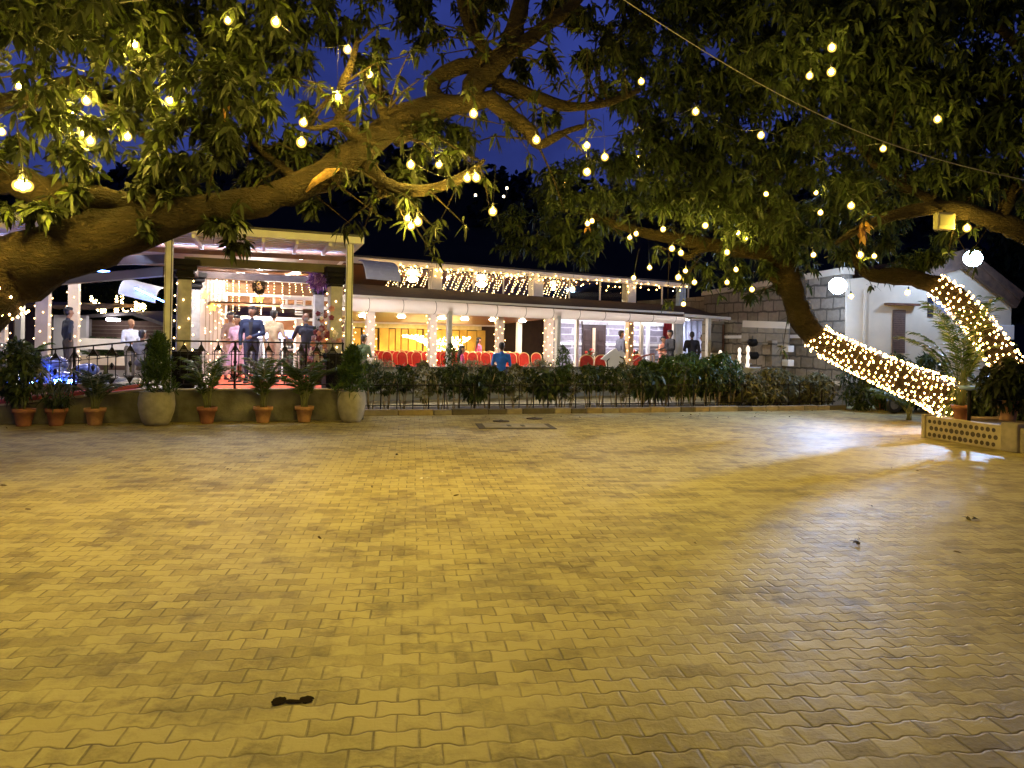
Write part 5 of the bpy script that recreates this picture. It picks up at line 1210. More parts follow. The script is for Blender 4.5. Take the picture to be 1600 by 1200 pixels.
for x, y, m, kind, lab in potlist:
    b = atz(x, y, 0); b = FA.P(FA.local(b)[0] * .985, -.24); t = thing('potted_plant', lab, 'potted plant', b)
    pot(t, b, .175, .30, mat[m]); c = b + Vector((0, 0, .27))
    if kind == 'bush2': palm_parts(t, .85, 14, pg, mat['leaf_hedge'], .55, c, .024, .2)
    elif kind.startswith('palm'):
        palm_parts(t, {'palm': 1.20, 'palm2': 1.25, 'palm3': 1.22}[kind], {'palm': 13, 'palm2': 15, 'palm3': 20}[kind], pg, mat['leaf_palm'], .40 if kind != 'palm3' else .50, c, .026, .24)
    else:
        mb = MB()
        for k in range(7): a = k * .9; mb.tube([c, c + Vector((.12 * math.cos(a), .12 * math.sin(a), .4)), c + Vector((.28 * math.cos(a), .28 * math.sin(a), .75))], [.012, .009, .004], 5)
        mb.build('stems', M_STEM, t)
        if kind == 'bush': P = bush_pts(c + Vector((-.12, 0, .68)), .40, .50, 330, pg); leaf_object('foliage', whorl(P, 6, .13, .045, rng), mat['leaf_hedge'], t)
        elif kind == 'bush2': P = bush_pts(c + Vector((0, 0, .36)), .30, .30, 200, pg); leaf_object('foliage', whorl(P, 6, .12, .028, rng), mat['leaf_hedge'], t)
        else: P = bush_pts(c + Vector((0, 0, .30)), .26, .24, 70, pg); leaf_object('foliage', whorl(P, 6, .16, .022, rng), mat['leaf_hedge'], t)

# ---------------------------------------------------------------- hedge behind the kerb: separate shrubs on bare stems, and a low iron fence
fe = thing('wire_fence', 'low thin black iron fence standing among the hedge stems behind the kerb', 'fence', FA.P(8, 1.0))
s = 2.15
while s < 14.3: mb = MB(); mb.bar(FA.P(s, 1.0, .05), FA.P(s, 1.0, .66), .022); mb.build('bar', mat['iron'], fe); s += .345
for z in (.18, .62):
    mb = MB(); mb.bar(FA.P(2.1, 1.0, z), FA.P(14.3, 1.0, z), .022); mb.build('fence_rail', mat['iron'], fe)
def shrub_proto(h, bare, r, leaf, lw, n, m, g, stems=3, droop=.4):
    t = thing('hedge_shrub', 'x', 'shrub', (0, 0, 0)); mb = MB()
    for k in range(stems):
        a = k * 2.1 + g.uniform(0, 1); e = Vector((.10 * math.cos(a), .10 * math.sin(a), bare)); f = e + Vector((.12 * math.cos(a), .12 * math.sin(a), (h - bare) * .7))
        mb.tube([Vector((.05 * math.cos(a), .05 * math.sin(a), 0)), e, f], [.014, .012, .006], 6)
    mb.build('stems', mat['bark_pale'], t)
    P = bush_pts((0, 0, (h + bare) / 2), r, (h - bare) / 2, n, g)
    leaf_object('foliage', whorl(P, 6, leaf, lw, rng, droop, down=.2), m, t)
    return t
hp_ = [shrub_proto(.98, .45, .34, .10, .040, 125, mat['leaf_hedge'], pg), shrub_proto(.86, .40, .30, .085, .034, 110, mat['leaf_hedge'], pg, 4),
       shrub_proto(1.05, .22, .28, .085, .034, 120, mat['leaf_pale'], pg, 2), shrub_proto(.80, .30, .36, .16, .055, 90, mat['leaf_hedge'], pg, 3, .6),
       shrub_proto(1.28, .25, .17, .10, .016, 220, mat['leaf_thuja'], pg, 2, .1), shrub_proto(1.2, .3, .5, .17, .04, 230, mat['leaf_palm'], pg, 4, .5),
       shrub_proto(.62, .05, .36, .09, .035, 230, mat['leaf_pale'], pg, 3)]
used = set()
HL = ['dark bushy hedge shrub on bare stems behind the painted kerb', 'dark small-leaved hedge shrub on bare stems behind the painted kerb', 'pale variegated hedge shrub reaching down to the kerb', 'dark broad-leaved low shrub in the hedge',
      'x', 'tall bright green leafy plant at the end of the hedge before the blue-lit room', 'pale frosted-looking low shrub in the cold light before the stone wall']
HG = ['dark bushy hedge shrubs', 'small-leaved hedge shrubs', 'variegated hedge shrubs', 'broad-leaved hedge shrubs', None, 'tall bright plants by the blue room', 'pale low shrubs before the stone wall']
def put(k, p, rz_, sc, label=None):
    lab = label or HL[k]; gr = None if label else HG[k]
    if k in used: o = place(hp_[k], p, rz_, sc, lab, gr)
    else:
        o = hp_[k]; used.add(k); o.location = p; o.rotation_euler = (0, 0, rz_); o.scale = (sc,) * 3; o['label'] = lab
        if gr: o['group'] = gr
    return o
s = 2.3; i = 0
seq = [0, 1, 0, 2, 1, 0, 3, 0, 1, 2, 0, 3, 1, 2, 0, 1, 0, 2, 1, 3, 0, 2, 1, 0]
while s < 11.3:
    k = seq[i % len(seq)]; put(k, FA.P(s, 1.25 + pg.uniform(-.1, .25), .06), pg.uniform(0, 6.28), pg.uniform(.92, 1.15)); s += pg.uniform(.30, .42); i += 1
for x, y, lab in ((705, 641, 'slim feathery conifer in front of the left awning post'), (880, 641, 'slim feathery conifer in front of the right awning post')):
    s0, _ = FA.ray(x, 600, 1.35); put(4, FA.P(s0, 1.35, .06), 0, 1.12, lab)
for s0 in (9.1, 9.6, 10.1, 10.55, 11.0, 11.4): put(5, FA.P(s0, 1.65 + pg.uniform(-.1, .25), .06), pg.uniform(0, 6.28), pg.uniform(.9, 1.1))
for s0 in (11.5, 11.9, 12.25, 12.6, 13.0, 13.35, 13.7, 14.0): put(6, FA.P(s0, 1.3 + pg.uniform(-.1, .4), .06), pg.uniform(0, 6.28), pg.uniform(.95, 1.35) * (1.0 if s0 > 13.2 else 1.15))
# two flowering plants and pale foliage on the parapet
for x, lab in ((590, 'pale trailing plant on the parapet beside the right-hand urn'), (735, 'pale trailing plant on the parapet left of the man in blue'), (845, 'pale trailing plant on the parapet under the fairy-lit column')):
    s0, _ = FB.ray(x, 570, .05); c = FB.P(s0, .05, .88); t = thing('parapet_plant', lab, 'plant', c)
    leaf_object('foliage', whorl(bush_pts(c + Vector((0, 0, .07)), .42, .12, 110, pg), 5, .12, .02, rng), mat['leaf_pale'], t)
    mb = MB(); mb.tube([c + Vector((-.3, 0, .03)), c + Vector((0, 0, .08)), c + Vector((.3, 0, .03))], .01, 5); mb.build('stems', M_STEM, t)

# ---------------------------------------------------------------- planter with round bottle-ends, right
p0 = atz(1445, 684, 0); p1 = atz(1566, 704, 0); dv = p1 - p0
FP = Frame(p0.x, p0.y, math.degrees(math.atan2(dv.y, dv.x))); LP = dv.length
pl = thing('planter_wall', 'low beige planter wall set with three rows of dark round bottle ends', 'planter', FP.P(LP / 2, 0))
mb = MB(); mb.fbox(FP, 0.0, LP, 0, .16, 0, .40); mb.fbox(FP, -.06, .02, -.03, .19, 0, .43); mb.fbox(FP, 0, .16, .16, 3.2, 0, .38); mb.build('wall_face', mat['plaster_beige'], pl, bevel=.012)
mb = MB(); mb.fbox(FP, LP, LP + .30, -.05, .22, 0, .46); mb.fbox(FP, LP + .30, LP + 2.2, 0, .16, 0, .40); mb.build('pier', M('dull_pier', (.24, .20, .15), .9, var=.3, scale=6, bump=.3), pl, bevel=.02)
mbo = M('brown_bottle_glass', (.045, .030, .014), .12, var=.5, scale=20, spec=.7)
for r in range(3):
    for k in range(13):
        sx = .09 + (LP - .16) * (k + (.5 if r == 1 else .15)) / 13; z = .075 + r * .118
        c = FP.P(sx, -.004, z); R = .041 * rnd.uniform(.85, 1.1); mb = MB()
        ring = [c + FP.a * (R * math.cos(a)) + Vector((0, 0, R * math.sin(a))) for a in np.linspace(0, 2 * math.pi, 13)[:-1]]
        mb.poly_prism(ring, FP.n * .02); mb.build('bottle_end', mbo, pl)
mb = MB(); mb.fbox(FP, .17, LP + 2.2, .165, 3.4, 0, .34); struct(mb.build('planter_soil', mat['soil']))
def fpp(x, y, z): p = atz(x, y, z); return Vector((p.x, p.y, z))
b = FP.P(.42, .36, .36); t = thing('potted_plant', 'rounded clay pot with a tall feathery palm, on the planter by the lit trunk', 'potted plant', b)
pot(t, b, .15, .27, mat['terracotta'], 'flower'); palm_parts(t, 2.35, 17, pg, mat['leaf_palm'], .42, b + Vector((0, 0, .25)), .032, .34, .9)
b = fpp(1574, 657, .46); t = thing('potted_plant', 'big beige clay pot with a leafy plant, on the brown end pier of the planter', 'potted plant', b)
pot(t, b, .19, .34, mat['terracotta_pale'], 'flower'); P = bush_pts(b + Vector((0, 0, .62)), .48, .36, 260, pg); leaf_object('foliage', whorl(P, 6, .16, .05, rng), mat['leaf'], t)
mb = MB()
for k in range(6): a = k * 1.05; mb.tube([b + Vector((0, 0, .3)), b + Vector((.3 * math.cos(a), .3 * math.sin(a), .75))], [.014, .006], 5)
mb.build('stems', M_STEM, t)
for x, y, h, n, lab in ((1420, 640, 1.25, 12, 'wide grey-green palm behind the lit trunk, in front of the brown shutter'), (1535, 655, 1.0, 12, 'low dark palm in the planter between the two clay pots'), (1590, 640, 1.5, 13, 'yellow-green palm at the right edge under the lit limb')):
    if x == 1420: b = atz(x, y, 0); b = Vector((b.x, 17.0, 0)); b.x = at(x, y, 17.0).x
    else: b = fpp(x, y - 12, .36)
    t = thing('palm_plant', lab, 'palm', b); palm_parts(t, h, n, pg, mat['leaf_palm'] if x != 1535 else mat['leaf_hedge'], .7, b, .035, .34)
for x, y, r, lab in ((1515, 640, .42, 'dense dark leafy plant filling the planter behind its bottle-end wall'), (1550, 620, .4, 'dark bush under the lit limb behind the big beige pot'), (1600, 645, .45, 'leafy bush beside the beige pot at the right edge')):
    b = fpp(x, y + 10, .35); t = thing('leafy_bush', lab, 'bush', b)
    leaf_object('foliage', whorl(bush_pts(b + Vector((0, 0, .28)), r, .30, 230, pg), 6, .17, .05, rng), mat['leaf_hedge'], t)
    mb = MB(); mb.tube([b, b + Vector((0, 0, .3))], .02, 6); mb.build('stems', M_STEM, t)
b = at(1515, 605, 13.0); t = thing('bird_bath', 'flat pale blue dish on a stem among the planter leaves', 'bird bath', Vector((b.x, b.y, .35)))
mb = MB(); mb.lathe((b.x, b.y, 0), [(.02, b.z - .06), (.16, b.z - .03), (.19, b.z + .01), (.18, b.z + .02), (.14, b.z - .005), (.01, b.z - .012)], 20); mb.build('dish', M('pale_blue_dish', (.25, .38, .75), .12, var=.1), t)  # smooth dish in an even pale blue
mb = MB(); mb.tube([(b.x, b.y, .35), (b.x, b.y, b.z - .05)], .03, 8); mb.build('stem', mat['granite'], t)
b = atz(1375, 640, 0); t = thing('potted_plant', 'terracotta pot with a small dark plant against the stone plinth of the house', 'potted plant', (b.x, b.y, 0))
pot(t, (b.x, b.y, 0), .17, .30, mat['terracotta']); leaf_object('foliage', whorl(bush_pts((b.x, b.y, .55), .3, .28, 120, pg), 6, .12, .03, rng), mat['leaf_hedge'], t)
mb = MB(); mb.tube([(b.x, b.y, .25), (b.x, b.y, .6)], .012, 5); mb.build('stems', M_STEM, t)
P = []
for x in range(1330, 1470, 9): 
    c = at(x, 560 + rnd.uniform(-6, 30), 18.6 + rnd.uniform(0, 1.2)); P.append(c)
for i, (x, lab) in enumerate(((1345, 'dark shrub against the cream house, left of the shutter'), (1400, 'dark shrub below the brown shutter of the house'), (1450, 'dark shrub right of the shutter, behind the areca palm'))):
    b = at(x, 620, 19.4); b.z = 0; t = thing('house_shrub', lab, 'shrub', b)
    leaf_object('foliage', whorl(bush_pts(b + Vector((0, 0, .75)), .55, .7, 260, pg), 6, .17, .045, rng), mat['leaf_hedge'], t)
    mb = MB(); mb.tube([b, b + Vector((0, 0, .8))], .02, 6); mb.build('stems', M_STEM, t)
# palms and shrubs behind the pool at the left
for x, y0, d, h, lab in ((165, 560, 22, 1.3, 'leafy palm behind the cream low wall, left of the seated man'), (205, 560, 23, 1.1, 'smaller palm behind the cream low wall, under the tube light'), (40, 590, 17.5, 1.1, 'green palm between the left white columns')):
    b = at(x, y0, d); b.z = .42; t = thing('palm_plant', lab, 'palm', b); palm_parts(t, h, 12, pg, mat['leaf_palm'], .5, b, .04, .3)
# ---------------------------------------------------------------- people: one remeshed body each, coloured by the nearest limb
def capsule(mb, p0, r0, p1, r1, fy=1.0, n=10):
    p0, p1 = Vector(p0), Vector(p1); d = p1 - p0; l = d.length
    if l < 1e-5: d = Vector((0, 0, 1)); l = 1e-5
    d.normalize(); x = d.orthogonal().normalized(); y = d.cross(x); vs = []; fs = []; rings = []
    for k in range(1, 4): a = math.pi / 2 * (1 - k / 3); rings.append((p0 - d * r0 * math.sin(a), r0 * math.cos(a)))
    for k in range(0, 3): a = math.pi / 2 * (k / 3); rings.append((p1 + d * r1 * math.sin(a), r1 * math.cos(a)))
    vs.append(p0 - d * r0)
    for c, r in rings:
        for k in range(n): a = 2 * math.pi * k / n; vs.append(c + x * r * math.cos(a) + y * r * math.sin(a))
    vs.append(p1 + d * r1)
    for k in range(n): fs.append((0, 1 + (k + 1) % n, 1 + k))
    for i in range(len(rings) - 1):
        b = 1 + i * n
        for k in range(n): fs.append((b + k, b + (k + 1) % n, b + n + (k + 1) % n, b + n + k))
    b = 1 + (len(rings) - 1) * n
    for k in range(n): fs.append((b + k, b + (k + 1) % n, len(vs) - 1))
    for v in vs: v.y *= fy
    mb.add(vs, fs)
def remesh(prims, mats, name, parent, vox=.016, sc=1.0, smooth=5):
    mb = MB()
    for p0, r0, p1, r1, m, fy in prims: capsule(mb, p0, r0, p1, r1, fy)
    me = bpy.data.meshes.new('tmp'); me.from_pydata(mb.v, [], mb.f); ob = bpy.data.objects.new('tmp', me); COL.objects.link(ob)
    r = ob.modifiers.new('r', 'REMESH'); r.mode = 'VOXEL'; r.voxel_size = vox
    s = ob.modifiers.new('s', 'SMOOTH'); s.iterations = smooth; s.factor = .4
    dg = bpy.context.evaluated_depsgraph_get(); dg.update()
    out = bpy.data.meshes.new_from_object(ob.evaluated_get(dg)); bpy.data.objects.remove(ob); bpy.data.meshes.remove(me)
    out.name = name; out.materials.clear()
    for q_ in mats: out.materials.append(q_)
    nv = len(out.vertices); co = np.zeros(nv * 3, np.float32); out.vertices.foreach_get('co', co); co = co.reshape(-1, 3)
    best = np.full(nv, 1e9); idx = np.zeros(nv, int)
    for p0, r0, p1, r1, m, fy in prims:
        a = np.array(p0, float); b = np.array(p1, float); c = co.copy(); c[:, 1] /= fy
        ab = b - a; t = np.clip(((c - a) @ ab) / max(ab @ ab, 1e-9), 0, 1); dd = np.linalg.norm(c - a - t[:, None] * ab, axis=1) - (r0 + (r1 - r0) * t)
        k = dd < best; best[k] = dd[k]; idx[k] = m
    fi = [int(np.bincount(idx[list(p.vertices)]).argmax()) for p in out.polygons]
    out.polygons.foreach_set('material_index', fi); out.polygons.foreach_set('use_smooth', [True] * len(fi))
    out.vertices.foreach_set('co', (co * sc).astype(np.float32).ravel()); out.update()
    return link(name, out, parent)
CL = {}
def cloth(c, nm='cloth'):
    k = tuple(c)
    if k not in CL: CL[k] = M('%s_%d' % (nm, len(CL)), c, .85, var=.18, scale=14, bump=.25, bscale=12)
    return CL[k]
skin_m = M('brown_skin', (.24, .12, .065), .55, var=.08, scale=8); hair_m = M('black_hair', (.012, .010, .009), .45, var=.3, scale=40); shoe_m = M('dark_shoes', (.02, .017, .015), .5); eye_m = M('dark_eye', (.01, .01, .01), .2)
ARMS = dict(down=((.245, .02, 1.12), (.235, -.05, .88)), clasp=((.25, .0, 1.14), (.05, -.22, 1.06)), hip=((.34, .08, 1.16), (.19, .02, .99)), bent=((.25, -.02, 1.13), (.20, -.26, 1.10)), reach=((.28, -.16, 1.16), (.24, -.40, 1.12)), behind=((.26, .08, 1.13), (.10, .16, .98)))
def person(label, p, face, h=1.70, shirt=(.3, .3, .3), pants=(.05, .05, .06), arms=('down', 'down'), sleeve='short', sit=False, hair='short', dress=None, jacket=None, female=False, head=0.0, step=.0, lean=0.0, group=None):
    t = thing('person', label, 'person', (0, 0, 0), group); sc = h / 1.72; k = .92 if female else 1.0
    pr = []
    S, T_, K, SH = 0, 1, 2, 3
    def add(p0, r0, p1, r1, m, fy=1.0): pr.append((p0, r0, p1, r1, m, fy))
    dz = -.44 if sit else 0.0
    def up(v): return (v[0] * k, v[1] - lean * max(0, v[2] - .95), v[2] + dz)
    add(up((-.065, 0, .95)), .108, up((.065, 0, .95)), .108, T_, .85)
    add(up((0, 0, 1.0)), .122 * k, up((0, 0, 1.26)), .142 * k, S, .78); add(up((-.085, 0, 1.29)), .112 * k, up((.085, 0, 1.29)), .112 * k, S, .80)
    add(up((-.15, .005, 1.405)), .058, up((.15, .005, 1.405)), .058, S); add(up((0, .01, 1.42)), .07, up((0, .005, 1.46)), .055, S)
    add(up((0, .005, 1.46)), .050 * k, up((0, -.01, 1.56)), .048 * k, K)
    hd = up((0, -.015, 1.63)); hr_ = Matrix.Rotation(head, 3, 'Z')
    def hp2(v): q_ = hr_ @ Vector(v); return (hd[0] + q_.x, hd[1] + q_.y, hd[2] + q_.z)
    add(hp2((0, .012, .035)), .086, hp2((0, -.012, -.01)), .078, K); add(hp2((0, -.02, -.02)), .066, hp2((0, -.035, -.075)), .042, K)
    add(hp2((0, -.085, .005)), .010, hp2((0, -.104, -.025)), .016, K)
    for sg in (-1, 1): add(hp2((sg * .082, .01, .005)), .014, hp2((sg * .084, .012, -.03)), .012, K)
    for sg, an in ((-1, arms[0]), (1, arms[1])):
        e, w_ = ARMS[an]; e = up((sg * e[0], e[1], e[2])); w_ = up((sg * w_[0], w_[1], w_[2])); sh_ = up((sg * .19, .005, 1.395))
        add(sh_, .058, e, .045, S); add(e, .043, w_, .030, S if sleeve == 'long' else K)
        d = (Vector(w_) - Vector(e)).normalized(); s_ = d.cross(Vector((0, 1, 0.2))).normalized(); wv = Vector(w_)
        add(wv + d * .02, .030, wv + d * .075, .034, K, 1.0)
        for fi, (o, l) in enumerate(((-.030, .070), (-.010, .082), (.010, .078), (.030, .062))):
            b = wv + d * .085 + s_ * o; c1 = b + d * l * .55 + Vector((0, -.012, 0)); add(tuple(b), .011, tuple(c1), .010, K); add(tuple(c1), .010, tuple(c1 + d * l * .42 + Vector((0, -.016, 0))), .009, K)
        b = wv + d * .03 - s_ * .030 * sg; add(tuple(b), .012, tuple(b + d * .045 - s_ * .03 * sg + Vector((0, -.02, 0))), .010, K)
    for sg in (-1, 1):
        if sit: kn = (sg * .11, -.42, .49); an_ = (sg * .11, -.40, .09); hp_0 = (sg * .09, 0, .50)
        else: kn = (sg * .095, -.02 - sg * step * .5, .49); an_ = (sg * .10, .02 - sg * step, .085); hp_0 = (sg * .088, 0, .93)
        add(hp_0, .092, kn, .062, T_); add(kn, .060, an_, .044, T_)
        add((an_[0], an_[1] + .02, .045), .042, (an_[0] + sg * .02, an_[1] - .15, .035), .034, SH)
    remesh(pr, [cloth(shirt), cloth(pants), skin_m, shoe_m], 'body', t, .017, sc)
    for sg in (-1, 1):
        mb = MB(); mb.ball(Vector(hp2((sg * .032, -.083, .012))) * sc, (.011, .006, .007), 8, rings=5); mb.build('eye', eye_m, t)
    if hair != 'bald':
        hp_list = [(hp2((0, .03, .055)), .086, hp2((0, .012, .04)), .084, 0, 1.0), (hp2((0, .04, .0)), .078, hp2((0, .035, -.03)), .06, 0, 1.0), (hp2((-.04, -.035, .085)), .04, hp2((.04, -.035, .085)), .04, 0, 1.0)]
        if hair == 'long': hp_list += [(hp2((0, .06, -.02)), .075, hp2((0, .10, -.22)), .075, 0, 1.0), (hp2((0, .10, -.22)), .075, hp2((0, .10, -.40)), .03, 0, 1.0)]
        if hair == 'bun': hp_list += [(hp2((0, .10, .02)), .05, hp2((0, .115, .0)), .045, 0, 1.0)]
        if hair == 'plait': hp_list += [(hp2((0, .09, -.03)), .045, hp2((0, .12, -.45)), .022, 0, 1.0)]
        remesh(hp_list, [hair_m], 'hair', t, .018, sc, 3)
    else:
        remesh([(hp2((0, .05, -.02)), .062, hp2((0, .05, -.04)), .055, 0, 1.0)], [M('grey_hair', (.2, .19, .18), .7) if 'grey_hair' not in bpy.data.materials else bpy.data.materials['grey_hair']], 'hair', t, .018, sc, 3)
    if dress:
        c, z0, r0 = dress; mb = MB(); zt = 1.08 + dz
        prof = [(r0, z0), (r0 * .93, z0 + (zt - z0) * .35), (.17, zt - .12), (.135, zt)]
        n = 26; vs = []; fs = []
        for r, z in prof:
            for j in range(n): a = 2 * math.pi * j / n; q_ = r * (1 + .07 * math.sin(a * 7) * (zt - z) / (zt - z0)); vs.append(((q_ * math.cos(a)) * sc, (q_ * .85 * math.sin(a)) * sc, z * sc))
        for i in range(3):
            for j in range(n): fs.append((i * n + j, i * n + (j + 1) % n, (i + 1) * n + (j + 1) % n, (i + 1) * n + j))
        mb.add(vs, fs, 0, True); o = mb.build('skirt', cloth(c), t)
    if jacket:
        jp = [(up((-.02, .02, .90)), .135 * k, up((0, .015, 1.27)), .155 * k, 0, .80), (up((-.09, .01, 1.29)), .122, up((.09, .01, 1.29)), .122, 0, .82), (up((-.155, .01, 1.405)), .068, up((.155, .01, 1.405)), .068, 0, 1.0)]
        for sg, an in ((-1, arms[0]), (1, arms[1])):
            e, w_ = ARMS[an]; e = up((sg * e[0], e[1], e[2])); w_ = up((sg * w_[0], w_[1], w_[2])); jp += [(up((sg * .19, .005, 1.395)), .068, e, .055, 0, 1.0), (e, .053, w_, .04, 0, 1.0)]
        jk = remesh(jp, [cloth(jacket)], 'jacket', t, .018, sc, 3)
        mb = MB(); a = [Vector(up(v)) * sc for v in ((-.05, -.128, 1.40), (.05, -.128, 1.40), (.015, -.142, 1.06), (-.015, -.142, 1.06))]
        mb.poly_prism(a, (0, -.004, 0)); mb.build('shirt_front', cloth(shirt), t)
    t.location = p; t.rotation_euler = (0, 0, face)
    return t
def spot(x, d, z): p = at(x, 540, d); return Vector((p.x, p.y, z))
R_ = D2R
person('man in a dark navy shirt, hand on his hip, between the left white columns', spot(106, 18.0, .44), R_(140), 1.74, (.018, .022, .035), (.06, .045, .035), ('hip', 'down'), 'long')
person('man in a pale blue shirt standing side-on behind the railing, near the tube light', spot(204, 19.6, .30), R_(60), 1.66, (.42, .47, .62), (.10, .09, .08), ('bent', 'down'), 'long', hair='bald')
person('dark-haired person in grey seated behind the ramp railing, beside the man in pale blue', spot(222, 17.4, .46), R_(170), 1.62, (.13, .12, .11), (.06, .05, .05), ('clasp', 'clasp'), 'long', sit=True)
person('woman in an orange blouse and olive sari reaching out beside the fairy-lit white wall', spot(323, 22.5, .30), R_(150), 1.60, (.60, .20, .05), (.16, .12, .05), ('down', 'reach'), dress=((.16, .13, .05), .08, .30), female=True, hair='bun')
person('dark-haired person in a beige blouse facing the girl in pink', spot(359, 18.7, .50), R_(60), 1.66, (.32, .22, .15), (.25, .15, .12), ('down', 'bent'), female=True, hair='bun', dress=((.42, .25, .22), .15, .26))
person('young woman in a pink knee-length dress with loose hair, beside the blue jacket', spot(370, 17.8, .50), R_(-20), 1.56, (.55, .33, .42), (.26, .13, .08), ('bent', 'clasp'), female=True, hair='long', dress=((.60, .34, .46), .46, .26))
person('tall man in a blue jacket facing the courtyard on the red carpet', spot(393, 17.3, .52), R_(8), 1.74, (.015, .016, .022), (.015, .02, .05), ('down', 'clasp'), 'long', jacket=(.008, .017, .055), head=-.5)
person('man in a loose beige shirt and cream trousers seen from behind on the red carpet', spot(427, 17.9, .52), R_(172), 1.68, (.50, .42, .27), (.55, .48, .36), ('bent', 'down'), 'long', step=.08)
person('bald older man in a navy waistcoat bending beside the flower garland', spot(479, 17.0, .50), R_(205), 1.62, (.02, .022, .035), (.04, .04, .05), ('bent', 'reach'), 'short', hair='bald', lean=.25)
person('person in a green sleeveless top beside the first hall column, by the right urn', spot(568, 20.6, .05), R_(150), 1.62, (.06, .10, .045), (.06, .06, .05), ('bent', 'bent'))
person('woman in magenta with long dark hair seated in front of the red chairs', spot(722, 22.0, FZ - .03), R_(100), 1.60, (.38, .04, .14), (.30, .03, .10), ('clasp', 'clasp'), sit=True, female=True, hair='long')
person('woman in a bright pink sari with a plait standing before the honey-coloured boards', spot(748, 27.5, .08), R_(120), 1.58, (.80, .10, .22), (.75, .25, .20), ('down', 'clasp'), female=True, hair='plait', dress=((.80, .28, .22), .06, .30))
person('broad man in a bright blue shirt seated with his back to the courtyard', spot(784, 20.9, FZ - .02), R_(178), 1.74, (.02, .13, .52), (.05, .05, .06), ('down', 'clasp'), sit=True)
person('man in a slate grey suit beside the stone wall, right of the dark door', spot(970, 24.6, .27), R_(110), 1.70, (.09, .10, .15), (.05, .05, .07), ('down', 'down'), 'long', jacket=(.09, .10, .15))
person('woman in a peach sari standing before the red drape', spot(1036, 26.0, .22), R_(40), 1.60, (.75, .34, .25), (.65, .28, .2), ('bent', 'clasp'), female=True, hair='bun', dress=((.72, .32, .24), .06, .29))
person('man in a black suit facing the woman in peach by the red drape', spot(1047, 25.6, .27), R_(-70), 1.76, (.014, .014, .018), (.02, .02, .025), ('bent', 'bent'), 'long', jacket=(.014, .014, .018))
person('man in a dark suit seen from behind in the blue-lit room', spot(1081, 26.0, .27), R_(172), 1.72, (.02, .022, .035), (.025, .025, .03), ('down', 'bent'), 'long', jacket=(.02, .022, .04))
person('man in a dark jacket bending at the right side of the blue-lit room', spot(1105, 27.0, .25), R_(-80), 1.66, (.02, .02, .05), (.02, .02, .03), ('bent', 'bent'), 'long', lean=.25)

# ---------------------------------------------------------------- chairs and hall furniture
chair = thing('banquet_chair', 'x', 'chair', (0, 0, 0))
red = M('red_chair_cloth', (.50, .035, .02), .75, var=.15, scale=10); gold = M('gilt_chair_frame', (.85, .62, .25), .35, metal=.5, var=.1)
mb = MB(); mb.box((0, -.02, .45), (.42, .42, .07)); mb.build('seat', red, chair, bevel=.02)
def arch_outline(w_, z0, z1, y): return [Vector((-w_, y, z0)), Vector((w_, y, z0))] + [Vector((w_ * math.cos(a), y + (z1 - z0) * .12, z1 - .16 + .16 * math.sin(a))) for a in np.linspace(0, math.pi, 11)]
mb = MB(); mb.poly_prism(arch_outline(.195, .50, .92, .19), (0, .05, 0)); mb.build('backrest', red, chair, bevel=.01)
mb = MB(); ol = arch_outline(.205, .42, .94, .215); mb.tube(ol[1:] + [ol[0]], .014, 6); mb.build('back_frame', gold, chair)
for sx in (-.18, .18):
    for sy in (-.19, .19): mb = MB(); mb.bar((sx, sy, 0), (sx * .96, sy * .96, .42), .026); mb.build('leg', gold, chair)
firstc = True
for r in range(4):
    for k in range(16):
        s = .7 + k * .50 + r * .13; t = 4.4 + r * .8
        if s > 8.2: continue
        p = FB.P(s, t, FZ); a = FB.th + R_(118)
        lab = 'red banquet chair with a gilt frame in the rows facing the lit boards'
        if firstc: chair.location = p; chair.rotation_euler = (0, 0, a); chair['label'] = lab; chair['group'] = 'rows of red chairs'; firstc = False
        else: place(chair, p, a, 1, lab, 'rows of red chairs')
for x, d, lab, f in ((912, 22.8, 'red round-backed chair at the white table, left of its pair', 180), (935, 23.2, 'red round-backed chair at the white table, next to the white throne', 180), (1004, 25.0, 'red chair glimpsed under the wooden handrail near the stone wall', 120)):
    place(chair, spot(x, d, FZ), FB.th * .5 + R_(f), 1.04, lab, None)['group'] = 'red chairs by the stone wall'
for x, d, lab in ((923, 24.2, 'round white-clothed table with red flowers before the dark door'), (995, 25.6, 'small white-clothed table with red flowers left of the red drape')):
    c = spot(x, d, FZ); t = thing('table', lab, 'table', c); r = .55 if x == 923 else .35
    mb = MB(); n = 30; vs = []; fs = []
    for rr, z in ((r * 1.05, 0.02), (r * 1.0, .4), (r, .74), (.01, .75)):
        for j in range(n): a = 2 * math.pi * j / n; q_ = rr * (1 + (.06 * math.sin(a * 9) if z < .5 else 0)); vs.append(c + Vector((q_ * math.cos(a), q_ * math.sin(a), z)))
    for i in range(3):
        for j in range(n): fs.append((i * n + j, i * n + (j + 1) % n, (i + 1) * n + (j + 1) % n, (i + 1) * n + j))
    mb.add(vs, fs, 0, True); mb.build('tablecloth', mat['white'], t)
    fl = thing('flower_vase', 'red and white flowers in a small vase on the %s white table' % ('larger' if r > .5 else 'smaller'), 'flowers', c + Vector((0, 0, .75)))
    mb = MB(); mb.lathe(c + Vector((0, 0, .75)), [(.05, 0), (.06, .06), (.03, .14), (.045, .17)], 12); mb.build('vase', mat['white'], fl)
    leaf_object('leaves', whorl(bush_pts(c + Vector((0, 0, 1.0)), .15, .10, 24, pg), 5, .10, .03, rng), mat['leaf_hedge'], fl)
    for k in range(9):
        q_ = c + Vector((pg.uniform(-.15, .15), pg.uniform(-.15, .05), pg.uniform(.93, 1.12))); mb = MB(); mb.ball(q_, (.05, .05, .045), 7, rings=5); mb.build('flower', red if k % 3 else mat['white'], fl)
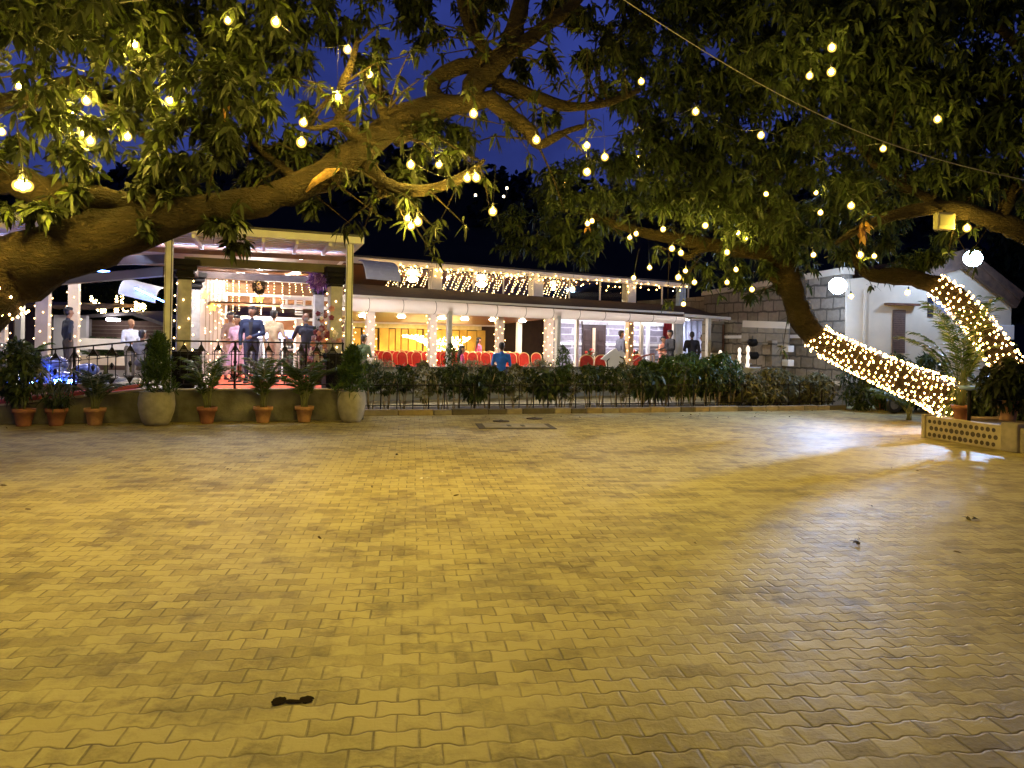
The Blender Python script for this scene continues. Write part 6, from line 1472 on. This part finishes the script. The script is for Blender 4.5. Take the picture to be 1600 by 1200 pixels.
c = spot(962, 22.6, FZ); th_ = thing('throne_chair', 'white high-backed ornamental throne with scrolled dark edges, seen from behind', 'chair', c)
pts2 = [(-.36, .35), (.34, .35), (.30, .55), (.36, .72), (.30, .9), (.34, 1.02), (.24, 1.12), (.10, 1.10), (.02, 1.2), (-.12, 1.12), (-.32, .98), (-.46, .86), (-.32, .82), (-.27, .66), (-.33, .5)]
mb = MB(); mb.poly_prism([c + FA.a * a + Vector((0, 0, b)) for a, b in pts2], FA.n * .09); mb.build('backrest', mat['white'], th_, bevel=.02)
mb = MB(); mb.tube([c + FA.a * a + FA.n * -.012 + Vector((0, 0, b)) for a, b in ((.29, .62), (.33, .72), (.27, .88), (.14, .94))], .018, 6); mb.tube([c + FA.a * a + FA.n * -.012 + Vector((0, 0, b)) for a, b in ((-.28, .45), (-.25, .62), (-.28, .8), (-.2, .88))], .018, 6); mb.build('scroll', mat['granite'], th_)
mb = MB(); mb.box(c + FA.n * .38 + Vector((0, 0, .38)), (.68, .58, .16), FA.th); mb.build('seat', mat['white'], th_, bevel=.03)
for sx in (-.28, .28):
    for sy in (.12, .62): mb = MB(); mb.bar(c + FA.a * sx + FA.n * sy, c + FA.a * sx + FA.n * sy + Vector((0, 0, .32)), .06); mb.build('leg', mat['white'], th_)
hr2 = thing('handrail', 'curved brown wooden handrail rising before the stone wall of the hall', 'handrail', spot(1015, 23.6, FZ))
mb = MB(); pts = [at(988, 566, 23.6), at(998, 559, 23.8), at(1010, 555, 24.0), at(1022, 553, 24.2)]; mb.tube(pts, .03, 8); mb.build('rail', M('red_brown_rail', (.32, .10, .06), .4), hr2)
for p in pts[::3] + [at(1017, 554, 24.1)]: mb = MB(); mb.bar((p.x, p.y, FZ), p, .045); mb.build('upright', M('rail_upright', (.45, .3, .2), .5) if 'rail_upright' not in bpy.data.materials else bpy.data.materials['rail_upright'], hr2)
cnt = spot(448, 20.4, .50); ct = thing('table', 'small white table with a tray on it behind the palms in the pavilion', 'table', cnt)
mb = MB(); mb.box(cnt + Vector((0, 0, .76)), (.95, .5, .04), FA.th); mb.build('table_top', mat['white'], ct, bevel=.01)
for a in (-.42, .42):
    for b in (-.2, .2): mb = MB(); mb.bar(cnt + FA.a * a + FA.n * b, cnt + FA.a * a + FA.n * b + Vector((0, 0, .74)), .04); mb.build('leg', mat['white'], ct)
try_ = thing('tray', 'dark tray with small white cups on the white pavilion table', 'tray', cnt + Vector((0, 0, .782)))
mb = MB(); mb.box(cnt + Vector((0, 0, .792)), (.3, .2, .02), FA.th); mb.build('tray_base', mat['granite'], try_)
for k in range(4): mb = MB(); mb.lathe(cnt + FA.a * (-.09 + .06 * k) + Vector((0, 0, .803)), [(.015, 0), (.025, .05), (.02, .05)], 10); mb.build('cup', mat['white'], try_)
# ---------------------------------------------------------------- fairy lights
fr_ = random.Random(77)
def fmesh(r, m, nm):
    mb = MB(); mb.octa((0, 0, 0), r); me = bpy.data.meshes.new(nm); me.from_pydata(mb.v, [], mb.f); me.materials.append(m); me.polygons.foreach_set('use_smooth', [True] * len(mb.f)); return me
FM = {r: fmesh(r, mat['fairy'], 'fairy_bulb') for r in (.015, .019, .023)}
FMC = fmesh(.019, mat['fairy_mid'], 'column_bulb'); FMD = fmesh(.019, mat['fairy_dim'], 'fairy_bulb_small')
FMF = fmesh(.02, mat['fairy_far'], 'fairy_bulb_far')
def string(label, pts, me, wires=(), group=None, limit=100, m=None, r=.02, name='string_lights'):
    o0 = Vector(pts[0]); t = thing(name, label, 'fairy lights', o0, group)
    for w_ in wires:
        mb = MB(); mb.tube(w_, .0035, 4, cap=False); mb.build('wire', mat['cable'], t)
    pts = list(pts)
    if len(pts) > limit:
        st = [p for i, p in enumerate(pts) if i % max(1, len(pts) // limit)][:max(0, len(pts) - limit)]
        keep = [p for p in pts if p not in st][:limit]
        mb = MB()
        for p in pts:
            if p not in keep: mb.octa(p, r)
        o = mb.build('bulbs', m or mat['fairy'], t); o['kind'] = 'stuff'; pts = keep
    for p in pts:
        b = link('bulb', me, t); b.location = Vector(p) - o0
    return t
def path_interp(spec, x0, x1, step):
    """points along a limb between two photo columns, with direction and radius"""
    P = [(at(a, b, c), w_ * c / FPX / 2, a) for a, b, c, w_ in spec]; out = []; acc = 0
    for (p, r, x), (q_, s_, y) in zip(P, P[1:]):
        n = max(1, int((q_ - p).length / .01))
        for k in range(n):
            f = k / n; xx = x + (y - x) * f; acc += (q_ - p).length / n
            if min(x0, x1) <= xx <= max(x0, x1) and acc >= step: acc = 0; out.append((p.lerp(q_, f), r + (s_ - r) * f, (q_ - p).normalized()))
    return out
def wrap(label, spec, x0, x1, step, gap, me, rad, front_first=True, stagger=True, group=None):
    pts = []; wires = []
    for i, (c, r, d) in enumerate(path_interp(spec, x0, x1, step)):
        x = d.cross(Vector((0, 1, 0))).normalized(); y = d.cross(x); R = r * 1.12 + .02; n = max(5, int(2 * math.pi * R / gap)); ring = []
        for k in range(n + 1):
            a = 2 * math.pi * (k + (.5 if stagger and i % 2 else 0)) / n + fr_.uniform(-.16, .16); p = c + x * (R * math.cos(a)) + y * (R * math.sin(a)) + d * fr_.uniform(-.035, .035); ring.append(p)
            if k < n: pts.append(p)
        if i % 2 == 0: wires.append(ring)
    pts.sort(key=lambda p: p.y)
    return string(label, pts, me, wires, group, r=rad)
wrap('dense fairy lights wound round the leaning trunk above the bottle-end planter', trunkR_spec, 1484, 1272, .10, .098, FM[.019], .018)
wrap('fairy lights wound round the arched limb before the house gable', limbT_spec, 1592, 1456, .105, .098, FM[.019], .018)
wrap('sparse fairy lights scattered at the planter end of the arched right-hand limb', limbT_spec, 1640, 1592, .16, .2, FM[.015], .014)
ls = [(-150, 500, 7.5, 136), (-40, 448, 7.8, 118), (60, 403, 8.0, 112)]
wrap('fairy lights round the base of the big leaning limb at the left edge', ls, -60, 4, .13, .13, FM[.015], .014)
def col_wrap(label, c, half, z0, z1, n, me=None, group=None, th=0.0):
    """zig-zag of bulbs on the faces and edges of a square column"""
    pts = []; w_ = []
    for k in range(n):
        a = k * 2.39996; f = k / n; x, y = math.cos(a), math.sin(a); m_ = max(abs(x), abs(y)); R = half + .022
        q_ = Matrix.Rotation(th, 3, 'Z') @ Vector((x / m_ * R, y / m_ * R, 0)); p = Vector((c[0], c[1], 0)) + q_ + Vector((0, 0, z0 + (z1 - z0) * f + fr_.uniform(-.03, .03))); pts.append(p)
    pts.sort(key=lambda p: p.z)
    return string(label, pts, me or FMC, [pts], group)
for x, d, y0, y1, lab in ((2, 18.0, 455, 575, 'fairy lights on the white column at the left edge'), (67.5, 18.6, 445, 575, 'fairy lights on the wider white column left of the man in navy'), (115, 19.6, 415, 570, 'fairy lights on the white column behind the man in navy')):
    c = at(x, 500, d); wd = {2: 19, 67.5: 21, 115: 17}[x] * d / FPX; col_wrap(lab, (c.x, c.y), wd / 2 * .9, at(x, y1, d).z, at(x, y0, d).z, 34, th=.3)
col_wrap('fairy lights on the front left stone column of the pavilion', cA, .14, 1.3, 2.7, 22, th=FA.th + D2R(9)); col_wrap('fairy lights on the front right stone column of the pavilion', cB, .14, 1.3, 2.7, 20, th=FA.th + D2R(9))
for (s, t, wd), n, lab in zip(COLS, (34, 36, 34, 32), ('fairy lights on the hall column beside the person in green', 'fairy lights on the hall column left of the first awning post', 'fairy lights on the hall column behind the man in bright blue', 'fairy lights on the hall column left of the second awning post')):
    c = FB.P(s, t + .1); col_wrap(lab, c, wd / 2 + .01, .75, 2.36, n, th=FB.th)
s, _ = FB.ray(983, 540, .9); c = FB.P(s, .9)
cp2 = thing('wooden_post', 'tan wooden post wound with fairy lights, right of the white throne', 'post', c + Vector((0, 0, FZ))); mb = MB(); mb.box((c.x, c.y, 1.32), (.20, .20, 2.14), FB.th); mb.build('shaft', M('tan_wood', (.42, .27, .14), .6), cp2, bevel=.01)
col_wrap('fairy lights on the tan wooden post beside the white throne', c, .10, .7, 2.3, 30, th=FB.th)
# porch columns behind the pavilion, and the sheet of lights on the white side wall
for x, lab in ((468, 'fairy lights on the porch column left of the flower garland'), (546, 'fairy lights on the porch column behind the right steel post')):
    s, z0 = FB.ray(x, 590, T2 - .25); c = FB.P(s, T2 - .15); col_wrap(lab, c, .12, 1.0, FB.ray(x, 500, T2)[1], 26, th=FB.th)
pts = []
for k in range(60):
    x = 318 + 34 * fr_.random(); y = 434 + 160 * fr_.random(); s, z = FB.ray(x, y, T2 - .03); pts.append(FB.P(s, T2 - .03 - .05 * fr_.random(), z))
for k in range(26):
    f = k / 26; s, z = FB.ray(340 + 14 * f + fr_.uniform(-2, 2), 455 + 90 * f * fr_.uniform(.9, 1.1), T2 - .1); pts.append(FB.P(s, T2 - .12, z))
string('scatter of fairy lights over the white side wall behind the woman in orange', pts, FMD)
# curtains of light: each strand a part
def curtain(label, fr, t, strands, me, r, m, parts='strand'):
    o0 = None; th_ = None
    for i, (xa, ya, xb, yb, n) in enumerate(strands):
        mb = MB(); ps = []
        for k in range(n):
            f = (k + fr_.uniform(-.15, .15)) / max(1, n - 1); x = xa + (xb - xa) * f; y = ya + (yb - ya) * f; s, z = fr.ray(x, y, t); ps.append(fr.P(s, t + fr_.uniform(-.05, .05), z))
        if th_ is None: th_ = thing('light_curtain', label, 'fairy lights', ps[0])
        for p in ps: mb.octa(p, r * fr_.uniform(.85, 1.15))
        mb.tube(ps, .003, 4, 1, cap=False)
        mb.build(parts, [m, mat['cable']], th_)
    return th_
st = []
x = 355
while x < 545:
    y = 434 + (x - 320) * .05; st.append((x, y + 3, x + fr_.uniform(-1, 2), y + fr_.choice((14, 20, 22, 48, 52)), 0)); x += fr_.uniform(9, 13)
st = [(a, b, c_, d, max(4, int((d - b) / 3.2))) for a, b, c_, d, _ in st]
curtain('curtain of fairy light strands along the white facade behind the pavilion', FB, T2 - .12, st, FM, .016, mat['fairy_dim'])
def slant(x0, x1, n, t, lab):
    st = []
    for k in range(n):
        x = x0 + (x1 - x0) * (k + .5) / n + fr_.uniform(-1.5, 1.5); ytop = 412 + (x - 575) * .078 + fr_.uniform(0, 4); ybot = ytop + fr_.uniform(24, 33); st.append((x + 7, ytop, x - 6, ybot, 9))
    curtain(lab, FB, t, st, FMF, .0125, mat['fairy_far'])
slant(604, 672, 11, TG + .9, 'curtain of tiny lights behind the first upper glass bay, nearest the curved canopy')
slant(694, 786, 16, TG + .9, 'curtain of tiny lights behind the second upper glass bay, around the right pendant lamp')
slant(792, 832, 7, TG + .9, 'curtain of tiny lights behind the upper glass under the ring chandelier')
slant(850, 890, 7, TG + .9, 'curtain of tiny lights behind the upper glass right of the ring chandelier')
pts = []
x = 575
while x < 1078:
    y = 411 + (x - 575) * .075
    for k in range(fr_.choice((1, 2, 2, 3))): s, z = FB.ray(x + fr_.uniform(-3, 3), y + k * 6 + fr_.uniform(-2, 3), TG - .2); pts.append(FB.P(s, TG - .2, z))
    x += fr_.uniform(7, 13)
wire = []
for k in range(40):
    x = 572 + 506 * k / 39; s, z = FB.ray(x, 409 + (x - 575) * .075 + 1.5 * (k % 2), TG - .2); wire.append(FB.P(s, TG - .2, z))
string('row of bigger fairy lights hung in short drops along the upper white fascia', pts, FM[.019], [wire], r=.018)
# wing-shaped net of lights over the stage
pts = []
def wing(poly_top, poly_bot, n):
    for _ in range(n):
        f = fr_.random() * (len(poly_top) - 1); i = int(f); g_ = f - i; u = fr_.random()
        xt = poly_top[i][0] * (1 - g_) + poly_top[i + 1][0] * g_; yt = poly_top[i][1] * (1 - g_) + poly_top[i + 1][1] * g_; xb = poly_bot[i][0] * (1 - g_) + poly_bot[i + 1][0] * g_; yb = poly_bot[i][1] * (1 - g_) + poly_bot[i + 1][1] * g_
        s, z = FB.ray(xt * (1 - u) + xb * u, yt * (1 - u) + yb * u, 9.2); pts.append(FB.P(s, 9.2, z))
wing([(626, 524), (645, 523), (660, 524), (675, 534), (690, 528), (700, 526)], [(630, 526), (648, 530), (660, 536), (672, 545), (688, 553), (700, 553)], 210)
wing([(704, 526), (716, 526), (735, 527)], [(704, 556), (716, 546), (735, 528)], 110)
for k in range(24): s, z = FB.ray(709 + fr_.uniform(-6, 6), 545 + fr_.uniform(-10, 14), 9.15); pts.append(FB.P(s, 9.15, z))
string('wing-shaped net of tiny lights spread over the stage before the honey boards', pts, FMF, [], r=.022, m=mat['fairy_far'], name='light_net')
# net patches in the dark tree behind the shed
def patch(label, cs, n, d):
    ps = []
    for _ in range(n): x, y, rx, ry = fr_.choice(cs); ps.append(at(x + fr_.uniform(-rx, rx), y + fr_.uniform(-ry, ry), d))
    string(label, ps, FMF, [], r=.024, m=mat['fairy_far'], name='light_net')
patch('slanting patch of net lights in the dark tree, leftmost above the shed roof', [(143, 467, 2, 4), (148, 474, 4, 6), (154, 480, 5, 6), (161, 485, 5, 4)], 110, 28.4)
patch('loop-shaped patch of net lights in the dark tree, middle one above the shed roof', [(182, 467, 2, 5), (190, 468, 3, 6), (183, 482, 4, 6), (191, 478, 2, 6), (196, 487, 4, 2)], 80, 28.4)
patch('broad patch of net lights in the dark tree, rightmost above the shed roof', [(213, 476, 3, 5), (210, 486, 5, 6), (218, 482, 6, 8), (224, 480, 4, 4)], 120, 28.4)
# yellow lanterns on the side wall and porch
ly = emit('yellow_lantern', (1, .62, .05), 5)
for x, y, lab in ((320, 461, 'small yellow star lantern, highest on the white side wall'), (332, 480, 'yellow star lantern low on the white side wall'), (406, 467, 'yellow lamp below the monogram wreath'), (624, 441, None)):
    if not lab: continue
    s, z = FB.ray(x, y, T2 - .25); p = FB.P(s, T2 - .25, z); t = thing('lantern', lab, 'lantern', p)
    mb = MB(); ring = []
    for k in range(10): a = math.pi * k / 5 + .3; r = .12 if k % 2 == 0 else .06; ring.append(p + FB.a * (r * math.cos(a)) + Vector((0, 0, r * math.sin(a))))
    mb.poly_prism(ring, FB.n * .04); mb.build('shade', ly, t)
    mb = MB(); mb.tube([p, p + Vector((0, 0, .3))], .004, 4); mb.build('string', mat['cable'], t)

# ---------------------------------------------------------------- small things on the paving
a, b = atz(752, 671, 0), atz(880, 661, 0)
dc = thing('drain_cover', 'rectangular drain cover with two lifting slots, set in the far paving', 'drain cover', atz(805, 666, 0))
c = atz(805, 666.5, 0); FD = Frame(c.x, c.y, 8)
mb = MB(); mb.fbox(FD, -.72, .72, -.42, .42, .003, .012); mb.build('frame', M('dark_frame', (.07, .055, .035), .8), dc)
mb = MB(); mb.fbox(FD, -.60, .60, -.33, .33, .0125, .022); mb.build('lid', M('concrete_lid', (.26, .23, .16), .8, var=.25, scale=6, bump=.3), dc, bevel=.006)
for s in (-.16, .10): mb = MB(); mb.fbox(FD, s, s + .07, -.16, .08, .0225, .028); mb.build('slot', mat['recess_shade'], dc)
for x, y, lab in ((783, 658.5, 'small round dark cover in the paving, nearer the rectangular drain'), (835, 654.5, 'small round dark cover in the paving, close to the kerb')):
    t = thing('round_cover', lab, 'drain cover', atz(x, y, 0)); mb = MB(); mb.lathe(atz(x, y, 0), [(.17, .002), (.165, .016), (.12, .02)], 18); mb.build('lid', M('dark_lid', (.06, .045, .03), .8) if 'dark_lid' not in bpy.data.materials else bpy.data.materials['dark_lid'], t)
    mb = MB(); mb.tube([atz(x, y, 0) + Vector((-.04, 0, .02)), atz(x, y, 0) + Vector((0, 0, .032)), atz(x, y, 0) + Vector((.04, 0, .02))], .006, 5); mb.build('handle', mat['iron'], t)
def litter(x, y, lab, n, m=mat['leaf_brown'], ln=.07, wd=.035):
    c = atz(x, y, 0); P = np.array([(c.x + rnd.gauss(0, .02), c.y + rnd.gauss(0, .02), .012 + .02 * k / n) for k in range(n)]); D = rng.normal(size=(n, 3)); D[:, 2] = np.abs(D[:, 2]) * .5
    tag(leaf_object('dry_leaf', leaf_arrays(P, D, np.full(n, ln), np.full(n, wd), np.full(n, .4), rng), m), lab, 'leaf')
dk = leaf_mat('dark_dry_leaf', (.02, .014, .01), (.06, .04, .02), .1)
litter(1340, 848, 'crumpled dark dry leaf in the cold-lit paving, nearer the picture front', 5, dk); litter(1515, 812, 'crumpled dark dry leaf in the cold-lit paving, farther right', 4, dk)
litter(620, 713, 'tiny dark leaf on the far left paving', 2, dk, .06, .03)
wm = leaf_mat('white_scrap', (.75, .72, .65), (.8, .78, .7), .1)
litter(665, 749, 'bigger white paper scrap on the middle paving', 2, wm, .06, .04); litter(691, 739, 'smaller white paper scrap on the middle paving', 2, wm, .045, .03)
def stain(cx, cy, parts_, lab):
    mb = MB()
    for dx, dy, rx, ry in parts_:
        c = atz(cx + dx, cy + dy, 0); q_ = atz(cx + dx + rx, cy + dy, 0); w_ = atz(cx + dx, cy + dy + ry, 0); RX = q_.x - c.x; RY = c.y - w_.y
        ring = [Vector((c.x + RX * math.cos(a) * fr_.uniform(.8, 1.15), c.y + RY * math.sin(a) * fr_.uniform(.8, 1.15), 0.0032)) for a in np.linspace(0, 2 * math.pi, 19)[:-1]]
        mb.poly_prism(ring, (0, 0, .0012 + .0004 * len(mb.f) * .01))
    tag(mb.build('oil_stain', M('black_oil', (.016, .011, .006), .95, var=.3, spec=.02)), lab, 'stain')
stain(455, 1095, [(-19, 1, 12, 7), (24, -1, 11, 6), (3, 2, 16, 3.2)], 'black dumb-bell shaped oil stain on one paver in the near paving')
mb = MB()
pts = [atz(1490 + 11 * k, 753 - 3.5 * math.sin(k * .9), 0) + Vector((0, 0, .012)) for k in range(1)]
# ---------------------------------------------------------------- parked scooter half hidden behind the lit trunk
g0 = atz(1392, 646, 0); sc_ = thing('scooter', 'dark parked scooter with a pale round headlamp, half hidden behind the lit trunk', 'scooter', g0)
FSc = Frame(g0.x, g0.y, 20)
def wheel(s):
    mb = MB(); c = FSc.P(s, 0, .24); mb.tube([c + FSc.a * (.19 * math.cos(a)) + Vector((0, 0, .19 * math.sin(a))) for a in np.linspace(0, 2 * math.pi, 25)], .05, 8); w_ = mb.build('wheel', mat['black_plastic'], sc_)
    mb = MB(); mb.poly_prism([c - FSc.n * .02 + FSc.a * (.14 * math.cos(a)) + Vector((0, 0, .14 * math.sin(a))) for a in np.linspace(0, 2 * math.pi, 13)[:-1]], FSc.n * .04); mb.build('rim', M('rim_grey', (.3, .3, .3), .4, metal=.5) if 'rim_grey' not in bpy.data.materials else bpy.data.materials['rim_grey'], w_)
wheel(.1); wheel(1.25)
pt = M('dark_scooter_paint', (.03, .03, .035), .25)
mb = MB(); mb.poly_prism([FSc.P(a, -.14, b) for a, b in ((.02, .50), (.20, .42), (.36, .28), (.62, .24), (.75, .30), (.84, .58), (1.5, .64), (1.58, .52), (1.3, .40), (.95, .24), (.70, .16), (.36, .17), (.22, .34))], FSc.n * .28); mb.build('body', pt, sc_, bevel=.03)
mb = MB(); mb.poly_prism([FSc.P(a, -.15, b) for a, b in ((.20, .42), (.30, .95), (.36, .95), (.40, .40))], FSc.n * .30); mb.build('leg_shield', pt, sc_, bevel=.03)
mb = MB(); mb.bar(FSc.P(.1, 0, .24), FSc.P(.30, 0, .95), .05); mb.build('fork', mat['cable'], sc_)
mb = MB(); mb.poly_prism([FSc.P(a, -.12, b) for a, b in ((.80, .66), (.84, .76), (1.1, .74), (1.5, .78), (1.55, .70), (1.4, .66))], FSc.n * .24); mb.build('saddle', mat['black_plastic'], sc_, bevel=.03)
mb = MB(); mb.ball(FSc.P(.22, 0, .90), (.12, .12, .11), 14, rings=8); mb.build('headlamp', mat['white'], sc_)
mb = MB(); mb.tube([FSc.P(.38, -.34, 1.02), FSc.P(.30, -.1, 1.0), FSc.P(.30, .1, 1.0), FSc.P(.38, .34, 1.02)], .016, 8); mb.build('handlebar', mat['black_plastic'], sc_)
# distant lights of houses on the hill
hl = emit('far_window_light', (1, .8, .5), 14, False)
for x, y, lab in ((743, 305, 'tiny distant house light on the black hill, left of the lone bulb'), (792, 294, 'tiny distant house light on the black hill, highest of its pair'), (787, 307, 'tiny distant house light on the black hill, lowest of its pair')):
    p = at(x, y, 46); t = thing('house_light', lab, 'light', p); mb = MB(); mb.box(p, (.12, .1, .12)); mb.build('lamp', hl, t); mb = MB(); mb.bar(p, p + Vector((0, .4, -.6)), .05); mb.build('bracket', mat['iron'], t)

# fallen leaves gathered on the paving
P = []; 
for k in range(170):
    if k % 5 == 0: x, y = fr_.uniform(-7, 9), fr_.uniform(4.5, 13.5)
    else:
        q_ = FA.P(fr_.uniform(-5, 14), fr_.uniform(-.9, .55) if fr_.random() < .5 else fr_.uniform(-.3, .55)); x, y = q_.x, q_.y
    P.append((x, y, .008 + fr_.random() * .01))
P = np.array(P); D = rng.normal(size=(len(P), 3)); D[:, 2] = np.abs(D[:, 2]) * .15
tag(leaf_object('leaf_litter', leaf_arrays(P, D, rng.uniform(.02, .075, len(P)), rng.uniform(.012, .03, len(P)), rng.uniform(.1, .6, len(P)), rng), leaf_mat('fallen_leaves', (.03, .02, .01), (.13, .085, .03), .1)), 'small fallen leaves scattered over the paving', 'leaves', kind='stuff')
# ---------------------------------------------------------------- render settings
scene.render.engine = 'CYCLES'
cy = scene.cycles
cy.max_bounces = 6; cy.diffuse_bounces = 3; cy.glossy_bounces = 3; cy.transmission_bounces = 4; cy.transparent_max_bounces = 12
cy.sample_clamp_indirect = 3.0; cy.sample_clamp_direct = 0.0
cy.caustics_reflective = False; cy.caustics_refractive = False; cy.blur_glossy = 1.0
cy.use_light_tree = True
cy.use_denoising = True
try: cy.denoiser = 'OPENIMAGEDENOISE'
except Exception: pass
vs_ = scene.view_settings
vs_.view_transform = 'Standard'; vs_.look = 'None'; vs_.exposure = 0.18; vs_.gamma = 1.0; vs_.use_curve_mapping = False
